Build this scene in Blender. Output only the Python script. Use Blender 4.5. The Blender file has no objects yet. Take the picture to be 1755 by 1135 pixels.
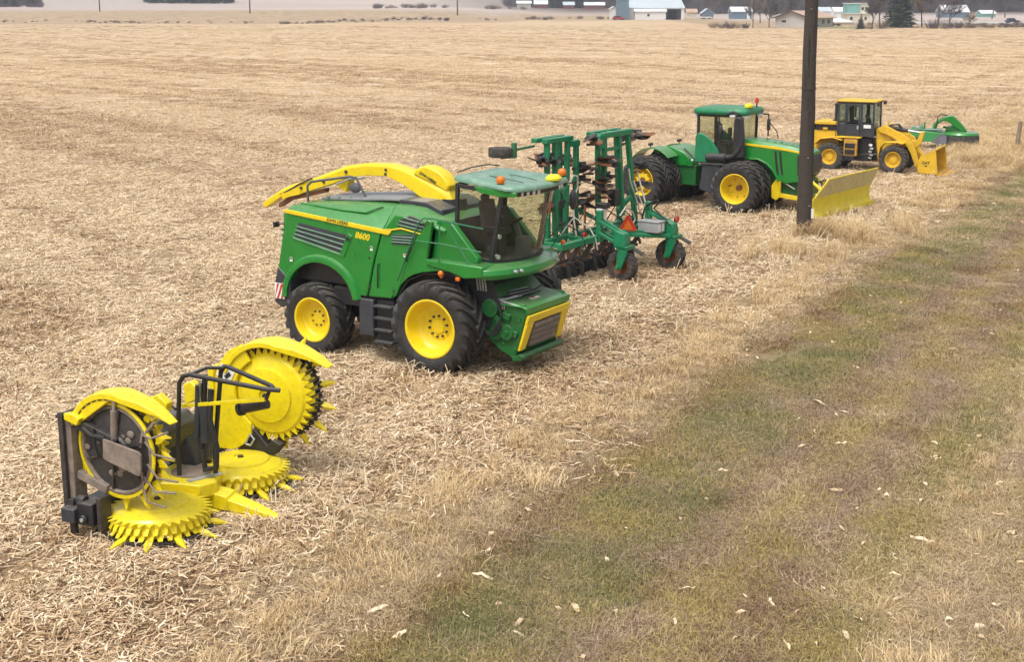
import bpy, math, random
import numpy as np
from mathutils import Vector, Matrix, Euler

PI = math.pi
R_ = math.radians
scene = bpy.context.scene
COL = scene.collection
rng = random.Random(11)
nrg = np.random.default_rng(11)

# ------------------------------------------------------------------ camera, sky, sun, exposure
cam_d = bpy.data.cameras.new('camera')
cam = bpy.data.objects.new('camera', cam_d)
COL.objects.link(cam)
cam.location = (0, 0, 8.0)
cam.rotation_euler = (R_(90 - 13.394), 0, 0)
cam_d.sensor_width = 36
cam_d.lens = 2400 / 1755 * 36
cam_d.clip_start = 0.5
cam_d.clip_end = 12000
scene.camera = cam

SUN_EL, SUN_AZ = 64.0, -125.0          # azimuth measured from +X, counter-clockwise: the light comes from behind-left of the camera
world = bpy.data.worlds.new('World')
scene.world = world
world.use_nodes = True
wn = world.node_tree
wn.nodes.clear()
sky = wn.nodes.new('ShaderNodeTexSky')
sky.sky_type = 'NISHITA'
sky.sun_disc = False
sky.sun_elevation = R_(SUN_EL)
sky.sun_rotation = R_(90 - SUN_AZ)
sky.altitude = 0
sky.air_density = 1.0
sky.dust_density = 6.0
sky.ozone_density = 1.0
hs = wn.nodes.new('ShaderNodeHueSaturation')
hs.inputs['Saturation'].default_value = 0.22     # overcast: the blue is veiled by cloud
bg = wn.nodes.new('ShaderNodeBackground')
bg.inputs['Strength'].default_value = 0.15
wo = wn.nodes.new('ShaderNodeOutputWorld')
wn.links.new(sky.outputs[0], hs.inputs['Color'])
wn.links.new(hs.outputs[0], bg.inputs['Color'])
wn.links.new(bg.outputs[0], wo.inputs['Surface'])

sun_d = bpy.data.lights.new('sun', 'SUN')
sun_d.energy = 1.05
sun_d.angle = R_(18)
sun_d.color = (1.0, 0.965, 0.92)
sun = bpy.data.objects.new('sun', sun_d)
COL.objects.link(sun)
_a, _e = R_(SUN_AZ), R_(SUN_EL)
sun.rotation_euler = Vector((math.cos(_a) * math.cos(_e), math.sin(_a) * math.cos(_e), math.sin(_e))).to_track_quat('Z', 'Y').to_euler()

scene.view_settings.view_transform = 'Standard'
scene.view_settings.look = 'None'
scene.view_settings.exposure = 0.46
scene.view_settings.gamma = 1.0
scene.view_settings.use_curve_mapping = False
scene.cycles.max_bounces = 8
scene.cycles.transparent_max_bounces = 16

# ------------------------------------------------------------------ mesh builder
class MB:
    """Collects shapes; build() links them as ONE mesh object."""
    def __init__(s, M=None):
        s.v, s.f, s.M = [], [], M

    def add(s, vs, fs):
        n = len(s.v)
        if s.M is not None:
            vs = [s.M @ Vector(p) for p in vs]
        s.v += [tuple(p) for p in vs]
        s.f += [[i + n for i in f] for f in fs]
        return s

    def box(s, x0, x1, y0, y1, z0, z1):
        vs = [(x, y, z) for x in (x0, x1) for y in (y0, y1) for z in (z0, z1)]
        return s.add(vs, [(0, 1, 3, 2), (4, 6, 7, 5), (0, 4, 5, 1), (2, 3, 7, 6), (0, 2, 6, 4), (1, 5, 7, 3)])

    def cbox(s, c, size, rot=None):
        h = [a / 2 for a in size]
        R = Euler(rot).to_matrix() if rot else None
        vs = []
        for x in (-h[0], h[0]):
            for y in (-h[1], h[1]):
                for z in (-h[2], h[2]):
                    p = Vector((x, y, z))
                    if R: p = R @ p
                    vs.append(p + Vector(c))
        return s.add(vs, [(0, 1, 3, 2), (4, 6, 7, 5), (0, 4, 5, 1), (2, 3, 7, 6), (0, 2, 6, 4), (1, 5, 7, 3)])

    def bar(s, p, q, w, h, up=(0, 0, 1)):
        p, q = Vector(p), Vector(q)
        d = (q - p).normalized()
        u = Vector(up)
        a = d.cross(u)
        if a.length < 1e-4: a = d.cross(Vector((0, 1, 0)))
        a.normalize()
        b = a.cross(d)
        vs = []
        for c in (p, q):
            for i, j in ((-1, -1), (1, -1), (1, 1), (-1, 1)):
                vs.append(c + a * (i * w / 2) + b * (j * h / 2))
        return s.add(vs, [(3, 2, 1, 0), (4, 5, 6, 7), (0, 1, 5, 4), (1, 2, 6, 5), (2, 3, 7, 6), (3, 0, 4, 7)])

    def tube(s, pts, r, n=8, caps=True):
        P = [Vector(p) for p in pts]
        m = len(P)
        rs = r if isinstance(r, (list, tuple)) else [r] * m
        t = (P[1] - P[0]).normalized()
        a = t.orthogonal().normalized()
        vs = []
        for i in range(m):
            if i == 0: tt = (P[1] - P[0]).normalized()
            elif i == m - 1: tt = (P[-1] - P[-2]).normalized()
            else: tt = ((P[i] - P[i - 1]).normalized() + (P[i + 1] - P[i]).normalized()).normalized()
            a = (a - tt * a.dot(tt)).normalized()
            b = tt.cross(a)
            for k in range(n):
                w = 2 * PI * k / n
                vs.append(P[i] + (a * math.cos(w) + b * math.sin(w)) * rs[i])
        fs = []
        for i in range(m - 1):
            for k in range(n):
                k2 = (k + 1) % n
                fs.append((i * n + k, i * n + k2, (i + 1) * n + k2, (i + 1) * n + k))
        if caps:
            fs.append(tuple(range(n - 1, -1, -1)))
            fs.append(tuple(range((m - 1) * n, m * n)))
        return s.add(vs, fs)

    def cyl(s, p, q, r, r2=None, n=16):
        return s.tube([p, q], [r, r if r2 is None else r2], n)

    def prism(s, poly, axis, a, b):
        """2-D outline extruded along an axis; y: (x,z), x: (y,z), z: (x,y)."""
        def pt(u, w, t):
            return (u, t, w) if axis == 'y' else ((t, u, w) if axis == 'x' else (u, w, t))
        n = len(poly)
        vs = [pt(u, w, a) for u, w in poly] + [pt(u, w, b) for u, w in poly]
        fs = [tuple(range(n)), tuple(range(2 * n - 1, n - 1, -1))]
        for i in range(n):
            j = (i + 1) % n
            fs.append((j, i, n + i, n + j))
        return s.add(vs, fs)

    def loft(s, rings, caps=True, closed=True):
        n = len(rings[0])
        vs = [p for r in rings for p in r]
        fs = []
        for i in range(len(rings) - 1):
            for k in range(n if closed else n - 1):
                k2 = (k + 1) % n
                fs.append((i * n + k, i * n + k2, (i + 1) * n + k2, (i + 1) * n + k))
        if caps and closed:
            fs.append(tuple(range(n - 1, -1, -1)))
            fs.append(tuple(range((len(rings) - 1) * n, len(rings) * n)))
        return s.add(vs, fs)

    def sheet(s, A, B, th):
        """Ruled strip between two polylines A and B with thickness th."""
        A, B = [Vector(p) for p in A], [Vector(p) for p in B]
        m = len(A)
        N = []
        for i in range(m):
            t = A[min(i + 1, m - 1)] - A[max(i - 1, 0)]
            N.append(t.cross(B[i] - A[i]).normalized() * th)
        rings = [[A[i], B[i], B[i] + N[i], A[i] + N[i]] for i in range(m)]
        return s.loft(rings)

    def lathe(s, prof, n=24, c=(0, 0, 0), axis='y', loop=False, cap0=True):
        """prof: (radius, position along axis)."""
        vs, fs = [], []
        m = len(prof)
        for r, t in prof:
            for k in range(n):
                w = 2 * PI * k / n
                u, v = r * math.cos(w), r * math.sin(w)
                if axis == 'y': vs.append((c[0] + v, c[1] + t, c[2] + u))
                elif axis == 'x': vs.append((c[0] + t, c[1] + u, c[2] + v))
                else: vs.append((c[0] + u, c[1] + v, c[2] + t))
        for i in range(m if loop else m - 1):
            i2 = (i + 1) % m
            for k in range(n):
                k2 = (k + 1) % n
                fs.append((i * n + k, i * n + k2, i2 * n + k2, i2 * n + k))
        if not loop:
            if cap0: fs.append(tuple(range(n - 1, -1, -1)))
            fs.append(tuple(range((m - 1) * n, m * n)))
        return s.add(vs, fs)

    def sphere(s, c, r, n=12, sc=(1, 1, 1)):
        m = n // 2
        prof = [(max(1e-4, math.sin(PI * i / m)) * r, -math.cos(PI * i / m) * r) for i in range(m + 1)]
        vs, fs = [], []
        for rr, t in prof:
            for k in range(n):
                w = 2 * PI * k / n
                vs.append((c[0] + rr * math.cos(w) * sc[0], c[1] + rr * math.sin(w) * sc[1], c[2] + t * sc[2]))
        for i in range(m):
            for k in range(n):
                k2 = (k + 1) % n
                fs.append((i * n + k, i * n + k2, (i + 1) * n + k2, (i + 1) * n + k))
        return s.add(vs, fs)

    def mesh(s, name, mat, ang=35, fix=True):
        me = bpy.data.meshes.new(name)
        me.from_pydata(s.v, [], s.f)
        if fix:
            import bmesh
            bm = bmesh.new(); bm.from_mesh(me)
            bmesh.ops.recalc_face_normals(bm, faces=bm.faces[:])
            bm.to_mesh(me); bm.free()
        me.polygons.foreach_set('use_smooth', [True] * len(me.polygons))
        me.set_sharp_from_angle(angle=R_(ang))
        me.materials.append(mat)
        return me

    def build(s, name, mat, parent=None, bevel=0.0, seg=2, ang=35):
        o = bpy.data.objects.new(name, s.mesh(name, mat, ang))
        COL.objects.link(o)
        if parent is not None: o.parent = parent
        if bevel:
            b = o.modifiers.new('bevel', 'BEVEL')
            b.width = bevel; b.segments = seg; b.limit_method = 'ANGLE'; b.angle_limit = R_(30)
            b.harden_normals = False
        return o


def inst(name, me, parent=None, loc=(0, 0, 0), rot=(0, 0, 0)):
    o = bpy.data.objects.new(name, me)
    COL.objects.link(o)
    if parent is not None: o.parent = parent
    o.location = loc; o.rotation_euler = rot
    return o


def tag(o, label=None, cat=None, group=None, kind=None):
    if label: o['label'] = label
    if cat: o['category'] = cat
    if group: o['group'] = group
    if kind: o['kind'] = kind
    return o


def thing(name, label, cat, loc=(0, 0, 0), rz=0.0, group=None):
    o = bpy.data.objects.new(name, None)
    COL.objects.link(o)
    o.location = loc
    o.rotation_euler = (0, 0, rz)
    return tag(o, label, cat, group)


def sub(name, parent, loc=(0, 0, 0), rot=(0, 0, 0)):
    o = bpy.data.objects.new(name, None)
    COL.objects.link(o)
    o.parent = parent; o.location = loc; o.rotation_euler = rot
    return o


def text(name, body, size, mat, parent, M, extrude=0.003, shear=0.0, bold=0.0):
    cu = bpy.data.curves.new(name, 'FONT')
    cu.body = body; cu.size = size; cu.extrude = extrude; cu.shear = shear; cu.offset = bold
    cu.resolution_u = 3
    cu.align_x = 'CENTER'; cu.align_y = 'CENTER'
    t = bpy.data.objects.new(name + '_tmp', cu)
    COL.objects.link(t)
    dg = bpy.context.evaluated_depsgraph_get()
    me = bpy.data.meshes.new_from_object(t.evaluated_get(dg))
    bpy.data.objects.remove(t)
    bpy.data.curves.remove(cu)
    me.transform(M)
    me.materials.clear(); me.materials.append(mat)
    o = bpy.data.objects.new(name, me)
    COL.objects.link(o); o.parent = parent
    return o


# ------------------------------------------------------------------ materials
def _nodes(name):
    m = bpy.data.materials.new(name)
    m.use_nodes = True
    nt = m.node_tree
    nt.nodes.clear()
    out = nt.nodes.new('ShaderNodeOutputMaterial')
    return m, nt, out


def N(nt, t, **kw):
    n = nt.nodes.new(t)
    for k, v in kw.items():
        if k.startswith('i_'):
            n.inputs[k[2:].replace('_', ' ')].default_value = v
        else:
            setattr(n, k, v)
    return n


def ramp(nt, stops, interp='LINEAR'):
    r = nt.nodes.new('ShaderNodeValToRGB')
    cr = r.color_ramp
    cr.interpolation = interp
    while len(cr.elements) < len(stops): cr.elements.new(0.5)
    for e, (p, c) in zip(cr.elements, stops):
        e.position = p
        e.color = (c[0], c[1], c[2], 1) if not isinstance(c, (int, float)) else (c, c, c, 1)
    return r


def mat(name, col, rough=0.5, metal=0.0, var=0.12, dirt=None, dirt_amt=0.25, scale=3.0, coat=0.0, bump=0.0, bscale=40, spec=0.5, dust_skylight=0.0):
    """Principled surface with uneven tone, uneven gloss, and patchy dirt of its own colour."""
    m, nt, out = _nodes(name)
    p = nt.nodes.new('ShaderNodeBsdfPrincipled')
    nt.links.new(p.outputs[0], out.inputs['Surface'])
    tc = nt.nodes.new('ShaderNodeTexCoord')
    n1 = N(nt, 'ShaderNodeTexNoise', i_Scale=scale, i_Detail=6.0, i_Roughness=0.65)
    nt.links.new(tc.outputs['Object'], n1.inputs['Vector'])
    lo = tuple(c * (1 - var) for c in col); hi = tuple(min(0.92, c * (1 + var)) for c in col)
    r1 = ramp(nt, [(0.3, lo), (0.7, hi)])
    nt.links.new(n1.outputs['Fac'], r1.inputs['Fac'])
    last = r1.outputs['Color']
    if dirt:
        n2 = N(nt, 'ShaderNodeTexNoise', i_Scale=scale * 1.7, i_Detail=9.0, i_Roughness=0.75)
        nt.links.new(tc.outputs['Object'], n2.inputs['Vector'])
        r2 = ramp(nt, [(0.48, 0.0), (0.75, dirt_amt * 2)])
        nt.links.new(n2.outputs['Fac'], r2.inputs['Fac'])
        mx = N(nt, 'ShaderNodeMix', data_type='RGBA')
        nt.links.new(r2.outputs['Color'], mx.inputs['Factor'])
        nt.links.new(last, mx.inputs['A'])
        mx.inputs['B'].default_value = (*dirt, 1)
        last = mx.outputs['Result']
    if dust_skylight:                                 # settled dust and chaff, plus sky paleness painted on faces that look up
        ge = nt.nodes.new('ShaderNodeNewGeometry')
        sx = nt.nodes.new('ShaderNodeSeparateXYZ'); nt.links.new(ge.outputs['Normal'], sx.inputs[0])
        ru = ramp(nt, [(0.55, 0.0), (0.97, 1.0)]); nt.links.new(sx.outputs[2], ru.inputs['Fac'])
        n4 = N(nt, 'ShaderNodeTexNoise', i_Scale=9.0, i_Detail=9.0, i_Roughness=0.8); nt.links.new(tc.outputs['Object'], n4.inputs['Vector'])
        r4 = ramp(nt, [(0.38, dust_skylight * 0.35), (0.60, dust_skylight), (0.72, min(1.0, dust_skylight * 2.2))]); nt.links.new(n4.outputs['Fac'], r4.inputs['Fac'])
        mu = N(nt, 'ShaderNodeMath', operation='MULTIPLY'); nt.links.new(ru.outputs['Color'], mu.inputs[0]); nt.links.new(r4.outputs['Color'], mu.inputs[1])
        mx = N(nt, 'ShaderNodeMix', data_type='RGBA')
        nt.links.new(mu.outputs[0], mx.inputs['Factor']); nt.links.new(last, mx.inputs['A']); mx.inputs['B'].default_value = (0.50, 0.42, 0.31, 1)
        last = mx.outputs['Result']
    nt.links.new(last, p.inputs['Base Color'])
    rr = ramp(nt, [(0.3, max(0.03, rough - 0.08)), (0.7, min(1, rough + 0.1))])
    nt.links.new(n1.outputs['Fac'], rr.inputs['Fac'])
    nt.links.new(rr.outputs['Color'], p.inputs['Roughness'])
    p.inputs['Metallic'].default_value = metal
    p.inputs['Specular IOR Level'].default_value = spec
    if coat:
        p.inputs['Coat Weight'].default_value = coat
        p.inputs['Coat Roughness'].default_value = 0.12
    if bump:
        n3 = N(nt, 'ShaderNodeTexNoise', i_Scale=float(bscale), i_Detail=4.0)
        nt.links.new(tc.outputs['Object'], n3.inputs['Vector'])
        b = N(nt, 'ShaderNodeBump', i_Strength=bump, i_Distance=0.02)
        nt.links.new(n3.outputs['Fac'], b.inputs['Height'])
        nt.links.new(b.outputs[0], p.inputs['Normal'])
    return m


def glass(name, tint, gloss=0.04, film=1.0):
    m, nt, out = _nodes(name)
    t = N(nt, 'ShaderNodeBsdfTransparent'); t.inputs[0].default_value = (*tint, 1)
    t2 = N(nt, 'ShaderNodeBsdfTransparent')
    g = N(nt, 'ShaderNodeBsdfGlossy'); g.inputs['Roughness'].default_value = gloss
    d = N(nt, 'ShaderNodeBsdfDiffuse'); d.inputs[0].default_value = (0.30, 0.26, 0.20, 1)
    fr = N(nt, 'ShaderNodeFresnel'); fr.inputs[0].default_value = 1.45
    mx = N(nt, 'ShaderNodeMixShader')
    nt.links.new(fr.outputs[0], mx.inputs[0]); nt.links.new(t.outputs[0], mx.inputs[1]); nt.links.new(g.outputs[0], mx.inputs[2])
    tc = N(nt, 'ShaderNodeTexCoord')
    no = N(nt, 'ShaderNodeTexNoise', i_Scale=1.6, i_Detail=5.0)
    nt.links.new(tc.outputs['Object'], no.inputs['Vector'])
    rp = ramp(nt, [(0.35, 0.01 * film), (0.75, 0.10 * film)])
    nt.links.new(no.outputs['Fac'], rp.inputs['Fac'])
    m2 = N(nt, 'ShaderNodeMixShader')
    nt.links.new(rp.outputs['Color'], m2.inputs[0]); nt.links.new(mx.outputs[0], m2.inputs[1]); nt.links.new(d.outputs[0], m2.inputs[2])
    ge = N(nt, 'ShaderNodeNewGeometry')          # a pane is a thin solid: tint it once, on the face it is entered by
    m3 = N(nt, 'ShaderNodeMixShader')
    nt.links.new(ge.outputs['Backfacing'], m3.inputs[0]); nt.links.new(m2.outputs[0], m3.inputs[1]); nt.links.new(t2.outputs[0], m3.inputs[2])
    nt.links.new(m3.outputs[0], out.inputs['Surface'])
    return m


DUST = (0.33, 0.24, 0.15)
M = {}
M['green'] = mat('machine_green', (0.002, 0.205, 0.020), 0.34, var=0.10, dirt=(0.10, 0.19, 0.07), dirt_amt=0.08, coat=0.7, dust_skylight=0.22)
M['green_roof'] = mat('roof_green', (0.13, 0.26, 0.18), 0.38, var=0.12, dirt=(0.45, 0.5, 0.42), dirt_amt=0.3, coat=0.3, scale=2.0)
M['green_dirty'] = mat('worn_green', (0.005, 0.115, 0.022), 0.38, var=0.3, dirt=(0.09, 0.09, 0.05), dirt_amt=0.35, scale=6, dust_skylight=0.2)
M['teal'] = mat('implement_green', (0.004, 0.19, 0.078), 0.4, var=0.2, dirt=(0.12, 0.17, 0.10), dirt_amt=0.15, scale=3, dust_skylight=0.15)
M['yellow'] = mat('machine_yellow', (0.81, 0.60, 0.006), 0.36, var=0.05, dirt=(0.45, 0.28, 0.05), dirt_amt=0.2, scale=4, coat=0.15, dust_skylight=0.10)
M['header_yellow'] = mat('header_yellow', (0.82, 0.665, 0.005), 0.34, var=0.06, dirt=(0.36, 0.22, 0.06), dirt_amt=0.22, scale=6, coat=0.15, dust_skylight=0.10)
M['blade_yellow'] = mat('blade_yellow', (0.76, 0.62, 0.015), 0.45, var=0.1, dirt=(0.55, 0.40, 0.10), dirt_amt=0.2, scale=2.5)
M['blade_worn'] = mat('blade_worn_yellow', (0.60, 0.52, 0.24), 0.6, var=0.2, dirt=(0.40, 0.32, 0.22), dirt_amt=0.4, scale=3)
M['loader'] = mat('loader_yellow', (0.71, 0.445, 0.02), 0.45, var=0.14, dirt=(0.30, 0.19, 0.07), dirt_amt=0.25, scale=3)
M['loader_worn'] = mat('loader_worn', (0.55, 0.30, 0.03), 0.6, var=0.25, dirt=(0.18, 0.11, 0.06), dirt_amt=0.45, scale=5)
M['rim_loader'] = mat('loader_rim', (0.45, 0.21, 0.05), 0.6, var=0.25, dirt=(0.22, 0.14, 0.08), dirt_amt=0.4, scale=5)
M['tyre'] = mat('rubber', (0.022, 0.021, 0.021), 0.7, dust_skylight=0.25, var=0.3, dirt=(0.13, 0.10, 0.075), dirt_amt=0.22, scale=4, bump=0.3, bscale=30)
M['tyre_dusty'] = mat('dusty_rubber', (0.045, 0.042, 0.04), 0.8, var=0.3, dirt=(0.22, 0.17, 0.12), dirt_amt=0.35, scale=4, bump=0.3, bscale=30)
M['black'] = mat('black_plastic', (0.018, 0.018, 0.021), 0.45, dust_skylight=0.18, var=0.25, dirt=(0.09, 0.075, 0.06), dirt_amt=0.12, scale=4)
M['dark'] = mat('dark_steel', (0.045, 0.043, 0.043), 0.5, metal=0.2, var=0.3, dirt=(0.16, 0.11, 0.07), dirt_amt=0.3, scale=6)
M['deck'] = mat('grey_deck', (0.22, 0.225, 0.24), 0.42, var=0.12, dirt=(0.30, 0.28, 0.25), dirt_amt=0.25, scale=2)
M['grey'] = mat('grey_plastic', (0.09, 0.09, 0.10), 0.55, var=0.15)
M['slate'] = mat('slate_paint', (0.035, 0.04, 0.05), 0.4, dust_skylight=0.18, var=0.2, dirt=(0.1, 0.09, 0.08), dirt_amt=0.2)
M['dirtysteel'] = mat('dirty_steel', (0.23, 0.185, 0.15), 0.72, metal=0.0, var=0.3, dirt=(0.10, 0.075, 0.055), dirt_amt=0.4, scale=6, bump=0.25)
M['brightsteel'] = mat('bright_steel', (0.55, 0.54, 0.52), 0.33, metal=0.85, var=0.15)
M['rust'] = mat('rusty_steel', (0.20, 0.075, 0.03), 0.75, var=0.35, dirt=(0.09, 0.045, 0.03), dirt_amt=0.4, scale=9, bump=0.2)
M['zinc'] = mat('zinc_grey', (0.42, 0.43, 0.43), 0.5, metal=0.3, var=0.12)
M['white'] = mat('white_paint', (0.76, 0.76, 0.74), 0.5, var=0.06, dirt=(0.5, 0.47, 0.42), dirt_amt=0.15)
M['orange'] = mat('orange_plastic', (0.75, 0.17, 0.012), 0.3, var=0.08)
M['red'] = mat('red_plastic', (0.55, 0.035, 0.02), 0.35, var=0.1)
M['lamp'] = mat('lamp_lens', (0.75, 0.76, 0.78), 0.12, var=0.05)
M['seat'] = mat('seat_fabric', (0.05, 0.05, 0.062), 0.8, var=0.2)
M['rail'] = mat('rail_green', (0.03, 0.16, 0.07), 0.45, var=0.2)
M['glass'] = glass('cab_glass', (0.80, 0.86, 0.76))
M['glass_blue'] = glass('cab_glass_tinted', (0.55, 0.68, 0.68))
M['cap_print'] = mat('dark_print', (0.03, 0.05, 0.03), 0.5)
M['mirror'] = mat('mirror_shell', (0.03, 0.03, 0.034), 0.4, var=0.2)
M['hose'] = mat('hose_rubber', (0.02, 0.02, 0.02), 0.55, var=0.2)
M['cable'] = mat('pale_cable', (0.55, 0.52, 0.45), 0.6, var=0.15)


# ------------------------------------------------------------------ wheels
def tyre_mesh(name, R, w, rim, nl, m, side=-1, lugh=0.055, sweep=0.95, lw=0.05, n=56):
    b = MB()
    rb = R - lugh
    mid = (rim + rb) / 2
    prof = [(rim - 0.005, -0.40 * w), (rim + 0.03, -0.445 * w), (mid - 0.05, -0.50 * w), (mid + 0.06, -0.505 * w), (rb - 0.07, -0.475 * w),
            (rb - 0.025, -0.42 * w), (rb, -0.25 * w), (rb + 0.004, 0), (rb, 0.25 * w), (rb - 0.025, 0.42 * w), (rb - 0.07, 0.475 * w),
            (mid + 0.06, 0.505 * w), (mid - 0.05, 0.50 * w), (rim + 0.03, 0.445 * w), (rim - 0.005, 0.40 * w)]
    b.lathe(prof, n, loop=True)
    for sd in (-1, 1):
        for i in range(nl):
            ph0 = 2 * PI * (i + (0.5 if sd > 0 else 0)) / nl
            rings = []
            for s_, yy, ro, ri, ww in ((0, -0.03, R, rb - 0.02, 1.0), (0.35, 0.16, R - 0.003, rb - 0.02, 1.0), (0.7, 0.33, R - 0.014, rb - 0.03, 1.1),
                                       (1.0, 0.47, R - 0.035, rb - 0.07, 1.25), (1.1, 0.515, R - 0.09, rb - 0.10, 1.25), (1.16, 0.52, R - 0.17, rb - 0.16, 0.9)):
                ph = ph0 - s_ * sweep * (0.47 * w) / R
                y = sd * yy * w
                hw = lw * ww / R / 1.0
                ring = []
                for da, rr in ((-hw * 1.25, ri), (hw * 1.25, ri), (hw * 0.85, ro), (-hw * 0.85, ro)):
                    ring.append((rr * math.sin(ph + da), y, rr * math.cos(ph + da)))
                rings.append(ring)
            b.loft(rings)
    if side > 0:
        b.v = [(x, -y, z) for x, y, z in b.v]
    return b.mesh(name, m, 30)


def rim_mesh(name, prof, m, side=-1, n=40):
    b = MB()
    b.lathe(prof, n, cap0=False)
    if side > 0: b.v = [(x, -y, z) for x, y, z in b.v]
    return b.mesh(name, m, 28)


def bolt_mesh(name, br, m, side=-1, dep=0.05):
    b = MB()
    b.cyl((0, 0.01, 0), (0, -dep, 0), br, br * 0.85, 6)
    if side > 0: b.v = [(x, -y_, z) for x, y_, z in b.v]
    return b.mesh(name, m)


class WheelKit:
    def __init__(s, R, w, rim, nl, prof, bolt, mt, mr, mb, lugh=0.055, sweep=0.95, lw=0.05):
        s.d = {}
        for sd in (-1, 1):
            s.d[sd] = (tyre_mesh('tyre', R, w, rim, nl, mt, sd, lugh, sweep, lw), rim_mesh('rim', prof, mr, sd), bolt_mesh('bolt', bolt[3], mb, sd))
        s.b = bolt

    def put(s, parent, x, y, z, side, steer=0.0, spin=0.0, name='wheel'):
        w = sub(name, parent, (x, y, z), (0, 0, steer))
        for nm, me in zip(('tyre', 'rim'), s.d[side]):
            inst(nm, me, w, rot=(0, spin, 0))
        r, yb, k, br = s.b
        for i in range(k):
            a = 2 * PI * i / k + spin
            inst('bolt', s.d[side][2], w, (r * math.sin(a), -side * yb, r * math.cos(a)))
        return w
# ------------------------------------------------------------------ terrain
CP, SP = math.cos(R_(13.394)), math.sin(R_(13.394))


def smooth(a, b, t):
    t = np.clip((t - a) / (b - a), 0, 1)
    return t * t * (3 - 2 * t)


def terrain(x, y):
    """Height of the land: level field, then slow rise to hills far off (sooner on the left)."""
    x = np.asarray(x, float); y = np.asarray(y, float)
    d = np.hypot(x, y)
    az = np.divide(x, np.maximum(y, 1.0))
    k = smooth(-0.07, 0.05, az)                   # 0 on the left, 1 on the right
    r0 = 475 + 190 * k
    z = 2.2 * smooth(r0, r0 + 90, d) + 0.010 * np.clip(d - r0 - 40, 0, None) * (1 - 0.6 * k)
    z += 60 * smooth(1000, 2600, d) + 25 * smooth(1500, 3500, d) * (0.5 + 0.5 * np.sin(x / 420.0 + 1.0))
    z += smooth(700, 1100, d) * 1.5 * np.sin(x / 130.0) * np.sin(y / 170.0)
    return np.where(y < 30, 0.0, z)


def spot(px, y):
    """World point on the land seen in photo column px at forward distance y."""
    x = (px - 877.5) * (y * CP + 8 * SP) / 2400
    return Vector((x, y, float(terrain(x, y))))


E0 = np.array([-2.2, 15.9])                       # field edge: a line running up and to the right
ED = np.array([math.cos(R_(63)), math.sin(R_(63))])
EN = np.array([ED[1], -ED[0]])                    # points to the track side


def edge_v(x, y): return (x - E0[0]) * EN[0] + (y - E0[1]) * EN[1]
def edge_u(x, y): return (x - E0[0]) * ED[0] + (y - E0[1]) * ED[1]
# ------------------------------------------------------------------ value noise for placing things
_lat = nrg.random((256, 256))


def vnoise(x, y, s, seed=0):
    x = np.asarray(x, float) / s + 31.7 * seed; y = np.asarray(y, float) / s + 17.3 * seed
    xi, yi = np.floor(x).astype(int), np.floor(y).astype(int)
    fx, fy = x - xi, y - yi
    fx = fx * fx * (3 - 2 * fx); fy = fy * fy * (3 - 2 * fy)
    g = lambda a, b: _lat[a % 256, b % 256]
    return (g(xi, yi) * (1 - fx) + g(xi + 1, yi) * fx) * (1 - fy) + (g(xi, yi + 1) * (1 - fx) + g(xi + 1, yi + 1) * fx) * fy


def fnoise(x, y, s, seed=0):
    return (vnoise(x, y, s, seed) + 0.5 * vnoise(x, y, s / 2.1, seed + 3) + 0.25 * vnoise(x, y, s / 4.3, seed + 5)) / 1.75


# ------------------------------------------------------------------ ground sheet
def axis(a, b, near, far_, c):
    out = [c]
    p, st = c, near
    while p < b: st = min(st * 1.09, far_); p += st; out.append(p)
    p, st = c, near; lo = []
    while p > a: st = min(st * 1.09, far_); p -= st; lo.append(p)
    return np.array(lo[::-1] + out)


gx = axis(-3200, 3200, 2.5, 130, 0); gy = axis(-60, 5200, 2.5, 130, 20)
XX, YY = np.meshgrid(gx, gy)
ZZ = terrain(XX, YY)
nv = XX.size
me = bpy.data.meshes.new('ground')
idx = np.arange(nv).reshape(XX.shape)
q = np.stack([idx[:-1, :-1], idx[:-1, 1:], idx[1:, 1:], idx[1:, :-1]], -1).reshape(-1, 4)
me.vertices.add(nv); me.vertices.foreach_set('co', np.stack([XX, YY, ZZ], -1).reshape(-1).astype(np.float32))
me.loops.add(q.size); me.loops.foreach_set('vertex_index', q.reshape(-1).astype(np.int32))
me.polygons.add(len(q)); me.polygons.foreach_set('loop_start', np.arange(0, q.size, 4, dtype=np.int32))
me.update(calc_edges=True)
me.polygons.foreach_set('use_smooth', [True] * len(q))


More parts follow.
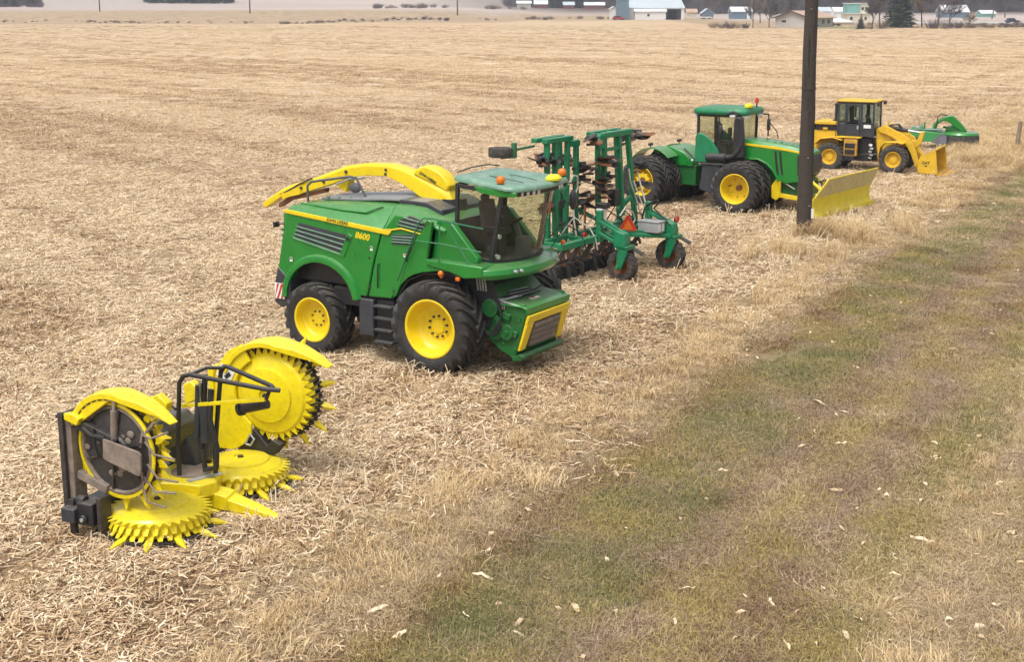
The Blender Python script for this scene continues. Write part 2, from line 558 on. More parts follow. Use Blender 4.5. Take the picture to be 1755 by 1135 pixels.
def ground_material():
    m, nt, out = _nodes('ground_soil')
    L = nt.links.new
    p = N(nt, 'ShaderNodeBsdfPrincipled'); p.inputs['Roughness'].default_value = 0.95; p.inputs['Specular IOR Level'].default_value = 0.15
    L(p.outputs[0], out.inputs['Surface'])
    geo = N(nt, 'ShaderNodeNewGeometry')
    P = geo.outputs['Position']
    sx = N(nt, 'ShaderNodeSeparateXYZ'); L(P, sx.inputs[0])

    def math_(op, a, b=None, c=None):
        n = N(nt, 'ShaderNodeMath', operation=op)
        for i, v in enumerate((a, b, c)):
            if v is None: continue
            if isinstance(v, (int, float)): n.inputs[i].default_value = v
            else: L(v, n.inputs[i])
        return n.outputs[0]

    def noise(scale, detail=5.0, rough=0.6, vec=None):
        n = N(nt, 'ShaderNodeTexNoise', i_Scale=scale, i_Detail=detail, i_Roughness=rough)
        L(vec if vec is not None else P, n.inputs['Vector'])
        return n.outputs['Fac']

    def mix(f, a, b, blend='MIX'):
        n = N(nt, 'ShaderNodeMix', data_type='RGBA', blend_type=blend)
        for k, v in (('Factor', f), ('A', a), ('B', b)):
            if isinstance(v, (int, float)): n.inputs[k].default_value = v
            elif isinstance(v, tuple): n.inputs[k].default_value = (*v, 1)
            else: L(v, n.inputs[k])
        return n.outputs['Result']

    def rmp(f, stops, interp='LINEAR'):
        r = ramp(nt, stops, interp); L(f, r.inputs['Fac']); return r.outputs['Color']

    # stubble field: fine litter speckle + row swaths
    mp = N(nt, 'ShaderNodeMapping'); mp.vector_type = 'POINT'
    mp.inputs['Rotation'].default_value = (0, 0, R_(52)); mp.inputs['Scale'].default_value = (0.014, 0.20, 1)
    wv = N(nt, 'ShaderNodeTexNoise', i_Scale=0.012, i_Detail=2.0)
    L(P, wv.inputs['Vector'])
    wsc = N(nt, 'ShaderNodeVectorMath', operation='MULTIPLY_ADD'); L(wv.outputs['Color'], wsc.inputs[0]); wsc.inputs[1].default_value = (14, 14, 0); L(P, wsc.inputs[2])
    L(wsc.outputs[0], mp.inputs['Vector'])
    swath = noise(1.0, 4.0, 0.62, mp.outputs[0])
    mp2 = N(nt, 'ShaderNodeMapping'); mp2.inputs['Rotation'].default_value = (0, 0, R_(52)); mp2.inputs['Scale'].default_value = (0.03, 0.62, 1); L(wsc.outputs[0], mp2.inputs['Vector'])
    rows = noise(1.0, 3.0, 0.6, mp2.outputs[0])
    fine = noise(5.5, 9.0, 0.78)
    mid = noise(0.9, 8.0, 0.75)
    fine_c = rmp(fine, [(0.30, (0.16, 0.095, 0.045)), (0.42, (0.34, 0.225, 0.125)), (0.55, (0.56, 0.42, 0.27)), (0.70, (0.72, 0.58, 0.41))])
    mid_c = rmp(mid, [(0.32, (0.38, 0.25, 0.14)), (0.5, (0.57, 0.435, 0.295)), (0.68, (0.70, 0.57, 0.42))])
    field = mix(0.55, fine_c, mid_c)
    field = mix(rmp(swath, [(0.45, 0.0), (0.57, 0.85)]), field, (0.43, 0.285, 0.135))
    field = mix(rmp(rows, [(0.50, 0.0), (0.62, 0.6)]), field, (0.74, 0.61, 0.46))
    field = mix(rmp(rows, [(0.36, 0.6), (0.48, 0.0)]), field, (0.36, 0.24, 0.125))
    # near ground under the loose litter is damp soil with chaff
    soil = mix(0.5, rmp(noise(9.0, 8.0, 0.75), [(0.35, (0.10, 0.062, 0.035)), (0.55, (0.30, 0.205, 0.12)), (0.72, (0.50, 0.38, 0.25))]), rmp(noise(0.8, 4.0), [(0.35, (0.25, 0.165, 0.095)), (0.65, (0.44, 0.32, 0.20))]))
    dist = N(nt, 'ShaderNodeVectorMath', operation='LENGTH'); L(P, dist.inputs[0])
    d = dist.outputs['Value']
    field = mix(rmp(math_('DIVIDE', d, 200.0), [(0.25, 0.0), (0.75, 1.0)]), soil, field)
    # mown track side, by distance across the field edge
    v = math_('ADD', math_('MULTIPLY', math_('SUBTRACT', sx.outputs[0], float(E0[0])), float(EN[0])), math_('MULTIPLY', math_('SUBTRACT', sx.outputs[1], float(E0[1])), float(EN[1])))
    v = math_('ADD', v, math_('MULTIPLY', math_('SUBTRACT', noise(0.45, 4.0), 0.5), 2.0))
    t = math_('DIVIDE', math_('ADD', v, 3.0), 16.0)
    S = lambda x: (x + 3.0) / 16.0
    verge = rmp(t, [(S(-2.2), (0.40, 0.28, 0.16)), (S(-0.5), (0.42, 0.285, 0.165)), (S(0.0), (0.17, 0.085, 0.045)), (S(0.5), (0.17, 0.14, 0.07)), (S(2.2), (0.20, 0.16, 0.085)), (S(2.9), (0.25, 0.18, 0.115)),
                    (S(3.6), (0.26, 0.19, 0.10)), (S(4.6), (0.22, 0.15, 0.10)), (S(5.6), (0.35, 0.26, 0.16)), (S(7.0), (0.28, 0.22, 0.13)), (S(12.0), (0.24, 0.19, 0.11))])
    verge = mix(rmp(noise(14.0, 7.0, 0.75), [(0.35, 0.0), (0.7, 0.7)]), verge, (0.40, 0.30, 0.18))
    verge = mix(rmp(noise(0.5, 5.0), [(0.5, 0.0), (0.68, 0.3)]), verge, (0.16, 0.165, 0.06))
    vm = rmp(math_('DIVIDE', math_('ADD', v, 3.0), 4.0), [(0.30, 0.0), (0.55, 1.0)])
    near = mix(vm, field, verge)
    # lands beyond the field: rank dry grass, then pale worked ground on the hills
    cell = N(nt, 'ShaderNodeTexVoronoi', i_Scale=0.0042); L(wsc.outputs[0], cell.inputs['Vector'])
    hcol = rmp(cell.outputs['Color'], [(0.2, (0.44, 0.37, 0.33)), (0.5, (0.50, 0.42, 0.37)), (0.8, (0.46, 0.38, 0.33))])
    hcol = mix(rmp(swath, [(0.4, 0.0), (0.7, 0.3)]), hcol, (0.40, 0.32, 0.28))
    grass = rmp(noise(0.30, 8.0, 0.7), [(0.35, (0.26, 0.185, 0.115)), (0.55, (0.42, 0.31, 0.20)), (0.7, (0.52, 0.40, 0.28))])
    az = math_('DIVIDE', sx.outputs[0], math_('MAXIMUM', sx.outputs[1], 1.0))
    k = rmp(math_('ADD', math_('MULTIPLY', az, 4.0), 0.4), [(0.1, 0.0), (0.6, 1.0)])
    # field ends nearer on the far right where the houses stand
    r_end = math_('ADD', 468.0, math_('MULTIPLY', math_('SUBTRACT', noise(0.010, 3.0), 0.5), 90.0))
    r_end = math_('SUBTRACT', r_end, math_('MULTIPLY', rmp(math_('ADD', math_('MULTIPLY', az, 4.0), 0.0), [(0.50, 0.0), (0.62, 1.0)]), 70.0))
    r_end = math_('ADD', r_end, math_('MULTIPLY', rmp(math_('ADD', math_('MULTIPLY', az, 4.0), 0.5), [(0.45, 0.0), (0.56, 1.0), (0.93, 1.0), (1.0, 0.0)]), 60.0))
    f1 = math_('DIVIDE', math_('SUBTRACT', d, r_end), 8.0)
    f1 = rmp(f1, [(0.0, 0.0), (1.0, 1.0)])
    f2 = rmp(math_('DIVIDE', math_('SUBTRACT', d, math_('ADD', r_end, 110.0)), 60.0), [(0.0, 0.0), (1.0, 1.0)])
    hcol = mix(math_('MULTIPLY', k, rmp(math_('DIVIDE', math_('SUBTRACT', d, 670.0), 60.0), [(0.0, 0.0), (1.0, 1.0)])), hcol, (0.13, 0.10, 0.085))
    far = mix(f2, grass, hcol)
    col = mix(f1, near, far)
    L(col, p.inputs['Base Color'])
    h = math_('ADD', math_('MULTIPLY', fine, 0.6), math_('MULTIPLY', noise(24.0, 5.0, 0.7), 0.4))
    b = N(nt, 'ShaderNodeBump', i_Strength=0.7, i_Distance=0.06)
    L(h, b.inputs['Height']); L(b.outputs[0], p.inputs['Normal'])
    return m


me.materials.append(ground_material())
g = bpy.data.objects.new('ground', me); COL.objects.link(g); tag(g, kind='structure')
# ------------------------------------------------------------------ forage harvester
def mirror_y(pts): return [(x, -y, z) for x, y, z in pts]

HARV = (-0.95, 30.83, 0.0)
H_RZ = R_(-32)


def build_harvester():
    t = thing('forage_harvester', 'green and yellow forage harvester with glazed cab and long yellow spout folded back', 'harvester', HARV, H_RZ)
    # wheels
    fk = WheelKit(1.06, 0.76, 0.63, 20,
                  [(0.655, -0.335), (0.66, -0.35), (0.635, -0.36), (0.60, -0.345), (0.585, -0.29), (0.565, -0.20), (0.54, -0.12), (0.50, -0.06), (0.44, -0.02),
                   (0.33, 0.01), (0.30, 0.015), (0.285, 0.0), (0.17, 0.0), (0.15, -0.03), (0.02, -0.035)],
                  (0.235, 0.0, 10, 0.030), M['tyre'], M['yellow'], M['dark'], 0.075, 1.25, 0.05)
    rk = WheelKit(0.86, 0.60, 0.50, 18,
                  [(0.52, -0.265), (0.525, -0.28), (0.50, -0.29), (0.47, -0.275), (0.455, -0.2), (0.43, -0.09), (0.38, -0.05), (0.25, -0.03), (0.22, -0.03), (0.12, -0.06), (0.02, -0.065)],
                  (0.17, -0.03, 8, 0.024), M['tyre'], M['yellow'], M['dark'], 0.062, 1.25, 0.044)
    fk.put(t, 0, -1.23, 1.015, -1, spin=0.1)
    fk.put(t, 0.12, 1.98, 1.015, 1, spin=0.2)
    rk.put(t, -3.36, -1.22, 0.80, -1, spin=0.3)
    rk.put(t, -3.36, 1.22, 0.80, 1)
    # chassis
    b = MB(); b.box(-4.1, 0.75, -0.55, 0.55, 0.75, 1.55); b.box(-0.28, 0.28, -0.9, 1.65, 0.72, 1.3); b.cyl((-3.36, -0.95, 0.8), (-3.36, 0.95, 0.8), 0.16)
    b.box(-2.9, -1.2, -1.25, 1.25, 1.2, 1.6); b.box(0.1, 1.0, -0.85, 0.85, 1.55, 2.25); b.box(-1.4, 0.4, -1.1, 1.1, 1.5, 2.2)
    b.box(-4.2, -1.0, -1.2, 1.2, 1.65, 3.0)
    b.build('chassis', M['black'], t, 0.02)
    # rear bodywork, each side
    A = [(-4.30, 1.62), (-4.0, 1.6)]
    for k in range(0, 11):                        # wheel arch
        a = PI - k * PI * 0.92 / 10
        A.append((-3.10 + 1.02 * math.cos(a) * 1.0, 1.28 + 0.93 * math.sin(a)))
    side = A[:2] + A[2:] + [(-2.02, 1.53), (-1.80, 1.53), (-1.80, 3.01), (-1.16, 2.9)]
    panel = [(-4.36, 1.95), (-4.18, 1.60)] + A[2:] + [(-2.03, 1.52), (-1.79, 1.52), (-1.57, 2.4), (-1.36, 3.02), (-4.05, 3.25), (-4.18, 2.75)]
    for s in (-1, 1):
        b = MB(); b.prism(panel, 'y', s * 1.36, s * 1.45)
        sp = b.build('side_panel', M['green'], t, 0.025)
        # raised arch lip
        arc_o = [(-3.10 + 1.05 * math.cos(PI - k * PI * 0.95 / 14), 1.27 + 0.97 * math.sin(PI - k * PI * 0.95 / 14)) for k in range(15)]
        b = MB()
        rings = []
        for (x, z) in arc_o:
            dx, dz = x + 3.10, z - 1.27
            L = math.hypot(dx, dz); dx /= L; dz /= L
            rings.append([(x - dx * 0.07, s * 1.44, z - dz * 0.07), (x - dx * 0.07, s * 1.53, z - dz * 0.07), (x - dx * 0.0, s * 1.545, z), (x + dx * 0.07, s * 1.525, z + dz * 0.07), (x + dx * 0.11, s * 1.44, z + dz * 0.11)])
        b.loft(rings)
        b.build('fender', M['green'], t, 0.0)
        # engine side door ahead of the seam
        door = [(-1.76, 1.52), (-1.12, 1.54), (-0.90, 1.82), (-0.42, 3.0), (-0.60, 3.40), (-0.98, 3.42), (-1.33, 3.02), (-1.54, 2.4)]
        b = MB(); b.prism(door, 'y', s * 1.33, s * 1.44)
        dr = b.build('engine_door', M['green'], t, 0.025)
        b = MB(); b.tube([(-1.47, s * 1.45, 1.75), (-1.47, s * 1.475, 1.8), (-1.45, s * 1.475, 2.25), (-1.42, s * 1.45, 2.3)], 0.016, 6)
        b.build('door_handle', M['black'], dr)
        # front lower panel with the wheel arch
        fp = [(-1.08, 1.56), (-0.97, 1.62), (-0.86, 1.86), (-0.70, 2.02), (-0.50, 2.14), (-0.25, 2.22), (0.10, 2.28), (0.45, 2.30), (0.45, 2.44), (-0.14, 2.52),
              (-0.10, 2.7), (0.02, 3.33), (-0.10, 3.40), (-0.46, 3.05), (-0.86, 1.98)]
        b = MB(); b.prism(fp, 'y', s * 1.36, s * 1.46)
        b.build('front_side_panel', M['green'], t, 0.02)
        # panel set back beside the cab with its sloping shoulder
        b = MB(); b.prism([(-0.16, 2.45), (1.05, 2.50), (1.05, 2.62), (0.36, 3.36), (0.0, 3.36)], 'y', s * 1.08, s * 1.26)
        b.build('cab_side_panel', M['green'], t, 0.03)
        # fender over front wheel (dark underside)
        b = MB(); b.sheet([(-0.95, s * 1.40, 1.66), (-0.70, s * 1.40, 2.0), (-0.25, s * 1.40, 2.2), (0.4, s * 1.40, 2.27), (0.85, s * 1.40, 2.2)],
                          [(-0.95, s * 0.75, 1.66), (-0.70, s * 0.75, 2.0), (-0.25, s * 0.75, 2.2), (0.4, s * 0.75, 2.27), (0.85, s * 0.75, 2.2)], -0.03)
        b.build('wheel_guard', M['black'], t)
        # big slatted intake
        q = [(-3.70, 3.04), (-2.30, 2.875), (-2.50, 2.40), (-3.87, 2.66)]
        b = MB(); b.prism(q, 'y', s * 1.40, s * 1.453)
        it = b.build('air_intake', M['slate'], t, 0.02)
        for k in range(4):
            f = 0.27 + 0.24 * k
            p0 = (-3.70 - 0.17 * f, s * 1.462, 3.04 - 0.38 * f); p1 = (-2.30 - 0.20 * f, s * 1.462, 2.875 - 0.475 * f)
            b = MB(); b.bar(p0, p1, 0.03, 0.028); b.build('slat', M['green_roof'], it, 0.006)
        b = MB(); b.prism([(-2.27, 2.91), (-2.15, 2.84), (-2.40, 2.34), (-2.52, 2.36), (-3.9, 2.63), (-3.88, 2.69), (-2.50, 2.43)], 'y', s * 1.44, s * 1.47)
        b.build('intake_rim', M['green'], it, 0.01)
        b = MB(); b.cyl((-2.27, s * 1.45, 2.78), (-2.27, s * 1.49, 2.78), 0.05, n=10); b.build('latch', M['black'], it)
        # vents in the shoulder ahead of the seam: upper and lower
        for q2, sl in (([(-0.92, 3.20), (-0.80, 3.34), (-0.56, 3.43), (-0.34, 3.38), (-0.13, 3.27), (-0.26, 3.12)],
                        [((-0.72, 3.385), (-0.20, 3.30)), ((-0.84, 3.30), (-0.19, 3.215)), ((-0.90, 3.225), (-0.25, 3.14))]),
                       ([(-1.04, 2.99), (-0.36, 3.03), (-0.58, 2.79), (-1.08, 2.77)],
                        [((-1.03, 2.945), (-0.42, 2.965)), ((-1.05, 2.885), (-0.48, 2.90)), ((-1.06, 2.825), (-0.54, 2.84))])):
            b = MB(); b.prism(q2, 'y', s * 1.40, s * 1.464)
            vt = b.build('side_vent', M['slate'], t, 0.01)
            for (xa, za), (xb, zb) in sl:
                b = MB(); b.bar((xa, s * 1.468, za), (xb, s * 1.468, zb), 0.025, 0.026); b.build('slat', M['green_roof'], vt, 0.006)
        # yellow stripe
        b = MB(); b.prism([(-4.07, 3.31), (-4.10, 3.22), (-1.14, 2.955), (-1.05, 3.06), (-1.3, 3.08)], 'y', s * 1.445, s * 1.475)
        b.prism([(-1.3, 3.085), (-1.06, 3.065), (-0.80, 3.12), (-0.28, 3.05), (-0.28, 3.075), (-0.80, 3.155), (-1.06, 3.10)], 'y', s * 1.447, s * 1.479)
        st = b.build('stripe', M['yellow'], t, 0.012)
        M1 = Matrix.Translation((-2.55, s * 1.476, 3.142)) @ Matrix.Rotation(R_(5.1), 4, 'Y') @ (Matrix.Rotation(R_(90), 4, 'X') if s < 0 else Matrix.Rotation(PI, 4, 'Z') @ Matrix.Rotation(R_(90), 4, 'X'))
        text('lettering', 'JOHN DEERE', 0.105, M['cap_print'], st, M1, bold=0.002)
        M1 = Matrix.Translation((-1.88, s * 1.453, 2.865)) @ Matrix.Rotation(R_(5.5), 4, 'Y') @ (Matrix.Rotation(R_(90), 4, 'X') if s < 0 else Matrix.Rotation(PI, 4, 'Z') @ Matrix.Rotation(R_(90), 4, 'X'))
        text('model_number', '8600', 0.20, M['yellow'], t, M1, bold=0.006, shear=0.2)
        # amber marker lights
        b = MB(); b.sphere((0.30, s * 1.56, 2.27), 0.065, 12); b.cyl((0.30, s * 1.50, 2.2), (0.30, s * 1.56, 2.2), 0.03, n=8); b.build('marker_light', M['orange'], t)
        b = MB(); b.cbox((0.72, s * 1.53, 2.19), (0.10, 0.05, 0.08)); b.build('reflector', M['orange'], t, 0.01)
    for x, z, w_, h_ in ((-0.70, 2.55, 0.10, 0.07), (-1.62, 2.62, 0.07, 0.10), (0.25, 2.41, 0.12, 0.05), (-3.95, 2.15, 0.08, 0.10)):
        b = MB(); b.cbox((x, -1.4635, z), (w_, 0.006, h_)); dd = b.build('decal', M['white'], t)
        b = MB(); b.cbox((x, -1.468, z + h_ * 0.22), (w_ * 0.8, 0.004, h_ * 0.3)); b.build('decal_mark', M['red'] if w_ > 0.08 else M['cap_print'], dd)
    for k in range(7):
        b = MB(); b.cyl((-2.35 - 0.25 * k, -1.44, 3.02 + 0.022 * k), (-2.35 - 0.25 * k, -1.458, 3.02 + 0.022 * k), 0.016, n=6); b.build('panel_screw', M['dark'], t)
    for x, z in ((-1.70, 1.75), (-1.70, 2.4), (-1.05, 1.72), (-0.72, 2.45)):
        b = MB(); b.cyl((x, -1.435, z), (x, -1.462, z), 0.03, n=10); b.build('latch', M['dark'], t)
    # rear face, bumper, warning boards
    b = MB(); b.prism([(-4.30, 1.75), (-4.22, 3.2), (-4.05, 3.3), (-3.95, 3.2), (-4.0, 1.7)], 'y', -1.36, 1.36); b.build('rear_door', M['green'], t, 0.02)
    b = MB()
    b.prism([(-4.50, 1.10), (-4.46, 1.62), (-4.36, 1.94), (-4.0, 1.66), (-4.02, 1.12), (-4.3, 0.98)], 'y', -1.47, 1.47)
    b.build('rear_bumper', M['slate'], t, 0.03)
    for s in (-1, 1):
        b = MB(); b.box(-4.44, -4.16, s * 1.50 - 0.012, s * 1.50 + 0.012, 1.20, 1.56)
        wp = b.build('warning_board', M['white'], t)
        for k in range(3):
            x0 = -4.44 + k * 0.12 - 0.06
            poly = [(max(-4.439, x0), 1.205), (max(-4.439, min(-4.161, x0 + 0.06)), 1.205), (min(-4.161, max(-4.439, x0 + 0.20)), 1.555), (min(-4.161, max(-4.439, x0 + 0.14)), 1.555)]
            b = MB(); b.prism(poly, 'y', s * 1.513, s * 1.517); b.build('red_stripe', M['red'], wp)
        b = MB(); b.tube([(-4.15, s * 1.40, 2.95), (-4.34, s * 1.46, 2.95)], 0.02, 6); b.cbox((-4.36, s * 1.46, 2.93), (0.07, 0.16, 0.12)); b.build('rear_lamp', M['black'], t, 0.01)
        for k in range(4):
            b = MB(); b.cbox((-4.29, s * 1.30, 2.8 - 0.13 * k), (0.05, 0.16, 0.05)); b.build('rear_vent', M['zinc'], t)
    # hood
    rings = []
    for x, zs, zc, yc, zt, ye in ((-4.08, 3.27, 3.37, 1.22, 3.38, 1.40), (-3.9, 3.27, 3.40, 1.20, 3.44, 1.42), (-2.6, 3.16, 3.44, 1.06, 3.54, 1.43), (-1.35, 3.06, 3.50, 0.95, 3.62, 1.43), (-1.33, 3.06, 3.50, 0.95, 3.62, 1.42)):
        rings.append([(x, -ye, zs - 0.06), (x, -ye, zs), (x, -(ye * 0.55 + yc * 0.45), zs * 0.52 + zc * 0.48), (x, -yc, zc), (x, -yc * 0.72, zt - 0.03), (x, 0, zt), (x, yc * 0.72, zt - 0.03), (x, yc, zc), (x, (ye * 0.55 + yc * 0.45), zs * 0.52 + zc * 0.48), (x, ye, zs), (x, ye, zs - 0.06)])
    b = MB(); b.loft(rings); b.build('hood', M['green'], t, 0.012)
    rings = []
    for x, zs, zc, yc, zt, ye in ((-1.30, 3.08, 3.52, 0.97, 3.64, 1.42), (-0.95, 3.30, 3.53, 0.97, 3.64, 1.40), (-0.55, 3.32, 3.50, 1.0, 3.60, 1.40), (-0.1, 3.25, 3.38, 1.05, 3.42, 1.35), (0.25, 3.15, 3.30, 1.1, 3.32, 1.30)):
        rings.append([(x, -ye, zs - 0.06), (x, -ye, zs), (x, -(ye * 0.5 + yc * 0.5), zs * 0.45 + zc * 0.55), (x, -yc, zc), (x, -yc * 0.72, zt - 0.03), (x, 0, zt), (x, yc * 0.72, zt - 0.03), (x, yc, zc), (x, (ye * 0.5 + yc * 0.5), zs * 0.45 + zc * 0.55), (x, ye, zs), (x, ye, zs - 0.06)])
    b = MB(); b.loft(rings); b.build('shoulder_cowl', M['green'], t, 0.012)
    # raised flute pressed into the hood
    for s in (-1, 1):
        b = MB(); b.tube([(-3.85, s * 1.16, 3.425), (-2.6, s * 1.20, 3.365), (-1.95, s * 1.20, 3.36), (-1.75, s * 1.10, 3.45), (-1.62, s * 1.0, 3.50)], 0.022, 6)
        b.build('hood_crease', M['green'], t)
    b = MB(); b.loft([[(x, -y, z), (x, y, z), (x, y, z + 0.05), (x, -y, z + 0.05)] for x, y, z in ((-3.75, 0.55, 3.44), (-2.6, 0.72, 3.52), (-1.5, 0.82, 3.61), (-0.6, 0.80, 3.60))])
    dk = b.build('hood_deck', M['deck'], t, 0.012)
    for k in range(8):
        b = MB(); b.cbox((-3.5 + 0.33 * k, -0.60 - 0.02 * k, 3.53 + 0.018 * k), (0.07, 0.05, 0.04)); b.build('deck_clip', M['green_roof'], dk, 0.008)
    b = MB(); b.prism([(-1.30, 3.66), (-0.55, 3.645), (-0.15, 3.50), (-0.1, 3.3), (-1.2, 3.3)], 'y', -0.84, 0.84); b.build('deck_front', M['slate'], t, 0.02)
    # spout turret and spout
    b = MB(); b.cyl((-0.42, 0, 3.25), (-0.42, 0, 3.66), 0.36, 0.30, 20); b.build('spout_turret', M['black'], t)
    def spout(T, B, w, name):
        n = len(T); rr = []
        for i in range(n):
            (xt, zt), (xb, zb) = T[i], B[i]
            ww = w[i]
            y0 = -0.04
            c = 0.22
            xm, zm = xt + (xb - xt) * c, zt + (zb - zt) * c
            rr.append([(xb, y0 - ww, zb), (xm, y0 - ww, zm), (xt, y0 - ww * 0.72, zt), (xt, y0 + ww * 0.72, zt), (xm, y0 + ww, zm), (xb, y0 + ww, zb)])
        b = MB(); b.loft(rr)
        return b.build(name, M['yellow'], t, 0.012)
    T1 = [(-0.22, 3.52), (-0.40, 3.84), (-0.9, 4.02), (-1.35, 4.19), (-1.75, 4.29), (-2.12, 4.34)]
    B1 = [(-0.46, 3.24), (-0.85, 3.50), (-1.28, 3.72), (-1.62, 3.89), (-1.90, 3.99), (-2.16, 4.06)]
    s1 = spout(T1, B1, [0.24, 0.24, 0.21, 0.19, 0.18, 0.175], 'spout_base')
    s2 = spout([(-2.10, 4.33), (-2.7, 4.31), (-3.2, 4.23), (-3.30, 4.20)], [(-2.14, 4.05), (-2.7, 4.03), (-3.2, 3.95), (-3.3, 3.93)], [0.165, 0.16, 0.155, 0.155], 'spout_arm')
    s3 = spout([(-3.27, 4.225), (-3.75, 4.05), (-4.29, 3.86), (-4.65, 3.75)], [(-3.32, 3.92), (-3.7, 3.77), (-4.34, 3.57), (-4.7, 3.46)], [0.165, 0.165, 0.16, 0.155], 'spout_arm')
    s4 = spout([(-4.62, 3.77), (-5.06, 3.63), (-5.3, 3.52)], [(-4.68, 3.45), (-5.05, 3.36), (-5.28, 3.28)], [0.165, 0.16, 0.155], 'spout_tip')
    s5 = spout([(-5.22, 3.57), (-5.6, 3.36), (-5.95, 3.15)], [(-5.28, 3.36), (-5.6, 3.17), (-5.86, 3.03)], [0.15, 0.14, 0.12], 'spout_flap')
    b = MB(); b.loft([[(x, -0.13, z), (x, 0.05, z), (x, 0.05, z - 0.10), (x, -0.13, z - 0.10)] for x, z in ((-4.0, 3.64), (-4.6, 3.48), (-5.1, 3.36), (-5.45, 3.17))])
    b.build('wear_plate', M['rust'], t, 0.01)
    for x, z, o in ((-2.12, 4.2, s2), (-3.28, 4.08, s3), (-4.65, 3.61, s4), (-3.95, 3.80, s3), (-2.13, 4.10, s2)):
        b = MB(); b.cyl((x, -0.235, z), (x, 0.155, z), 0.035, n=10); b.build('pivot_bolt', M['dark'], o)
    b = MB(); b.prism([(-3.20, 3.98), (-3.35, 3.60), (-3.50, 3.66), (-3.72, 3.80), (-3.62, 3.92)], 'y', -0.16, 0.08); b.build('knuckle_plate', M['yellow'], s3, 0.01)
    b = MB(); b.tube([(-2.75, -0.22, 3.98), (-3.15, -0.22, 3.93), (-3.55, -0.22, 3.78)], 0.028, 8); b.build('ram', M['brightsteel'], s3)
    b = MB(); b.tube([(-4.3, -0.21, 3.86), (-4.7, -0.21, 3.70), (-5.1, -0.19, 3.50), (-5.35, -0.17, 3.40)], 0.02, 6); b.build('ram', M['dark'], s4)
    b = MB(); b.bar((-0.55, -0.255, 3.52), (-1.9, -0.2, 4.12), 0.03, 0.035); b.build('seam_rib', M['yellow'], s1)
    # cover cap riding on the spout base
    rr = []
    for y, k in ((-0.25, 0.93), (-0.20, 1.0), (0.12, 1.0), (0.17, 0.93)):
        rr.append([(-0.85 + (x + 0.85) * k, y, 4.0 + (z - 4.0) * k) for x, z in ((-0.40, 3.82), (-0.36, 3.95), (-0.45, 4.10), (-0.62, 4.24), (-0.85, 4.33), (-1.08, 4.36), (-1.28, 4.27), (-1.36, 4.17), (-1.0, 4.05), (-0.7, 3.94))])
    b = MB(); b.loft(rr); cp = b.build('spout_cover', M['yellow'], t, 0.02)
    M1 = Matrix.Translation((-0.93, -0.256, 4.10)) @ Matrix.Rotation(R_(26), 4, 'Y') @ Matrix.Rotation(R_(90), 4, 'X')
    text('lettering', 'JOHN DEERE', 0.085, M['cap_print'], cp, M1, bold=0.002)
    # mirror hoop at the rear of the hood
    b = MB(); b.tube([(-3.95, -0.80, 3.40), (-3.95, -0.80, 3.78), (-3.86, -0.76, 3.87), (-2.95, -0.50, 4.02), (-2.80, -0.45, 4.0), (-2.55, -0.42, 3.56)], 0.03, 8); b.build('hood_rail', M['grey'], t)
    b = MB(); b.sphere((-2.86, -0.42, 3.76), 0.14, 14, (1.25, 0.45, 0.85)); b.build('rear_mirror', M['grey'], t)
    # steps between the wheels
    b = MB(); b.box(-2.02, -1.62, -1.46, -0.9, 0.62, 1.46); b.build('tool_box', M['slate'], t, 0.03)
    b = MB(); b.box(-1.60, -1.12, -1.35, -0.85, 0.5, 1.46); st = b.build('step_frame', M['black'], t, 0.02)
    for k in range(4):
        b = MB(); b.cbox((-1.33, -1.40, 0.52 + 0.27 * k), (0.50, 0.20, 0.05)); b.build('step', M['slate'], st, 0.01)
    # platform
    for s in (-1, 1):
        b = MB(); b.prism([(-0.12, 2.40), (-0.12, 2.53), (1.32, 2.50), (1.32, 2.26), (0.85, 2.20), (0.5, 2.30)], 'y', s * 1.50, s * 0.9)
        b.build('platform', M['green'], t, 0.03)
    arc = [(1.30, -1.50), (1.50, -1.38), (1.70, -1.05), (1.86, -0.6), (1.92, 0.0), (1.86, 0.6), (1.70, 1.05), (1.50, 1.38), (1.30, 1.50)]
    inn = [(1.15, -1.1), (1.25, -1.0), (1.42, -0.78), (1.55, -0.4), (1.58, 0.0), (1.55, 0.4), (1.42, 0.78), (1.25, 1.0), (1.15, 1.1)]
    rr = []
    for (xo, yo), (xi, yi) in zip(arc, inn):
        rr.append([(xi, yi, 2.26), (xo - 0.08, yo * 0.96, 2.20), (xo, yo, 2.30), (xo - 0.02, yo * 0.985, 2.42), (xi, yi, 2.50)])
    b = MB(); b.loft(rr); b.build('front_platform', M['green'], t, 0.015)
    for y in (-0.9, -0.75, 0.75):
        b = MB(); b.cyl((1.74 if abs(y) > .8 else 1.80, y, 2.36), (1.82 if abs(y) > .8 else 1.87, y, 2.36), 0.035, n=8); b.build('bolt', M['zinc'], t)
    # handrails
    b = MB()
    b.tube([(-0.88, -1.52, 2.0), (-0.30, -1.52, 3.30), (-0.16, -1.52, 3.42), (0.05, -1.52, 3.43), (1.30, -1.42, 3.30)], 0.017, 6)
    b.tube([(-0.36, -1.52, 2.92), (0.4, -1.52, 2.90), (1.25, -1.42, 2.80)], 0.015, 6)
    b.tube([(0.50, -1.50, 3.38), (0.56, -1.50, 3.1), (0.98, -1.47, 2.52)], 0.015, 6)
    b.tube([(0.26, -1.51, 3.42), (0.22, -1.51, 2.50)], 0.013, 6)
    b.build('handrail', M['rail'], t)
    b = MB(); b.tube([(-0.62, -1.5, 2.45), (-0.60, -1.56, 2.50), (-0.42, -1.56, 2.85), (-0.43, -1.5, 2.88)], 0.018, 6); b.build('grab_handle', M['black'], t)
    # cab
    cabE = sub('cab', t)
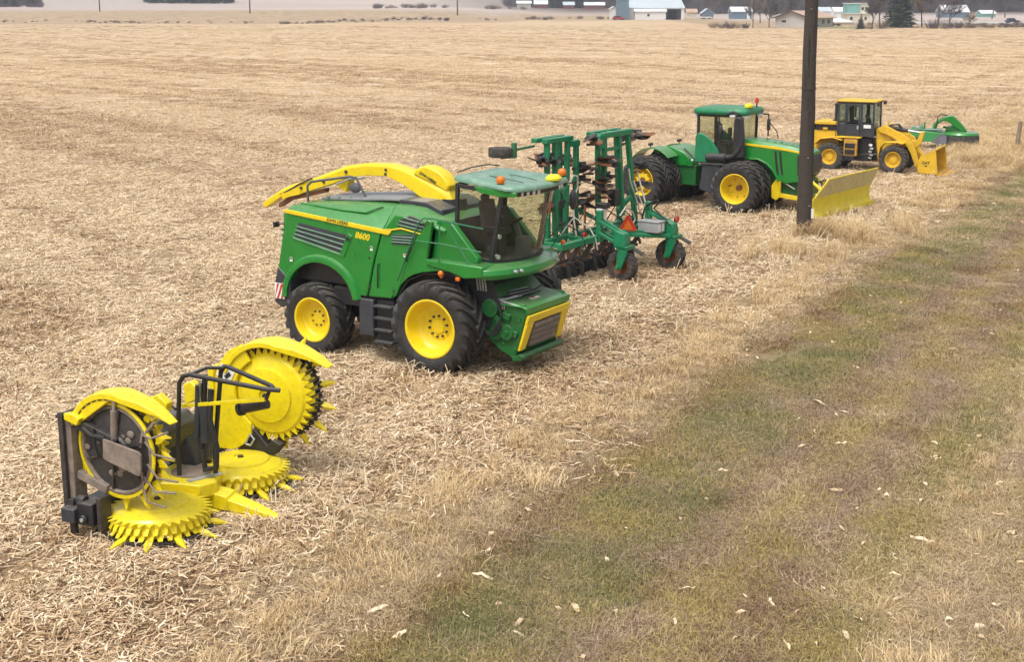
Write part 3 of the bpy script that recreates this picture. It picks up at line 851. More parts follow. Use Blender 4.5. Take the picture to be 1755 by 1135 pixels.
    b = MB(); b.box(0.30, 1.25, -0.94, 0.94, 2.40, 2.50); b.box(0.26, 0.34, -0.93, 0.93, 2.5, 3.3); b.box(0.3, 0.9, -0.93, -0.90, 2.5, 2.62)
    b.prism([(1.0 + .2, -0.93), (1.42, -0.72), (1.55, -0.35), (1.58, 0), (1.55, 0.35), (1.42, 0.72), (1.2, 0.93)], 'z', 2.42, 2.52)
    b.build('cab_floor', M['black'], cabE, 0.01)
    b = MB()
    for s in (-1, 1):
        b.bar((0.30, s * 0.95, 2.5), (0.36, s * 0.97, 4.15), 0.075, 0.09); b.bar((1.20, s * 0.97, 2.50), (1.50, s * 1.0, 4.03), 0.06, 0.10)
        b.bar((0.30, s * 0.95, 2.54), (1.20, s * 0.97, 2.54), 0.05, 0.07); b.bar((0.33, s * 0.96, 4.10), (1.5, s * 1.0, 4.02), 0.07, 0.09)
    b.bar((0.30, -0.95, 3.3), (0.30, 0.95, 3.3), 0.06, 0.08); b.bar((0.36, -0.95, 4.12), (0.36, 0.95, 4.12), 0.06, 0.08)
    b.build('cab_frame', M['black'], cabE, 0.012)
    lo = [(1.22, -0.96), (1.42, -0.78), (1.56, -0.40), (1.60, 0.0), (1.56, 0.40), (1.42, 0.78), (1.22, 0.96)]
    hi = [(1.52, -0.99), (1.70, -0.82), (1.82, -0.42), (1.86, 0.0), (1.82, 0.42), (1.70, 0.82), (1.52, 0.99)]
    b = MB(); b.sheet([(x, y, 2.50) for x, y in lo], [(x, y, 3.98) for x, y in hi], 0.008); b.build('windshield', M['glass'], cabE)
    b = MB(); b.sheet([(x + 0.012, y * 1.01, 2.49) for x, y in lo], [(x + 0.022, y * 1.01, 2.57) for x, y in lo], 0.012); b.build('windshield_seal', M['black'], cabE)
    for s in (-1, 1):
        b = MB(); b.prism([(0.36, 2.58), (1.19, 2.58), (1.47, 3.97), (0.39, 4.06)], 'y', s * 0.965, s * 0.973); b.build('side_window', M['glass'], cabE)
    b = MB(); b.box(0.30, 0.308, -0.92, 0.92, 3.34, 4.08); b.build('rear_window', M['glass'], cabE)
    # seat, console, steering column, monitors
    b = MB(); b.cbox((0.72, 0.0, 3.02), (0.50, 0.50, 0.14)); b.cbox((0.50, 0.0, 3.36), (0.15, 0.50, 0.66), (0, -0.15, 0)); b.cbox((0.42, 0.0, 3.74), (0.10, 0.28, 0.16)); b.cbox((0.70, 0, 2.75), (0.36, 0.34, 0.5))
    b.build('driver_seat', M['seat'], cabE, 0.05, 3)
    b = MB(); b.cbox((0.55, 0.52, 3.20), (0.18, 0.36, 0.55), (0, -0.1, 0)); b.build('passenger_seat', M['seat'], cabE, 0.04)
    b = MB(); b.cbox((0.85, -0.38, 3.10), (0.60, 0.16, 0.12)); b.cbox((1.12, -0.42, 3.32), (0.05, 0.28, 0.22), (0, 0, 0.5)); b.tube([(1.0, -0.42, 2.55), (1.08, -0.42, 3.25)], 0.03, 8); b.build('armrest_console', M['black'], cabE, 0.02)
    b = MB(); b.tube([(1.36, 0.05, 2.5), (1.30, 0.05, 2.9), (1.18, 0.05, 3.22)], 0.07, 8); b.cbox((1.38, 0.05, 2.72), (0.24, 0.34, 0.46)); b.build('steering_column', M['grey'], cabE, 0.03)
    b = MB(); b.lathe([(0.19 + 0.018 * math.cos(a), 0.018 * math.sin(a)) for a in (k * PI / 4 for k in range(8))], 20, axis='z', loop=True)
    b.bar((-0.18, 0, 0), (0.18, 0, 0), 0.03, 0.015); b.bar((0, 0, 0), (0, 0.18, 0), 0.03, 0.015)
    swm = b.mesh('steering_wheel', M['black']); inst('steering_wheel', swm, cabE, (1.15, 0.05, 3.26), (0, R_(-28), 0))
    for y, z in ((-0.80, 3.05), (-0.84, 2.62)):
        b = MB(); b.cyl((1.24, y, z), (1.33, y - 0.02, z), 0.05, n=10); b.build('work_lamp', M['lamp'], cabE)
    b = MB(); b.cbox((1.08, -0.84, 2.72), (0.12, 0.08, 0.22)); b.build('drink_bottle', M['glass_blue'], cabE, 0.03)
    # roof
    def rr_(z, k, dx):
        o = [(0.18, -0.84), (0.30, -0.97), (1.0, -1.06), (1.70, -1.16), (1.92, -1.05), (2.02, -0.55), (2.05, 0), (2.02, 0.55), (1.92, 1.05), (1.70, 1.16), (1.0, 1.06), (0.30, 0.97), (0.18, 0.84)]
        return [(1.1 + (x - 1.1) * k + dx, y * k, z + (1.1 - x) * 0.075) for x, y in o]
    b = MB(); b.loft([rr_(4.11, 0.95, 0), rr_(4.13, 1.0, 0), rr_(4.18, 1.0, 0), rr_(4.225, 0.96, 0), rr_(4.245, 0.80, 0), rr_(4.25, 0.3, 0)])
    rf = b.build('roof', M['green_roof'], t, 0.0, ang=50)
    b = MB(); b.tube([(0.24, -0.80, 4.36), (0.20, -0.2, 4.40), (0.20, 0.5, 4.40), (0.26, 0.84, 4.34)], 0.014, 6); b.build('roof_rail', M['black'], rf)
    for yy in (-0.4, 0.15):
        b = MB(); b.tube([(0.35, yy, 4.305), (1.2, yy - 0.1, 4.262), (1.75, yy - 0.15, 4.205)], 0.008, 5); b.build('roof_crease', M['slate'], rf)
    b = MB(); b.prism([(0.85, 4.10), (0.92, 4.13), (1.90, 4.06), (1.90, 3.97), (1.55, 3.94), (1.0, 4.0)], 'y', -1.10, -1.03)
    b.build('roof_gutter', M['green'], rf, 0.015)
    b = MB(); b.prism([(0.85, 4.10), (0.92, 4.13), (1.90, 4.06), (1.90, 3.97), (1.55, 3.94), (1.0, 4.0)], 'y', 1.03, 1.10); b.build('roof_gutter', M['green'], rf, 0.015)
    rr = []
    for x, y in ((1.62, -1.06), (1.80, -0.98), (1.90, -0.55), (1.93, 0), (1.90, 0.55), (1.80, 0.98), (1.62, 1.06)):
        rr.append([(x, y, 3.95), (x + 0.06, y, 3.96), (x + 0.06, y, 4.07), (x, y, 4.08)])
    b = MB(); b.loft(rr); lb = b.build('light_bar', M['black'], rf, 0.01)
    for y in (-0.82, -0.66, -0.48, -0.30, 0.62, 0.78):
        x = 1.99 - abs(y) ** 3 * 0.16
        b = MB(); b.cyl((x - 0.06, y, 4.01), (x, y, 4.005), 0.052, n=12); b.build('work_light', M['lamp'], lb)
    for x, y, z in ((1.45, -0.98, 4.19), (1.78, 1.02, 4.17)):
        b = MB(); b.cyl((x, y, z - 0.01), (x, y, z + 0.04), 0.07, n=14); b.build('beacon_base', M['black'], rf)
        b = MB(); b.lathe([(0.075, 0.03), (0.092, 0.07), (0.094, 0.11), (0.078, 0.155), (0.045, 0.18), (0.01, 0.186)], 14, (x, y, z), 'z'); b.build('beacon', M['orange'], rf)
    b = MB(); b.loft([[(1.92 + 0.17 * k * math.cos(a), 0.42 + 0.22 * k * math.sin(a), z) for a in [i * PI / 6 for i in range(12)]] for k, z in ((0.8, 4.16), (1.0, 4.18), (1.0, 4.22), (0.6, 4.29))])
    b.build('gps_receiver', mat('receiver_yellow', (0.75, 0.68, 0.02), 0.35), rf)
    # outside mirrors
    b = MB(); b.tube([(1.72, 1.10, 4.05), (1.85, 1.40, 3.98), (1.84, 1.42, 3.7)], 0.018, 6); b.build('mirror_arm', M['black'], t)
    b = MB(); b.sphere((1.84, 1.42, 3.62), 0.16, 14, (0.5, 0.75, 1.5)); b.build('mirror', M['mirror'], t)
    b = MB(); b.tube([(1.35, 0.95, 2.9), (1.62, 1.30, 2.9), (1.62, 1.3, 2.55)], 0.014, 6); b.tube([(1.62, 1.30, 2.9), (1.3, 1.4, 2.5)], 0.014, 6); b.build('far_handrail', M['rail'], t)
    b = MB(); b.sphere((1.66, 1.30, 2.66), 0.06, 10); b.build('marker_light', M['orange'], t)
    # header feeder
    b = MB(); b.prism([(0.85, 1.0), (0.85, 1.85), (1.10, 1.98), (1.42, 1.70), (1.93, 1.63), (2.03, 1.56), (2.02, 1.42), (1.80, 0.62), (1.70, 0.42), (1.32, 0.58)], 'y', -0.86, 0.86)
    fd = b.build('feeder_house', M['green_dirty'], t, 0.025)
    b = MB(); b.prism([(1.68, 0.37), (1.66, 0.48), (1.88, 0.55), (1.94, 0.48), (1.88, 0.40)], 'y', -0.88, 0.88); b.build('lower_lip', M['green_dirty'], fd, 0.015)
    b = MB(); b.prism([(1.40, 1.62), (1.95, 1.62), (2.07, 1.58), (2.06, 1.44), (2.03, 1.44), (2.03, 1.54), (1.93, 1.585), (1.40, 1.585)], 'y', -0.92, 0.92); b.build('top_plate', M['green'], fd, 0.01)
    def PF(y, tt, o=0.0): return (1.80 + 0.245 * tt + o, y, 0.62 + 0.80 * tt)
    for y0, y1, nm in ((-0.88, -0.60, 1), (0.60, 0.88, 1)):
        s = -1 if y0 < 0 else 1
        b = MB(); A = [PF(y0, 0.02, 0.06), PF(y1 if s < 0 else y0, 0.02, 0.06)]
        lo4 = [PF(s * 0.88, 0.0, 0.0), PF(s * 0.66, 0.0, 0.0), PF(s * 0.66, 0.0, 0.07), PF(s * 0.88, 0.0, 0.07)]
        up4 = [PF(s * 0.88, 0.92, 0.0), PF(s * 0.58, 0.92, 0.0), PF(s * 0.58, 0.92, 0.07), PF(s * 0.88, 0.92, 0.07)]
        b.loft([lo4, up4]); b.build('yellow_frame_leg', M['yellow'], fd, 0.015)
    b = MB(); b.loft([[PF(-0.89, 0.78, 0), PF(0.89, 0.78, 0), PF(0.89, 0.78, 0.074), PF(-0.89, 0.78, 0.074)], [PF(-0.89, 1.0, 0), PF(0.89, 1.0, 0), PF(0.89, 1.0, 0.074), PF(-0.89, 1.0, 0.074)]])
    b.build('yellow_frame_top', M['yellow'], fd, 0.015)
    b = MB(); b.loft([[PF(-0.62, 0.05, -0.01), PF(0.62, 0.05, -0.01), PF(0.62, 0.05, 0.012), PF(-0.62, 0.05, 0.012)], [PF(-0.60, 0.8, -0.01), PF(0.60, 0.8, -0.01), PF(0.60, 0.8, 0.012), PF(-0.60, 0.8, 0.012)]])
    b.build('feed_opening', M['black'], fd)
    for k in range(4):
        c = PF(0, 0.14 + 0.17 * k, 0.03)
        b = MB(); b.cyl((c[0], -0.55, c[2]), (c[0], 0.55, c[2]), 0.062, n=10)
        for q in range(6): b.bar((c[0] + 0.065 * math.cos(q * PI / 3), -0.53, c[2] + 0.065 * math.sin(q * PI / 3)), (c[0] + 0.065 * math.cos(q * PI / 3), 0.53, c[2] + 0.065 * math.sin(q * PI / 3)), 0.014, 0.014)
        b.build('feed_roller', M['dirtysteel'], fd)
    b = MB()
    for x, z in ((1.15, 1.0), (1.15, 1.3), (1.15, 1.6), (1.45, 0.75), (1.5, 1.1), (1.5, 1.45), (1.75, 0.65), (1.85, 1.3), (1.3, 1.2), (1.65, 0.95)):
        b.cyl((x, -0.86, z), (x, -0.89, z), 0.025, n=6)
    b.build('bolt_set', M['green'], fd)
    b = MB(); b.cyl((1.15, -0.86, 1.5), (1.15, -0.98, 1.5), 0.22, 0.2, 16); b.cyl((1.3, -0.86, 0.95), (1.3, -0.94, 0.95), 0.14, n=14); b.build('gear_housing', M['green_dirty'], fd, 0.02)
    b = MB(); b.cbox((1.75, -0.1, 1.657), (0.14, 0.34, 0.006)); dcl = b.build('decal', M['white'], fd)
    b = MB(); b.cbox((1.75, -0.16, 1.662), (0.10, 0.10, 0.005)); b.build('decal_mark', M['red'], dcl)
    b = MB(); b.prism([(0.86, 0.98), (0.86, 1.92), (1.06, 1.96), (1.20, 1.70), (1.12, 1.05)], 'y', -0.90, -0.85); b.build('recess_shade_plate', M['black'], fd, 0.01)  # black plate standing in for the shade of a recess beside the feeder
    rh = random.Random(12)
    for k in range(9):
        x0 = 1.02 + 0.05 * k; zt = 1.78 - 0.02 * k
        b = MB(); b.tube([(x0, -0.80 + 0.05 * (k % 3), zt - 0.1), (x0 + 0.06, -0.55 + rh.uniform(-.1, .1), zt + 0.10), (x0 + 0.12, 0.1 + rh.uniform(-.2, .2), zt + 0.08), (x0 + 0.08, 0.70, zt)], rh.uniform(0.012, 0.022), 6); b.build('hydraulic_hose', M[rh.choice(('hose', 'hose', 'zinc', 'brightsteel'))], fd)
    for x, z, w_ in ((1.52, 1.35, 0.22), (1.72, 0.98, 0.16), (1.36, 1.55, 0.14)):
        b = MB(); b.cbox((x, -0.88, z), (w_, 0.05, 0.14), (0, 0.3, 0)); b.build('access_plate', M['green_dirty'], fd, 0.01)
    for yy in (-0.84, 0.84):
        b = MB(); b.box(1.30, 1.98, yy - 0.03, yy + 0.03, 1.60, 1.66); b.build('side_rib', M['green'], fd, 0.01)
    b = MB(); b.tube([(1.2, -0.88, 1.75), (1.5, -0.885, 1.66), (1.9, -0.885, 1.60)], 0.02, 6); b.build('grease_line', M['zinc'], fd)
    b = MB(); b.cyl((1.55, -0.86, 1.0), (1.55, -0.93, 1.0), 0.17, n=16); b.cyl((1.55, -0.93, 1.0), (1.55, -0.96, 1.0), 0.06, n=8); b.build('roller_drive', M['green_dirty'], fd, 0.012)
    b = MB(); b.bar((1.15, -0.92, 1.5), (1.55, -0.92, 1.0), 0.05, 0.10); b.build('drive_guard', M['green_dirty'], fd, 0.01)
    b = MB(); r2 = random.Random(3)
    for k in range(5):
        o = 0.04 * k
        b.tube([(1.0 + o, -0.92, 2.15), (1.25 + o, -0.93, 1.72 - o), (1.42, -0.95 + o * .3, 1.45 - o), (1.45 - o, -0.98, 1.1), (1.3 - o, -1.0, 0.92), (1.0, -0.98, 0.95 + o)], 0.017, 6)
    b.tube([(1.35, -0.85, 1.74), (1.55, -0.4, 1.78), (1.58, 0.2, 1.76), (1.5, 0.7, 1.78)], 0.02, 6)
    b.tube([(1.40, -0.85, 1.72), (1.63, -0.4, 1.74), (1.66, 0.3, 1.72)], 0.02, 6)
    b.build('hydraulic_hose', M['hose'], fd)
    b = MB()
    for k in range(3): b.tube([(1.38 + .05 * k, -0.90, 1.50), (1.40 + .05 * k, -0.88, 1.72), (1.52 + .05 * k, -0.55, 1.74), (1.56 + .05 * k, 0.2, 1.72)], 0.014, 6)
    b.build('hydraulic_pipe', M['brightsteel'], fd)
    b = MB()
    for k in range(4): b.tube([(0.80 + 0.07 * k, -0.95, 2.25), (0.82 + 0.07 * k, -0.9, 1.85)], 0.02, 6)
    b.build('hydraulic_pipe', M['zinc'], fd)
    return t

build_harvester()
# ------------------------------------------------------------------ rotary corn header, wings folded up
def drum_parts(parent, M4, dark_under=False, seed=0):
    """A rotor: domed drum, scalloped tooth rings, knife disc. Local axis z, base at z=0."""
    b = MB(M4); b.lathe([(0.70, 0.12), (0.70, 0.36), (0.66, 0.40), (0.635, 0.405), (0.475, 0.455), (0.465, 0.485), (0.30, 0.515), (0.12, 0.53), (0.11, 0.50), (0.02, 0.50)], 44, axis='z')
    dr = b.build('drum', M['header_yellow'], parent, ang=24)
    b = MB(M4); b.cyl((0, 0, 0.495), (0, 0, 0.535), 0.05, n=10); b.build('drum_cap', M['dark'], dr)
    NT = 34
    for ring, (z, r0, r1, th, dz) in enumerate(((0.355, 0.66, 0.82, 0.010, -0.012), (0.27, 0.68, 0.78, 0.010, -0.075), (0.165, 0.68, 0.79, 0.010, -0.06))):
        b = MB(M4)
        for k in range(NT):
            a = 2 * PI * (k + 0.5 * ring) / NT
            h = PI / NT * 0.98; tw = 0.12 if ring == 0 else 0.45
            pts = [(r0 * math.cos(a - h), r0 * math.sin(a - h)), (r0 * math.cos(a + h), r0 * math.sin(a + h)), ((r0 + .05) * math.cos(a + h * 0.8), (r0 + .05) * math.sin(a + h * 0.8)),
                   (r1 * math.cos(a + h * tw), r1 * math.sin(a + h * tw)), (r1 * math.cos(a - h * tw), r1 * math.sin(a - h * tw)), ((r0 + .05) * math.cos(a - h * 0.8), (r0 + .05) * math.sin(a - h * 0.8))]
            vs = []
            for zz in (0, th):
                for i, (x, y) in enumerate(pts):
                    vs.append((x, y, z + zz + (dz if i in (3, 4) else 0)))
            b.add(vs, [(0, 5, 4, 3, 2, 1), (6, 7, 8, 9, 10, 11)] + [((i + 1) % 6, i, 6 + i, 6 + (i + 1) % 6) for i in range(6)][::-1])
        o = b.build('tooth_ring', M['header_yellow'], dr)
        tag(o, kind='stuff')
    b = MB(M4)                                  # knife disc with fine saw edge
    n = 72
    rim = [((0.80 if k % 2 else 0.845) * math.cos(2 * PI * k / n), (0.80 if k % 2 else 0.845) * math.sin(2 * PI * k / n)) for k in range(n)]
    b.prism(rim, 'z', 0.06, 0.085); b.build('knife_disc', M['dark'], dr)
    b = MB(M4); b.lathe([(0.60, 0.02), (0.62, 0.06), (0.55, 0.10)], 32, axis='z'); b.build('gear_pan', M['dark'], dr)
    return dr


def finger(parent, M4, r, a, l, h0, m):
    """Pointed crop guide lying outside the rotor."""
    b = MB(M4)
    ca, sa = math.cos(a), math.sin(a)
    def P(u, v, z): return (r * ca + u * ca - v * sa, r * sa + u * sa + v * ca, z)
    b.loft([[P(-0.12, -0.055, h0), P(-0.12, 0.055, h0), P(-0.12, 0.055, h0 + .05), P(-0.12, 0, h0 + .09), P(-0.12, -0.055, h0 + .05)],
            [P(0.08, -0.06, h0 - .01), P(0.08, 0.06, h0 - .01), P(0.08, 0.06, h0 + .03), P(0.08, 0, h0 + .07), P(0.08, -0.06, h0 + .03)],
            [P(l, -0.008, h0 - .03), P(l, 0.008, h0 - .03), P(l, 0.008, h0 - .02), P(l, 0, h0 - .015), P(l, -0.008, h0 - .02)]])
    return b.build('guide_point', m, parent)


def build_header():
    t = thing('corn_header', 'yellow rotary corn header on the ground with both toothed wings folded upright', 'corn header', (-5.03, 21.3, 0), R_(-24))
    I = Matrix.Identity(4)
    for y in (-1.10, 1.10):
        Mx = Matrix.Translation((0.05, y, 0.02)) @ Matrix.Rotation(0.3 * y, 4, 'Z')
        dr = drum_parts(t, Mx)
        for k in range(7):
            finger(dr, Mx, 0.80, R_(-95 + 32 * k) - 0.3 * y, 0.26, 0.07, M['header_yellow'])
        for k in range(3):
            b = MB(Mx)
            a = R_(-80 + 60 * k)
            b.prism([(0.75 * math.cos(a), 0.75 * math.sin(a)), (0.98 * math.cos(a + 0.15), 0.98 * math.sin(a + 0.15)), (0.99 * math.cos(a + 0.4), 0.99 * math.sin(a + 0.4)), (0.76 * math.cos(a + 0.5), 0.76 * math.sin(a + 0.5))], 'z', 0.012 + 0.003 * k, 0.028 + 0.003 * k)
            b.build('skid_plate', M['brightsteel'], dr)
    # cover between the two ground rotors, with the worn dark plate
    b = MB(); b.prism([(-0.75, 0.75), (-0.45, 0.55), (-0.02, 0.62), (0.22, 0.32), (0.42, -0.10), (0.30, -0.38), (-0.02, -0.42), (-0.30, -0.50), (-0.75, -0.75)], 'z', 0.30, 0.54)
    cv = b.build('centre_cover', M['header_yellow'], t, 0.03)
    b = MB(); b.lathe([(0.33, 0.545), (0.33, 0.556), (0.05, 0.556)], 24, (-0.22, 0.13, 0), 'z'); b.build('worn_plate', M['dirtysteel'], cv)
    b = MB(); b.bar((0.02, -0.30, 0.55), (0.28, 0.24, 0.55), 0.12, 0.012, (0, 0, 1)); b.build('wear_strip', M['zinc'], cv)
    # centre divider snout
    b = MB()
    b.loft([[(0.10, -0.16, 0.10), (0.10, 0.20, 0.10), (0.10, 0.20, 0.36), (0.10, 0.08, 0.44), (0.10, -0.16, 0.38)],
            [(0.62, -0.14, 0.08), (0.62, 0.22, 0.08), (0.62, 0.22, 0.30), (0.62, 0.10, 0.36), (0.62, -0.14, 0.31)],
            [(0.64, -0.12, 0.08), (0.64, 0.20, 0.08), (0.64, 0.20, 0.25), (0.64, 0.10, 0.31), (0.64, -0.12, 0.26)],
            [(1.10, -0.10, 0.05), (1.10, 0.14, 0.05), (1.10, 0.14, 0.17), (1.10, 0.06, 0.22), (1.10, -0.10, 0.17)],
            [(1.50, -0.06, 0.04), (1.50, 0.04, 0.04), (1.50, 0.04, 0.09), (1.50, 0.0, 0.12), (1.50, -0.06, 0.08)]])
    sn = b.build('divider_snout', M['header_yellow'], t, 0.012)
    b = MB(); b.prism([(0.66, 0.06), (1.20, 0.045), (1.10, 0.01), (0.8, 0.01)], 'y', -0.16, 0.10); b.build('snout_skid', M['orange'] if False else M['header_yellow'], sn, 0.008)
    # main frame behind
    b = MB(); b.box(-1.05, -0.80, -2.0, 2.0, 0.30, 0.52); b.box(-1.0, -0.82, -1.2, 1.2, 0.95, 1.15); b.box(-1.02, -0.82, -0.75, -0.6, 0.4, 1.1); b.box(-1.02, -0.82, 0.6, 0.75, 0.4, 1.1)
    b.build('main_frame', M['slate'], t, 0.015)
    b = MB(); b.prism([(-0.85, 0.4), (-0.55, 0.4), (-0.30, 0.55), (-0.45, 1.0), (-0.85, 1.1)], 'y', 0.35, 0.95); b.build('gearbox_housing', M['slate'], t, 0.04)
    b = MB(); b.prism([(-0.9, 0.9), (-0.5, 0.9), (-0.42, 1.25), (-0.6, 1.42), (-0.9, 1.40)], 'y', -0.55, 0.65); b.build('gearbox_housing', M['slate'], t, 0.04)
    # yellow post tops at the back
    for y in (-0.30, 0.55):
        b = MB(); b.prism([(-0.62, 1.50), (-0.34, 1.62), (-0.30, 1.78), (-0.48, 1.92), (-0.62, 1.85)], 'y', y, y + 0.16); b.build('folding_stop', M['header_yellow'], t, 0.02)

    # ---- right wing: seen from its dirty underside
    w = sub('right_wing', t)
    CX, CZ = -0.08, 1.44
    Mr = Matrix.Translation((CX, -1.66, CZ)) @ Matrix.Rotation(R_(-90), 4, 'X') @ Matrix.Scale(0.91, 4)     # local z -> +y (towards the middle)
    dr = drum_parts(w, Mr)
    for k in range(7):
        finger(dr, Mr, 0.80, R_(-70 + 26 * k), 0.24, 0.07, M['header_yellow'])
    # underside pan and rings
    b = MB(); b.lathe([(0.63, 0.0), (0.65, -0.03), (0.685, -0.02), (0.685, 0.03), (0.63, 0.05)], 40, (CX, -1.66, CZ), 'y', loop=True); b.build('ring', M['dirtysteel'], w)
    b = MB(); b.lathe([(0.635, 0.02), (0.58, 0.0), (0.25, -0.03), (0.22, -0.06), (0.02, -0.06)], 40, (CX, -1.66, CZ), 'y'); b.build('under_pan', M['dark'], w)
    b = MB(); b.lathe([(0.735, 0.02), (0.75, -0.02), (0.70, -0.03), (0.695, 0.02)], 44, (CX, -1.66, CZ), 'y', loop=True); b.build('edge_ring', M['header_yellow'], w)
    for k in range(6):
        a = R_(20 + 60 * k)
        b = MB(); b.bar((CX + 0.16 * math.cos(a), -1.70, CZ + 0.16 * math.sin(a)), (CX + 0.62 * math.cos(a), -1.685, CZ + 0.62 * math.sin(a)), 0.035, 0.03); b.build('pan_rib', M['dark'], w)
    b = MB(); b.cyl((CX, -1.66, CZ), (CX, -1.78, CZ), 0.17, 0.14, 14); b.build('drive_motor', M['black'], w, 0.01)
    rd = random.Random(9)
    for k in range(16):                        # packed crop trash
        a = rd.uniform(0, 2 * PI); rr_ = rd.uniform(0.2, 0.6)
        b = MB(); b.sphere((CX + rr_ * math.cos(a), -1.685, CZ + rr_ * math.sin(a)), rd.uniform(0.03, 0.08), 8, (1, 0.35, 0.8)); b.build('crop_trash', M['dirtysteel'], w)
    # wing beams
    b = MB(); b.box(-1.12, -0.96, -1.95, -1.70, 0.40, 1.88); b.build('hinge_post', M['dirtysteel'], w, 0.012)
    b = MB(); b.box(-1.15, -1.06, -2.02, -1.96, 0.35, 1.88); b.build('hinge_plate', M['dark'], w, 0.01)
    b = MB(); b.bar((-0.96, -1.86, 1.74), (-0.10, -1.86, 1.52), 0.14, 0.16); b.build('wing_beam', M['dark'], w, 0.012)
    b = MB(); b.tube([(-0.94, -1.80, 1.66), (-0.7, -1.95, 1.68), (-0.55, -1.96, 1.60), (-0.3, -1.93, 1.58)], 0.035, 8); b.tube([(-0.5, -1.95, 1.70), (-0.48, -1.97, 1.45), (-0.44, -1.93, 1.28)], 0.022, 6); b.build('hose', M['hose'], w)
    b = MB(); b.bar((-0.96, -1.84, 0.90), (-0.38, -1.84, 0.74), 0.11, 0.13); b.build('wing_beam', M['dirtysteel'], w, 0.012)
    b = MB(); b.prism([(-0.26, 1.60), (0.42, 1.50), (0.46, 1.46), (0.44, 1.16), (0.40, 1.12), (-0.24, 1.27), (-0.28, 1.30)], 'y', -2.02, -1.98); b.build('skid_shield', M['dirtysteel'], w, 0.01)
    b = MB(); b.cyl((-0.16, -1.88, 1.55), (-0.13, -1.88, 2.02), 0.055, n=12); b.build('fold_ram', M['dirtysteel'], w)
    b = MB(); b.cyl((-0.13, -1.88, 2.02), (-0.12, -1.88, 2.20), 0.032, n=10); b.cyl((-0.12, -1.93, 2.22), (-0.12, -1.83, 2.22), 0.05, n=10); b.build('ram_rod', M['brightsteel'], w)
    b = MB(); b.bar((0.30, -1.82, 1.50), (0.36, -1.82, 1.74), 0.06, 0.04); b.bar((0.38, -1.82, 1.70), (0.60, -1.84, 1.93), 0.05, 0.04); b.bar((0.30, -1.82, 1.12), (0.32, -1.82, 0.80), 0.06, 0.04); b.build('rod_bracket', M['dirtysteel'], w)
    for (x0, z0), (xm, zm), (x1, z1) in (((0.36, 1.70), (0.58, 1.70), (0.82, 1.80)), ((0.40, 1.60), (0.62, 1.46), (0.92, 1.40)), ((0.42, 1.26), (0.66, 1.10), (0.95, 1.06)), ((0.34, 1.05), (0.60, 0.88), (0.90, 0.88)), ((0.32, 0.86), (0.42, 0.70), (0.70, 0.62))):
        b = MB(); b.tube([(x0, -1.84, z0), (xm, -1.90, zm), (x1, -1.80, z1)], 0.017, 6); b.build('crop_rod', M['dirtysteel'], w)
    for k in range(7):                         # lifting fingers along the front edge, yellow
        a = R_(62 - 20 * k)
        c, s_ = math.cos(a), math.sin(a)
        b = MB()
        r0, r1 = 0.70, 1.0
        def Q(r, o, y): return (CX + r * c - o * s_, y, CZ + r * s_ + o * c)
        b.loft([[Q(r0, -.05, -1.5), Q(r0, .05, -1.5), Q(r0, .05, -1.38), Q(r0, -.05, -1.38)], [Q(r0 + .16, -.045, -1.62), Q(r0 + .16, .045, -1.62), Q(r0 + .16, .045, -1.55), Q(r0 + .16, -.045, -1.55)], [Q(r1, -.01 - .08, -1.55), Q(r1, .01 - .08, -1.55), Q(r1, .01 - .08, -1.53), Q(r1, -.01 - .08, -1.53)]])
        b.build('guide_point', M['header_yellow'], w)
    # hood of the wing: band from the rear over the top running to a point in front
    def hood(yA, yB, cx, cz, R0, tipx, tipz, par):
        rr = []
        for k in range(13):
            a = R_(158 - 7.0 * k)
            ro, ri = R0 + 0.07, R0 - 0.02
            rr.append([(cx + ri * math.cos(a), yA, cz + ri * math.sin(a)), (cx + ri * math.cos(a), yB, cz + ri * math.sin(a)), (cx + (ro + .0) * math.cos(a), yB, cz + ro * math.sin(a)), (cx + (ro + .03) * math.cos(a), (yA + yB) / 2, cz + (ro + .03) * math.sin(a)), (cx + ro * math.cos(a), yA, cz + ro * math.sin(a))])
        xe = cx + (R0 + 0.07) * math.cos(R_(158 - 7.0 * 12)); ze = cz + (R0 + 0.07) * math.sin(R_(158 - 7.0 * 12))
        for f in (0.35, 0.7, 1.0):
            k = 1 - 0.75 * f if f < 1 else 0.05
            x = xe + (tipx - xe) * f; z = ze + (tipz - ze) * f + 0.07 * math.sin(PI * f)
            ym = (yA + yB) / 2; hw = (yB - yA) / 2 * (1 - 0.6 * f)
            th = 0.15 * (1 - f) + 0.02
            rr.append([(x, ym - hw, z - th), (x, ym + hw, z - th), (x, ym + hw, z), (x, ym, z + 0.03 * (1 - f)), (x, ym - hw, z)])
        b = MB(); b.loft(rr)
        return b.build('wing_hood', M['header_yellow'], par, 0.012)
    hood(-1.78, -1.36, CX, CZ, 0.83, 0.98, 2.00, w)
    b = MB(); b.prism([(-0.84, 1.70), (-0.48, 1.95), (-0.12, 2.20), (0.02, 2.32), (-0.12, 2.36), (-0.42, 2.27), (-0.70, 2.02)], 'y', -1.76, -1.70); hs_ = b.build('hood_side', M['header_yellow'], w, 0.01)
    for k in range(7):
        a = R_(150 - 9 * k); b = MB(); b.bar((CX + 0.80 * math.cos(a), -1.763, CZ + 0.80 * math.sin(a)), (CX + 0.80 * math.cos(a - 0.09), -1.763, CZ + 0.80 * math.sin(a - 0.09)), 0.008, 0.02); b.build('slot', M['black'], hs_)
    b = MB(); b.prism([(-1.10, 1.86), (-0.85, 1.80), (-0.78, 1.92), (-0.92, 1.98), (-1.10, 1.96)], 'y', -1.95, -1.40); b.build('corner_cover', M['header_yellow'], w, 0.015)
    b = MB(); b.tube([(-1.28, -1.92, 1.88), (-0.95, -1.75, 2.02)], 0.03, 8); b.build('hinge_pin', M['dark'], w)
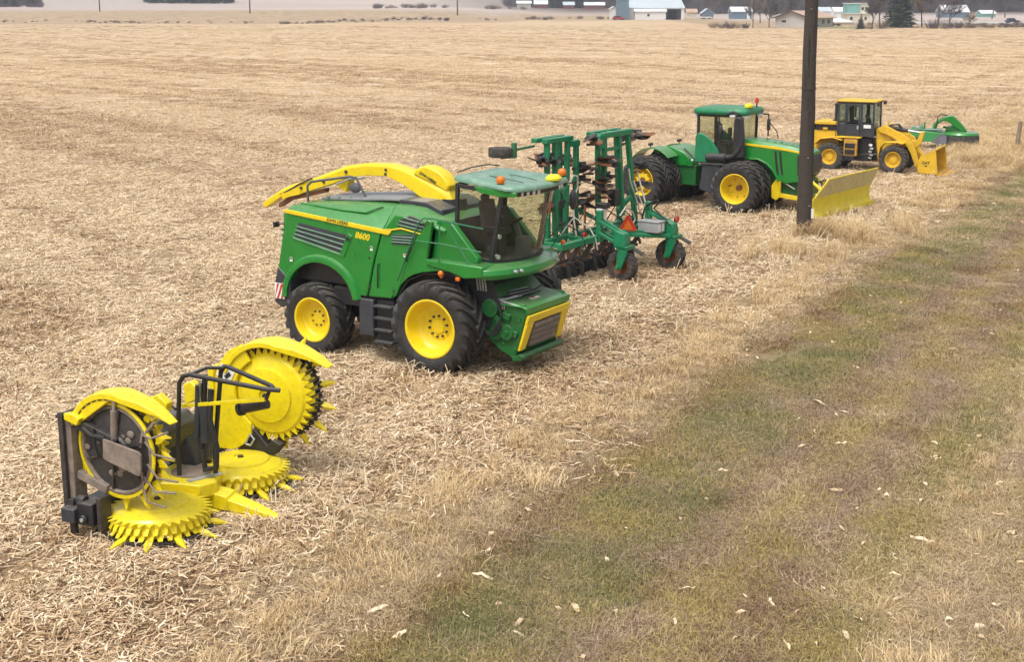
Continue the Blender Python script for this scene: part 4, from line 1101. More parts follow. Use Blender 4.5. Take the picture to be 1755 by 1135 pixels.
    b = MB(); b.prism([(-0.90, 0.98), (-0.84, 1.34), (-0.72, 1.32), (-0.66, 0.92)], 'y', -1.60, -1.42); b.build('inner_guard', M['header_yellow'], w, 0.015)
    # lower gearbox and stand at the corner
    b = MB(); b.cbox((-0.78, -1.82, 0.44), (0.30, 0.34, 0.36)); b.cyl((-0.78, -2.0, 0.38), (-0.78, -2.05, 0.38), 0.07, n=12); b.cyl((-1.0, -1.85, 0.60), (-0.85, -1.85, 0.60), 0.09, n=10); b.build('gearbox', M['black'], t, 0.03)
    b = MB(); b.cyl((-0.78, -2.05, 0.38), (-0.78, -2.07, 0.38), 0.03, n=10); b.build('gearbox_plug', M['zinc'], t)
    b = MB(); b.box(-1.14, -1.04, -1.92, -1.84, 0.0, 0.62); b.build('parking_leg', M['dark'], t, 0.008)
    b = MB(); b.box(-0.58, -0.50, -1.95, -1.70, 0.18, 0.72); b.build('bracket', M['dark'], t, 0.01)
    b = MB(); b.box(-1.12, -1.02, 1.84, 1.92, 0.0, 0.62); b.build('parking_leg', M['dark'], t, 0.008)

    for o in w.children:
        if o.name.split('.')[0] in ('corner_cover', 'hinge_pin'): o.location = (0.17, 0.10, -0.02)
        if o.name.split('.')[0] in ('hinge_post', 'hinge_plate', 'wing_beam', 'hose', 'skid_shield', 'fold_ram', 'ram_rod', 'rod_bracket', 'crop_rod'):
            o.location = (0.10, 0.16, 0.06)
    for o in t.children:
        if o.name.split('.')[0] in ('gearbox', 'gearbox_plug', 'bracket') or (o.name == 'parking_leg'):
            o.location = (0.12, 0.06, 0)
    w.rotation_euler = (0, 0, R_(-4))

    # ---- left wing: seen from its yellow top side
    w = sub('left_wing', t)
    CX, CZ = 0.34, 1.52
    Ml = Matrix.Translation((CX, 1.98, CZ)) @ Matrix.Rotation(R_(90), 4, 'X')     # local z -> -y
    dr = drum_parts(w, Ml)
    for k in range(7):
        finger(dr, Ml, 0.82, R_(-88 + 25 * k), 0.26, 0.0, M['header_yellow'])
    b = MB(Ml); n = 60
    for k in range(n):                          # brush of dark sickle teeth behind the rotor edge
        a = 2 * PI * k / n
        b.bar((0.72 * math.cos(a), 0.72 * math.sin(a), 0.24), (0.85 * math.cos(a + .07), 0.85 * math.sin(a + .07), 0.05), 0.03, 0.012)
    tag(b.build('saw_tooth', M['dark'], dr), kind='stuff')
    hood(1.46, 1.98, CX, CZ, 0.85, 1.47, 2.10, w)
    pl = [(-0.72, 0.46), (-0.76, 1.5), (-0.62, 1.95), (-0.40, 2.22), (-0.12, 2.36)] + [(CX + 0.63 * math.cos(R_(118 + 10 * k)), CZ + 0.63 * math.sin(R_(118 + 10 * k))) for k in range(13)] + [(0.0, 0.80), (-0.16, 0.60), (-0.36, 0.48)]
    b = MB(); b.prism(pl, 'y', 1.50, 1.56)
    fp = b.build('front_plate', M['header_yellow'], w, 0.015)
    b = MB(); b.box(-0.80, -0.70, 1.46, 1.95, 0.46, 1.9); b.build('back_plate', M['header_yellow'], w, 0.015)
    b = MB(); b.prism([(-0.34, 0.46), (0.02, 0.90), (0.28, 0.62), (0.40, 0.74), (0.56, 0.66), (0.40, 0.46)], 'y', 1.54, 1.75); b.build('wing_bracket', M['black'], w, 0.015)
    b = MB(); b.tube([(-0.12, 1.50, 0.62), (-0.02, 1.50, 0.80), (0.06, 1.50, 0.72), (-0.02, 1.5, 0.60), (-0.12, 1.50, 0.62)], 0.018, 6); b.build('lift_hook', M['zinc'], w)
    # warning decals: white sheet with pictogram blocks
    b = MB(); b.cbox((-0.46, 1.492, 1.82), (0.30, 0.012, 0.24), (0, 0.5, 0)); dc = b.build('warning_decal', M['white'], fp)
    b = MB(); b.cbox((-0.53, 1.483, 1.88), (0.10, 0.006, 0.09), (0, 0.5, 0)); b.build('decal_mark', M['red'], dc)
    b = MB(); b.cbox((-0.41, 1.483, 1.79), (0.07, 0.006, 0.13), (0, 0.9, 0)); b.build('decal_mark', M['black'], dc)
    b = MB(); b.lathe([(0.91, -0.005), (0.91, 0.003), (0.895, 0.003), (0.895, -0.005)], 48, (CX, 1.455, CZ), 'y', loop=True)

    # ---- guard hoops, hoses and pull bar in the middle
    g = sub('guard_frame', t)
    for y in (-0.14, 0.14):
        b = MB()
        if y < 0: b.tube([(-0.26, y, 0.55), (-0.26, y, 1.0), (-0.16, y, 2.10), (-0.08, y, 2.22), (0.05, y, 2.26), (1.42, y * 0.5, 2.16), (1.62, 0, 2.15)], 0.038, 10)
        else: b.tube([(0.20, y + .05, 0.55), (0.22, y + .05, 1.0), (0.40, y + .05, 2.26), (0.47, y + .05, 2.36), (0.60, y, 2.37), (1.42, y * 0.5, 2.18), (1.50, 0, 2.16)], 0.038, 10)
        b.build('guard_tube', M['black'], g)
    b = MB(); b.tube([(0.05, -0.1, 2.26), (0.20, 0.1, 2.33), (0.50, 0.15, 2.35)], 0.03, 8); b.tube([(1.44, 0, 2.15), (1.36, 0, 1.98)], 0.03, 8); b.build('cross_tube', M['black'], g)
    b = MB(); b.bar((-0.24, 0, 1.68), (1.34, 0, 1.97), 0.05, 0.06); b.build('pull_bar', M['header_yellow'], g, 0.008)
    b = MB(); b.cyl((0.80, 0.12, 1.72), (1.30, 0.12, 1.86), 0.085, 0.075, 14); b.cyl((0.77, 0.12, 1.71), (0.83, 0.12, 1.73), 0.11, n=14); b.build('accumulator', M['black'], g)
    b = MB(); b.tube([(0.30, 0.05, 2.0), (0.28, 0.0, 1.5), (0.42, -0.05, 1.1), (0.40, -0.05, 0.75), (0.18, -0.05, 0.68), (0.12, 0, 1.0)], 0.05, 10); b.tube([(0.16, 0.1, 2.2), (0.12, 0.05, 1.4), (0.05, 0.0, 0.8)], 0.045, 8); b.build('hydraulic_hose', M['hose'], g)
    b = MB(); b.box(-0.02, 0.10, 0.05, 0.20, 0.8, 1.9); b.box(0.10, 0.24, -0.02, 0.12, 1.1, 1.75); b.build('fold_link', M['slate'], g, 0.012)
    b = MB(); b.cyl((0.02, 0.0, 1.2), (0.08, 0.02, 2.05), 0.05, n=10); b.build('ram', M['slate'], g)
    b = MB(); b.cyl((0.08, 0.02, 1.75), (0.12, 0.02, 2.1), 0.03, n=8); b.build('ram_rod', M['brightsteel'], g)
    b = MB(); b.tube([(-0.6, 0.1, 1.65), (-0.26, -0.14, 1.66)], 0.025, 6); b.build('stay_rod', M['black'], g)
    return t

build_header()
# ------------------------------------------------------------------ folding strip tiller
def build_implement():
    t = thing('strip_tiller', 'dark green folding tillage implement with two upright towers and hanging row units', 'tillage implement', (3.94, 40.72, 0), R_(-34))
    r = random.Random(5)
    # rear lift wheels on parallel arms (local +x points to the wheels)
    kit = WheelKit(0.47, 0.34, 0.24, 16, [(0.26, -0.15), (0.25, -0.165), (0.235, -0.15), (0.22, -0.09), (0.20, -0.03), (0.10, -0.02), (0.09, -0.06), (0.02, -0.06)],
                   (0.07, -0.05, 6, 0.015), M['tyre_dusty'], M['rust'], M['dark'], 0.03, 0.9, 0.03)
    for y, dx in ((-1.24, -0.15), (1.22, 0.12)):
        kit.put(t, dx, y + 0.15, 0.455, -1, name='gauge_wheel')
        a = sub('lift_arm', t)
        b = MB(); b.box(dx - 0.78, dx - 0.62, y - 0.10, y + 0.10, 1.10, 2.02); b.build('mast_plate', M['teal'], a, 0.02)
        for z0 in (1.72, 1.38):
            b = MB(); b.bar((dx - 0.68, y - 0.09, z0), (dx + 0.06, y - 0.09, z0 - 0.32), 0.06, 0.09); b.build('link_bar', M['teal'], a, 0.01)
            b = MB(); b.bar((dx - 0.68, y + 0.13, z0), (dx + 0.06, y + 0.13, z0 - 0.32), 0.06, 0.09); b.build('link_bar', M['teal'], a, 0.01)
        b = MB(); b.prism([(dx - 0.12, 1.50), (dx + 0.18, 1.42), (dx + 0.24, 1.20), (dx + 0.20, 0.98), (dx - 0.14, 1.0), (dx - 0.18, 1.3)], 'y', y - 0.14, y + 0.18); b.build('arm_head', M['teal'], a, 0.02)
        b = MB(); b.prism([(dx + 0.0, 1.02), (dx + 0.28, 1.02), (dx + 0.28, 0.86), (dx + 0.10, 0.40), (dx - 0.06, 0.34), (dx - 0.08, 0.46)], 'y', y - 0.14, y - 0.05); b.build('wheel_fork', M['teal'], a, 0.015)
        b = MB(); b.box(dx - 0.05, dx + 0.28, y - 0.14, y + 0.36, 0.94, 1.06); b.build('fork_crown', M['teal'], a, 0.015)
        b = MB(); b.cyl((dx - 0.01, y - 0.20, 0.45), (dx - 0.01, y + 0.02, 0.45), 0.06, n=10); b.cyl((dx + 0.0, y - 0.17, 0.42), (dx + 0.0, y - 0.15, 0.42), 0.045, n=8); b.build('axle_hub', M['teal'], a)
        b = MB(); b.bar((dx + 0.25, y + 0.3, 0.96), (dx + 0.55, y + 0.34, 0.80), 0.22, 0.05); b.build('mud_scraper', M['dark'], a, 0.01)
    b = MB(); pts = [(-0.75, 1.0, 1.3)] + [(-0.62 + 0.45 * math.sin(k * 0.3), 1.05, 1.75 + 0.35 * math.sin(k * 0.32 + 0.3)) for k in range(9)] + [(0.25, 1.1, 1.35)]
    b.tube(pts, 0.03, 8); b.build('hydraulic_hose', M['hose'], t)
    b = MB(); b.tube([(-1.3, 1.7, 2.9), (-0.85, 1.5, 1.9), (-0.6, 1.45, 1.35)], 0.025, 6); b.build('hydraulic_hose', M['cable'], t)
    # toolbars
    b = MB(); b.box(-1.02, -0.84, -3.3, 2.3, 1.12, 1.30); b.build('toolbar', M['teal'], t, 0.015)
    b = MB(); b.box(-1.82, -1.64, -3.3, 2.3, 1.12, 1.30); b.build('toolbar', M['teal'], t, 0.015)
    for y in (-3.0, -1.7, -0.5, 0.7, 1.9):
        b = MB(); b.box(-1.70, -0.95, y - 0.06, y + 0.06, 1.14, 1.28); b.build('cross_beam', M['teal'], t, 0.012)
    b = MB(); b.bar((-1.0, -0.1, 1.25), (-0.15, 1.15, 1.10), 0.16, 0.14); b.build('rear_beam', M['teal'], t, 0.015)
    b = MB(); b.bar((-0.85, 0.2, 1.12), (0.20, 1.15, 1.04), 0.16, 0.12); b.build('rear_beam', M['teal'], t, 0.015)
    # row units under the toolbars
    for i, y in enumerate((-3.0, -2.25, -1.5, -0.75, 0.0, 0.75, 1.5)):
        u = sub('row_unit', t)
        b = MB(); b.bar((-1.75, y, 1.12), (-2.2, y, 0.62), 0.08, 0.10); b.bar((-0.95, y, 1.10), (-1.35, y + 0.05, 0.50), 0.10, 0.12); b.bar((-1.6, y, 0.62), (-1.1, y, 0.60), 0.08, 0.08); b.bar((-1.3, y, 0.7), (-1.25, y, 0.10), 0.06, 0.10)
        b.build('shank', M['dark'], u, 0.01)
        for dx, dy, rr, mm in ((-2.22, 0.02, 0.30, 'rust'), (-1.58, -0.14, 0.22, 'black'), (-1.58, 0.14, 0.22, 'black')):
            b = MB(); b.lathe([(0.02, -0.03), (0.06, -0.03), (0.07, -0.012), (rr, -0.006), (rr, 0.006), (0.07, 0.02), (0.02, 0.03)], 22, (dx, y + dy, rr), 'y'); b.build('coulter_disc', M[mm], u)
        b = MB(); b.tube([(-1.35, y + 0.1, 1.25), (-1.5, y + 0.16, 0.9), (-1.35, y + 0.1, 0.4), (-1.25, y + 0.05, 0.2)], 0.02, 6); b.build('fertiliser_tube', M['cable'] if i % 3 == 1 else M['hose'], u)
        b = MB(); b.cyl((-1.55, y + 0.1, 0.85), (-1.3, y + 0.1, 1.05), 0.055, n=8); b.build('down_spring', M['dark'], u)

    rz_ = random.Random(41)
    for k in range(40):                         # brackets, springs and hose ends that fill the space under the bars
        y = rz_.uniform(-3.1, 1.9); x = rz_.uniform(-2.1, -0.95); z = rz_.uniform(0.45, 1.15)
        b = MB(); b.bar((x, y, z), (x + rz_.uniform(-0.35, 0.35), y + rz_.uniform(-0.3, 0.3), z + rz_.uniform(-0.35, 0.2)), rz_.uniform(0.03, 0.09), rz_.uniform(0.03, 0.08))
        b.build('bracket', M[rz_.choice(('black', 'black', 'dark', 'dirtysteel', 'teal'))], t)

    def hanging_unit(par, x, y, z, s, sc=1.0):
        """A folded row unit sticking out sideways from a tower."""
        u = sub('folded_row_unit', par)
        b = MB()
        b.bar((x, y, z), (x - 0.1, y + s * 0.75 * sc, z + 0.06), 0.10, 0.09); b.bar((x - 0.05, y + s * 0.2, z - 0.14), (x - 0.14, y + s * 0.62 * sc, z - 0.12), 0.07, 0.06)
        b.bar((x - 0.1, y + s * 0.4, z + 0.1), (x + 0.2, y + s * 0.68 * sc, z + 0.02), 0.08, 0.08)
        b.build('shank', M['dirtysteel'] if r.random() < 0.4 else M['dark'], u, 0.01)
        for k in range(3):
            cx, cy, cz = x + r.uniform(-0.25, 0.2), y + s * r.uniform(0.35, 0.95) * sc, z + r.uniform(-0.10, 0.12)
            rr = r.uniform(0.17, 0.26)
            Mx = Matrix.Translation((cx, cy, cz)) @ Euler((r.uniform(-0.4, 0.4), r.uniform(-0.5, 0.5), 0)).to_matrix().to_4x4()
            b = MB(Mx); b.lathe([(0.02, -0.02), (rr, -0.006), (rr, 0.006), (0.02, 0.02)], 16, axis='z'); b.build('coulter_disc', M['rust'] if r.random() < 0.3 else M['dark'], u)
        b = MB(); b.cyl((x - 0.05, y + s * 0.3, z + 0.14), (x - 0.05, y + s * 0.75 * sc, z + 0.10), 0.05, n=8); b.build('down_spring', M['slate'], u)

    # right tower: four square tubes with a cap frame, legs leaning slightly outward
    w = sub('folded_wing', t)
    X0, X1 = -1.72, -1.22
    for (x, ya, yb, zb) in ((X1, 0.95, 1.55, 1.25), (X1, 0.42, 0.72, 1.6), (X0, 1.15, 1.45, 1.25), (X0, 0.05, 0.15, 1.4), (X1, -0.42, -0.40, 2.75)):
        b = MB(); b.bar((x, ya, 4.02), (x, yb, zb), 0.14, 0.14, (1, 0, 0)); b.build('wing_tube', M['teal'], w, 0.015)
    b = MB(); b.box(X1 - 0.10, X1 + 0.10, -0.62, 1.12, 4.02, 4.18); b.build('cap_beam', M['teal'], w, 0.015)
    b = MB(); b.box(X0 - 0.10, X0 + 0.10, -0.45, 1.25, 4.02, 4.17); b.build('cap_beam', M['teal'], w, 0.015)
    for y in (-0.5, 0.4, 1.02):
        b = MB(); b.box(X0 + .1, X1 - .1, y - 0.06, y + 0.06, 4.05, 4.15); b.build('cap_brace', M['teal'], w, 0.01)
    b = MB(); b.prism([(-0.80, 3.72), (-0.45, 3.72), (-0.40, 4.10), (-0.72, 4.16), (-0.85, 3.95)], 'x', X1 - 0.06, X1 + 0.06); b.build('gusset', M['teal'], w, 0.012)
    b = MB(); b.box(X1 - .05, X1 + .05, -0.40, 0.5, 3.62, 3.72); b.build('cross_tie', M['teal'], w, 0.01)
    for x, y, z, s in ((X1, -0.55, 4.0, -1), (X1, 0.1, 3.35, -1), (X0, 0.1, 3.05, -1), (X1, 0.1, 2.55, -1), (X0, 0.0, 2.25, -1), (X1, 1.1, 3.95, 1), (X0, 1.3, 3.75, 1), (X1, 1.25, 2.95, 1), (X1, 1.35, 2.35, 1), (X0, 0.3, 3.2, 1)):
        hanging_unit(w, x, y, z, s)
    for k in range(3):
        hanging_unit(w, X1 + 0.08, 0.35 - 0.2 * k, 3.3 - 0.45 * k, -1, 0.8)
    b = MB(); b.tube([(X1 + .1, 0.9, 3.0), (X1 + .14, 0.95, 2.6), (X1 + .12, 1.25, 2.2), (X1 + .2, 1.5, 1.6), (X1 + .5, 1.7, 1.45)], 0.022, 6); b.tube([(X1 + .1, 1.2, 2.6), (X1 + .3, 1.4, 1.9), (X1 + .6, 1.6, 1.5)], 0.02, 6); b.build('hydraulic_hose', M['cable'], w)
    # left tower
    w = sub('folded_wing', t)
    X0, X1 = -2.25, -1.80
    for (x, ya, yb, zb) in ((X1, -1.05, -1.02, 1.25), (X1, -1.52, -1.6, 1.25), (X0, -1.25, -1.15, 1.25), (X1, -2.62, -2.55, 1.25), (X1, -2.2, -2.15, 1.3)):
        b = MB(); b.bar((x, ya, 4.0), (x, yb, zb), 0.14, 0.14, (1, 0, 0)); b.build('wing_tube', M['teal'], w, 0.015)
    b = MB(); b.box(X1 - 0.10, X1 + 0.10, -2.75, -1.35, 4.0, 4.14); b.build('cap_beam', M['teal'], w, 0.015)
    b = MB(); b.box(X0 - 0.10, X0 + 0.10, -2.6, -1.1, 4.0, 4.12); b.build('cap_beam', M['teal'], w, 0.015)
    b = MB(); b.box(X1 - 0.08, X1 + 0.08, -1.45, -0.95, 3.82, 3.98); b.build('cross_tie', M['teal'], w, 0.01)
    b = MB(); b.box(X1 - .05, X1 + .05, -2.6, -1.5, 2.55, 2.63); b.build('cross_tie', M['teal'], w, 0.01)
    for x, y, z, s in ((X1, -1.9, 3.55, -1), (X0, -1.6, 3.5, -1), (X1, -2.2, 3.5, -1), (X1, -1.2, 3.15, 1), (X1, -1.2, 2.75, 1), (X0, -1.3, 3.35, 1), (X1, -2.0, 2.2, -1), (X1, -1.9, 2.25, 1), (X0, -2.1, 2.0, 1), (X1, -0.9, 1.9, 1), (X1, -1.9, 1.6, 1)):
        hanging_unit(w, x, y, z, s)
    b = MB(); b.tube([(X1 + .1, -1.62, 2.75), (X1 + .16, -1.45, 3.0), (X1 + .16, -1.2, 2.95), (X1 + .12, -1.12, 2.6), (X1 + .1, -1.35, 2.3), (X1 + .2, -1.45, 1.7), (X1 + .3, -1.4, 1.0), (X1 + .4, -1.1, 0.72), (X1 + .5, -0.8, 0.8), (X1 + .45, -0.75, 1.2)], 0.028, 6); b.build('hydraulic_hose', M['cable'], w)
    # outrigger marker wheel sticking out at the far left top
    m = sub('row_marker', t)
    b = MB(); b.lathe([(0.30, -0.10), (0.33, -0.12), (0.34, -0.10), (0.34, 0.10), (0.33, 0.12), (0.30, 0.10), (0.1, 0.06), (0.02, 0.06)], 24, (-2.05, -4.55, 3.92), 'z'); b.build('marker_tyre', M['tyre_dusty'], m)
    b = MB(); b.tube([(-2.05, -4.55, 3.75), (-2.05, -3.90, 3.72)], 0.02, 6); b.box(-2.12, -2.0, -3.95, -3.83, 3.70, 4.12); b.bar((-2.06, -3.95, 3.92), (-2.05, -2.9, 3.95), 0.06, 0.06); b.build('marker_arm', M['rail'], m, 0.008)
    # hitch end tower and sundries
    b = MB(); b.bar((-1.75, -0.9, 1.9), (-1.2, 0.05, 1.35), 0.12, 0.12); b.build('brace', M['teal'], t, 0.012)
    b = MB(); b.bar((-1.3, 0.55, 1.75), (-1.1, 1.0, 2.15), 0.12, 0.12); b.build('brace', M['teal'], t, 0.012)
    b = MB(); b.box(-1.35, -1.10, 0.05, 0.35, 1.95, 2.45); b.build('valve_block', M['black'], t, 0.02)
    b = MB(); b.prism([(-1.12, 1.45), (-0.93, 1.45), (-0.93, 2.02), (-1.12, 2.02)], 'y', -1.0, -0.72); wb = b.build('control_box', M['white'], t, 0.01)
    for z in (1.58, 1.72, 1.86):
        b = MB(); b.cbox((-1.03, -1.005, z), (0.07, 0.008, 0.06)); b.build('switch', M['black'], wb)
    b = MB(); b.cbox((-1.0, -0.8, 2.1), (0.34, 0.30, 0.16)); b.build('pump', M['black'], t, 0.03)
    b = MB(); b.cbox((-1.35, -1.25, 1.75), (0.05, 0.05, 0.75)); b.build('post', M['rust'], t)
    # slow vehicle triangle, facing the rear
    tri = [(0.02, 1.32), (0.82, 1.32), (0.86, 1.40), (0.48, 2.02), (0.36, 2.02), (-0.02, 1.40)]
    Mt = Matrix.Translation((-0.72, 0.18, 1.36)) @ Matrix.Rotation(R_(-42), 4, 'Z') @ Matrix.Scale(0.92, 4)
    b = MB(Mt); b.prism([(-0.27, -0.14), (0.27, -0.14), (0.30, -0.08), (0.045, 0.38), (-0.045, 0.38), (-0.30, -0.08)], 'x', -0.004, 0.004); sv = b.build('warning_triangle', M['red'], t)
    b = MB(Mt); b.prism([(-0.18, -0.085), (0.18, -0.085), (0.0, 0.25)], 'x', 0.005, 0.009); b.build('triangle_centre', M['orange'], sv)
    b = MB(); b.tube([(-0.75, -0.25, 1.75), (-0.7, 0.0, 1.98), (-0.66, 0.35, 1.80), (-0.66, 0.52, 1.55), (-0.70, 0.30, 1.32)], 0.025, 8); b.build('hydraulic_hose', M['cable'], t)
    # grey battery box with decals on the rear beam
    b = MB(); b.box(-0.62, 0.08, 0.62, 1.02, 1.17, 1.48); bx = b.build('grey_box', M['zinc'], t, 0.015)
    b = MB(); b.box(-0.64, 0.10, 0.60, 1.04, 1.482, 1.52); b.build('box_lid', M['zinc'], bx, 0.01)
    for y in (0.70, 0.90):
        b = MB(); b.box(0.082, 0.088, y - 0.06, y + 0.06, 1.22, 1.44); b.build('box_label', M['white'], bx)
    for x, y, z in ((0.25, 1.45, 1.50), (-1.15, -1.6, 1.32)):
        b = MB(); b.cyl((x, y, z), (x + 0.04, y, z), 0.09, n=14); b.build('tail_lamp', M['red'], t)
        b = MB(); b.cyl((x - 0.05, y, z), (x, y, z), 0.095, n=14); b.build('lamp_housing', M['black'], t)
    # festoon of hoses over the toolbar
    for k in range(7):
        y = -2.6 + 0.62 * k
        b = MB(); b.tube([(-1.7, y, 1.35), (-1.4, y + 0.2, 1.75 + 0.1 * (k % 3)), (-1.0, y + 0.4, 1.55), (-0.85, y + 0.5, 1.25), (-0.8, y + 0.55, 0.9)], 0.022, 6); b.build('hydraulic_hose', M['cable'] if k in (1, 3) else M['hose'], t)
    return t

build_implement()
# ------------------------------------------------------------------ articulated tractor with duals and a front blade
def build_tractor():
    t = thing('articulated_tractor', 'green four wheel drive tractor on black dual tyres with yellow blade in front', 'tractor', (9.40, 54.48, 0), R_(-31))
    kit = WheelKit(1.0, 0.66, 0.56, 22, [(0.57, -0.28), (0.585, -0.30), (0.56, -0.31), (0.54, -0.29), (0.52, -0.20), (0.50, 0.10), (0.46, 0.24), (0.20, 0.26), (0.14, 0.25), (0.02, 0.25)],
                   (0.36, 0.25, 8, 0.022), M['tyre'], M['yellow'], M['dark'], 0.07, 1.2, 0.048)
    rear = sub('rear_frame', t, (-1.85, 0, 0), (0, 0, R_(-10)))
    for par, ax in ((t, 0.0), (rear, -1.95)):
        for s in (-1, 1):
            for y in (1.60, 0.80):
                w = kit.put(par, ax, s * y, 0.94, s, spin=0.13 * y, name='wheel')
                if y == 1.60:
                    if par is t:
                        b = MB(); b.cyl((0, -s * 0.30, 0), (0, -s * 0.10, 0), 0.11, n=16); b.build('hub', M['rust'], w)
                        b = MB(); b.cyl((-0.30, s * 0.05, 0.08), (-0.30, s * 0.02, 0.08), 0.035, n=8); b.build('valve_hole', M['dark'], w)
                    else:
                        b = MB(); b.cyl((0, -s * 0.25, 0), (0, s * 0.18, 0), 0.30, 0.30, 20); b.build('hub', M['yellow'], w, 0.02)
                        for k in range(10):
                            a = k * PI / 5
                            b = MB(); b.cbox((0.31 * math.sin(a), s * 0.08, 0.31 * math.cos(a)), (0.07, 0.20, 0.07)); b.build('hub_lug', M['yellow'], w, 0.01)
                        b = MB(); b.cyl((0, s * 0.17, 0), (0, s * 0.185, 0), 0.15, n=16); b.build('hub_bore', M['rust'], w)
        b = MB(); b.cyl((ax, -1.30, 0.94), (ax, 1.30, 0.94), 0.13); b.box(ax - 0.3, ax + 0.3, -0.45, 0.45, 0.6, 1.25); b.build('axle', M['green_dirty'], par, 0.02)
    # rear frame and fenders
    b = MB(); b.box(-2.5, -0.35, -0.42, 0.42, 0.75, 1.55); b.box(-2.6, -1.6, -0.5, 0.5, 1.5, 1.75); b.build('rear_chassis', M['green_dirty'], rear, 0.03)
    for s in (-1, 1):
        arc = [(-1.95 + 1.17 * math.cos(R_(150 - 10.5 * k)), 1.02 + 1.17 * math.sin(R_(150 - 10.5 * k)) + 0.02) for k in range(11)]
        b = MB(); b.sheet([(x, s * 1.25, z) for x, z in arc], [(x, s * 0.52, z + 0.03) for x, z in arc], 0.04 * s); b.build('rear_fender', M['green'], rear, 0.01)
        b = MB(); b.cbox((-2.15, s * 1.0, 2.32), (0.10, 0.22, 0.10)); b.cbox((-2.15, s * 1.0, 2.25), (0.04, 0.04, 0.12)); b.build('fender_lamp', M['black'], rear, 0.01)
    b = MB(); b.prism([(-2.6, 1.75), (-2.3, 2.12), (-1.6, 2.25), (-0.9, 2.05), (-0.45, 1.70), (-0.45, 1.5), (-2.6, 1.5)], 'y', -0.50, 0.50); b.build('rear_deck', M['green'], rear, 0.04)
    b = MB(); b.bar((-0.85, -0.55, 2.20), (-0.35, -0.6, 1.85), 0.08, 0.04); b.build('rear_step', M['black'], rear, 0.01)
    # articulation
    b = MB(); b.cyl((-1.85, 0, 0.6), (-1.85, 0, 1.5), 0.22); b.box(-1.9, -1.3, -0.4, 0.4, 0.7, 1.45); b.build('hinge', M['green_dirty'], t, 0.02)
    b = MB(); b.tube([(-1.75, -0.55, 1.1), (-1.5, -0.6, 1.2), (-1.1, -0.62, 1.0)], 0.06, 8); b.build('steering_ram', M['dark'], t)
    b = MB(); r = random.Random(8)
    for k in range(6): b.tube([(-2.05, -0.35 + .08 * k, 1.4), (-1.75, -0.55 + .05 * k, 1.75 - .04 * k), (-1.45, -0.5 + .05 * k, 1.5)], 0.025, 6)
    b.build('hydraulic_hose', M['hose'], t)
    b = MB(); b.cbox((-2.05, -0.75, 1.80), (0.32, 0.26, 0.26)); b.cbox((-2.0, -0.78, 2.0), (0.20, 0.22, 0.06)); b.build('valve_block', M['green_dirty'], t, 0.03)
    b = MB(); b.sphere((-1.86, -0.92, 1.72), 0.05, 8); b.sphere((-2.2, -0.9, 1.82), 0.05, 8); b.build('coupler', M['lamp'], t)
    # front frame, fuel tank, steps
    b = MB(); b.box(-1.35, 1.5, -0.42, 0.42, 0.72, 1.5); b.build('front_chassis', M['black'], t, 0.03)
    b = MB(); b.prism([(-1.75, 0.75), (-1.62, 1.70), (-0.9, 1.80), (-0.9, 0.9), (-1.2, 0.6)], 'y', -1.25, -0.5); b.build('fuel_tank', M['slate'], t, 0.05)
    b = MB(); b.prism([(-1.75, 0.75), (-1.62, 1.70), (-0.9, 1.80), (-0.9, 0.9), (-1.2, 0.6)], 'y', 0.5, 1.25); b.build('fuel_tank', M['slate'], t, 0.05)
    b = MB(); b.box(-1.7, -0.7, -1.30, -0.5, 1.72, 1.78); b.build('step_deck', M['black'], t, 0.01)
    # front fender (inner) over front duals is the hood flare; exhaust muffler
    b = MB(); b.tube([(-1.55, -1.02, 1.98), (-0.75, -1.02, 2.0)], 0.17, 18); b.build('aftertreatment_can', M['black'], t, 0.02)
    b = MB(); b.tube([(-0.75, -1.02, 2.0), (-0.45, -1.02, 2.06), (-0.22, -1.02, 2.32), (-0.12, -0.98, 2.6)], 0.12, 14); b.build('exhaust_pipe', M['black'], t)
    b = MB(); b.prism([(-0.48, 2.0), (-0.45, 3.46), (-0.38, 3.58), (-0.20, 3.58), (-0.12, 3.46), (0.02, 2.05)], 'y', -1.08, -0.84); b.build('exhaust_shroud', M['black'], t, 0.04)
    b = MB(); b.tube([(-0.36, -0.96, 3.55), (-0.36, -0.96, 3.70), (-0.50, -0.96, 3.75), (-0.78, -0.96, 3.66)], 0.07, 10); b.build('exhaust_outlet', M['black'], t)
    # cab
    c = sub('cab', t)
    b = MB(); b.prism([(-2.05, 2.78), (-1.92, 2.92), (-1.68, 2.86), (-1.40, 2.66), (-1.12, 2.3), (-0.98, 1.98), (-1.10, 1.78), (-2.05, 1.78)], 'y', -1.02, -0.90)
    b.build('cab_fender', M['teal'], c, 0.03)
    b = MB(); b.prism([(-2.05, 2.78), (-1.92, 2.92), (-1.68, 2.86), (-1.40, 2.66), (-1.12, 2.3), (-0.98, 1.98), (-1.10, 1.78), (-2.05, 1.78)], 'y', 0.90, 1.02); b.build('cab_fender', M['teal'], c, 0.03)
    b = MB(); b.box(-2.02, -0.15, -0.88, 0.88, 1.75, 2.05); b.build('cab_floor', M['black'], c, 0.02)
    b = MB()
    for s in (-1, 1):
        b.bar((-1.98, s * 0.88, 2.0), (-2.0, s * 0.86, 3.62), 0.09, 0.12); b.bar((-0.30, s * 0.88, 2.0), (-0.28, s * 0.86, 3.62), 0.09, 0.09); b.bar((-1.05, s * 0.89, 2.0), (-1.15, s * 0.87, 3.62), 0.05, 0.05); b.bar((-2.0, s * 0.86, 3.58), (-0.28, s * 0.86, 3.58), 0.06, 0.08)
    b.build('cab_frame', M['black'], c, 0.01)
    for s in (-1, 1):
        b = MB(); b.box(-1.95, -0.32, s * 0.875 - 0.005, s * 0.875 + 0.005, 2.05, 3.56); b.build('side_window', M['glass'], c)
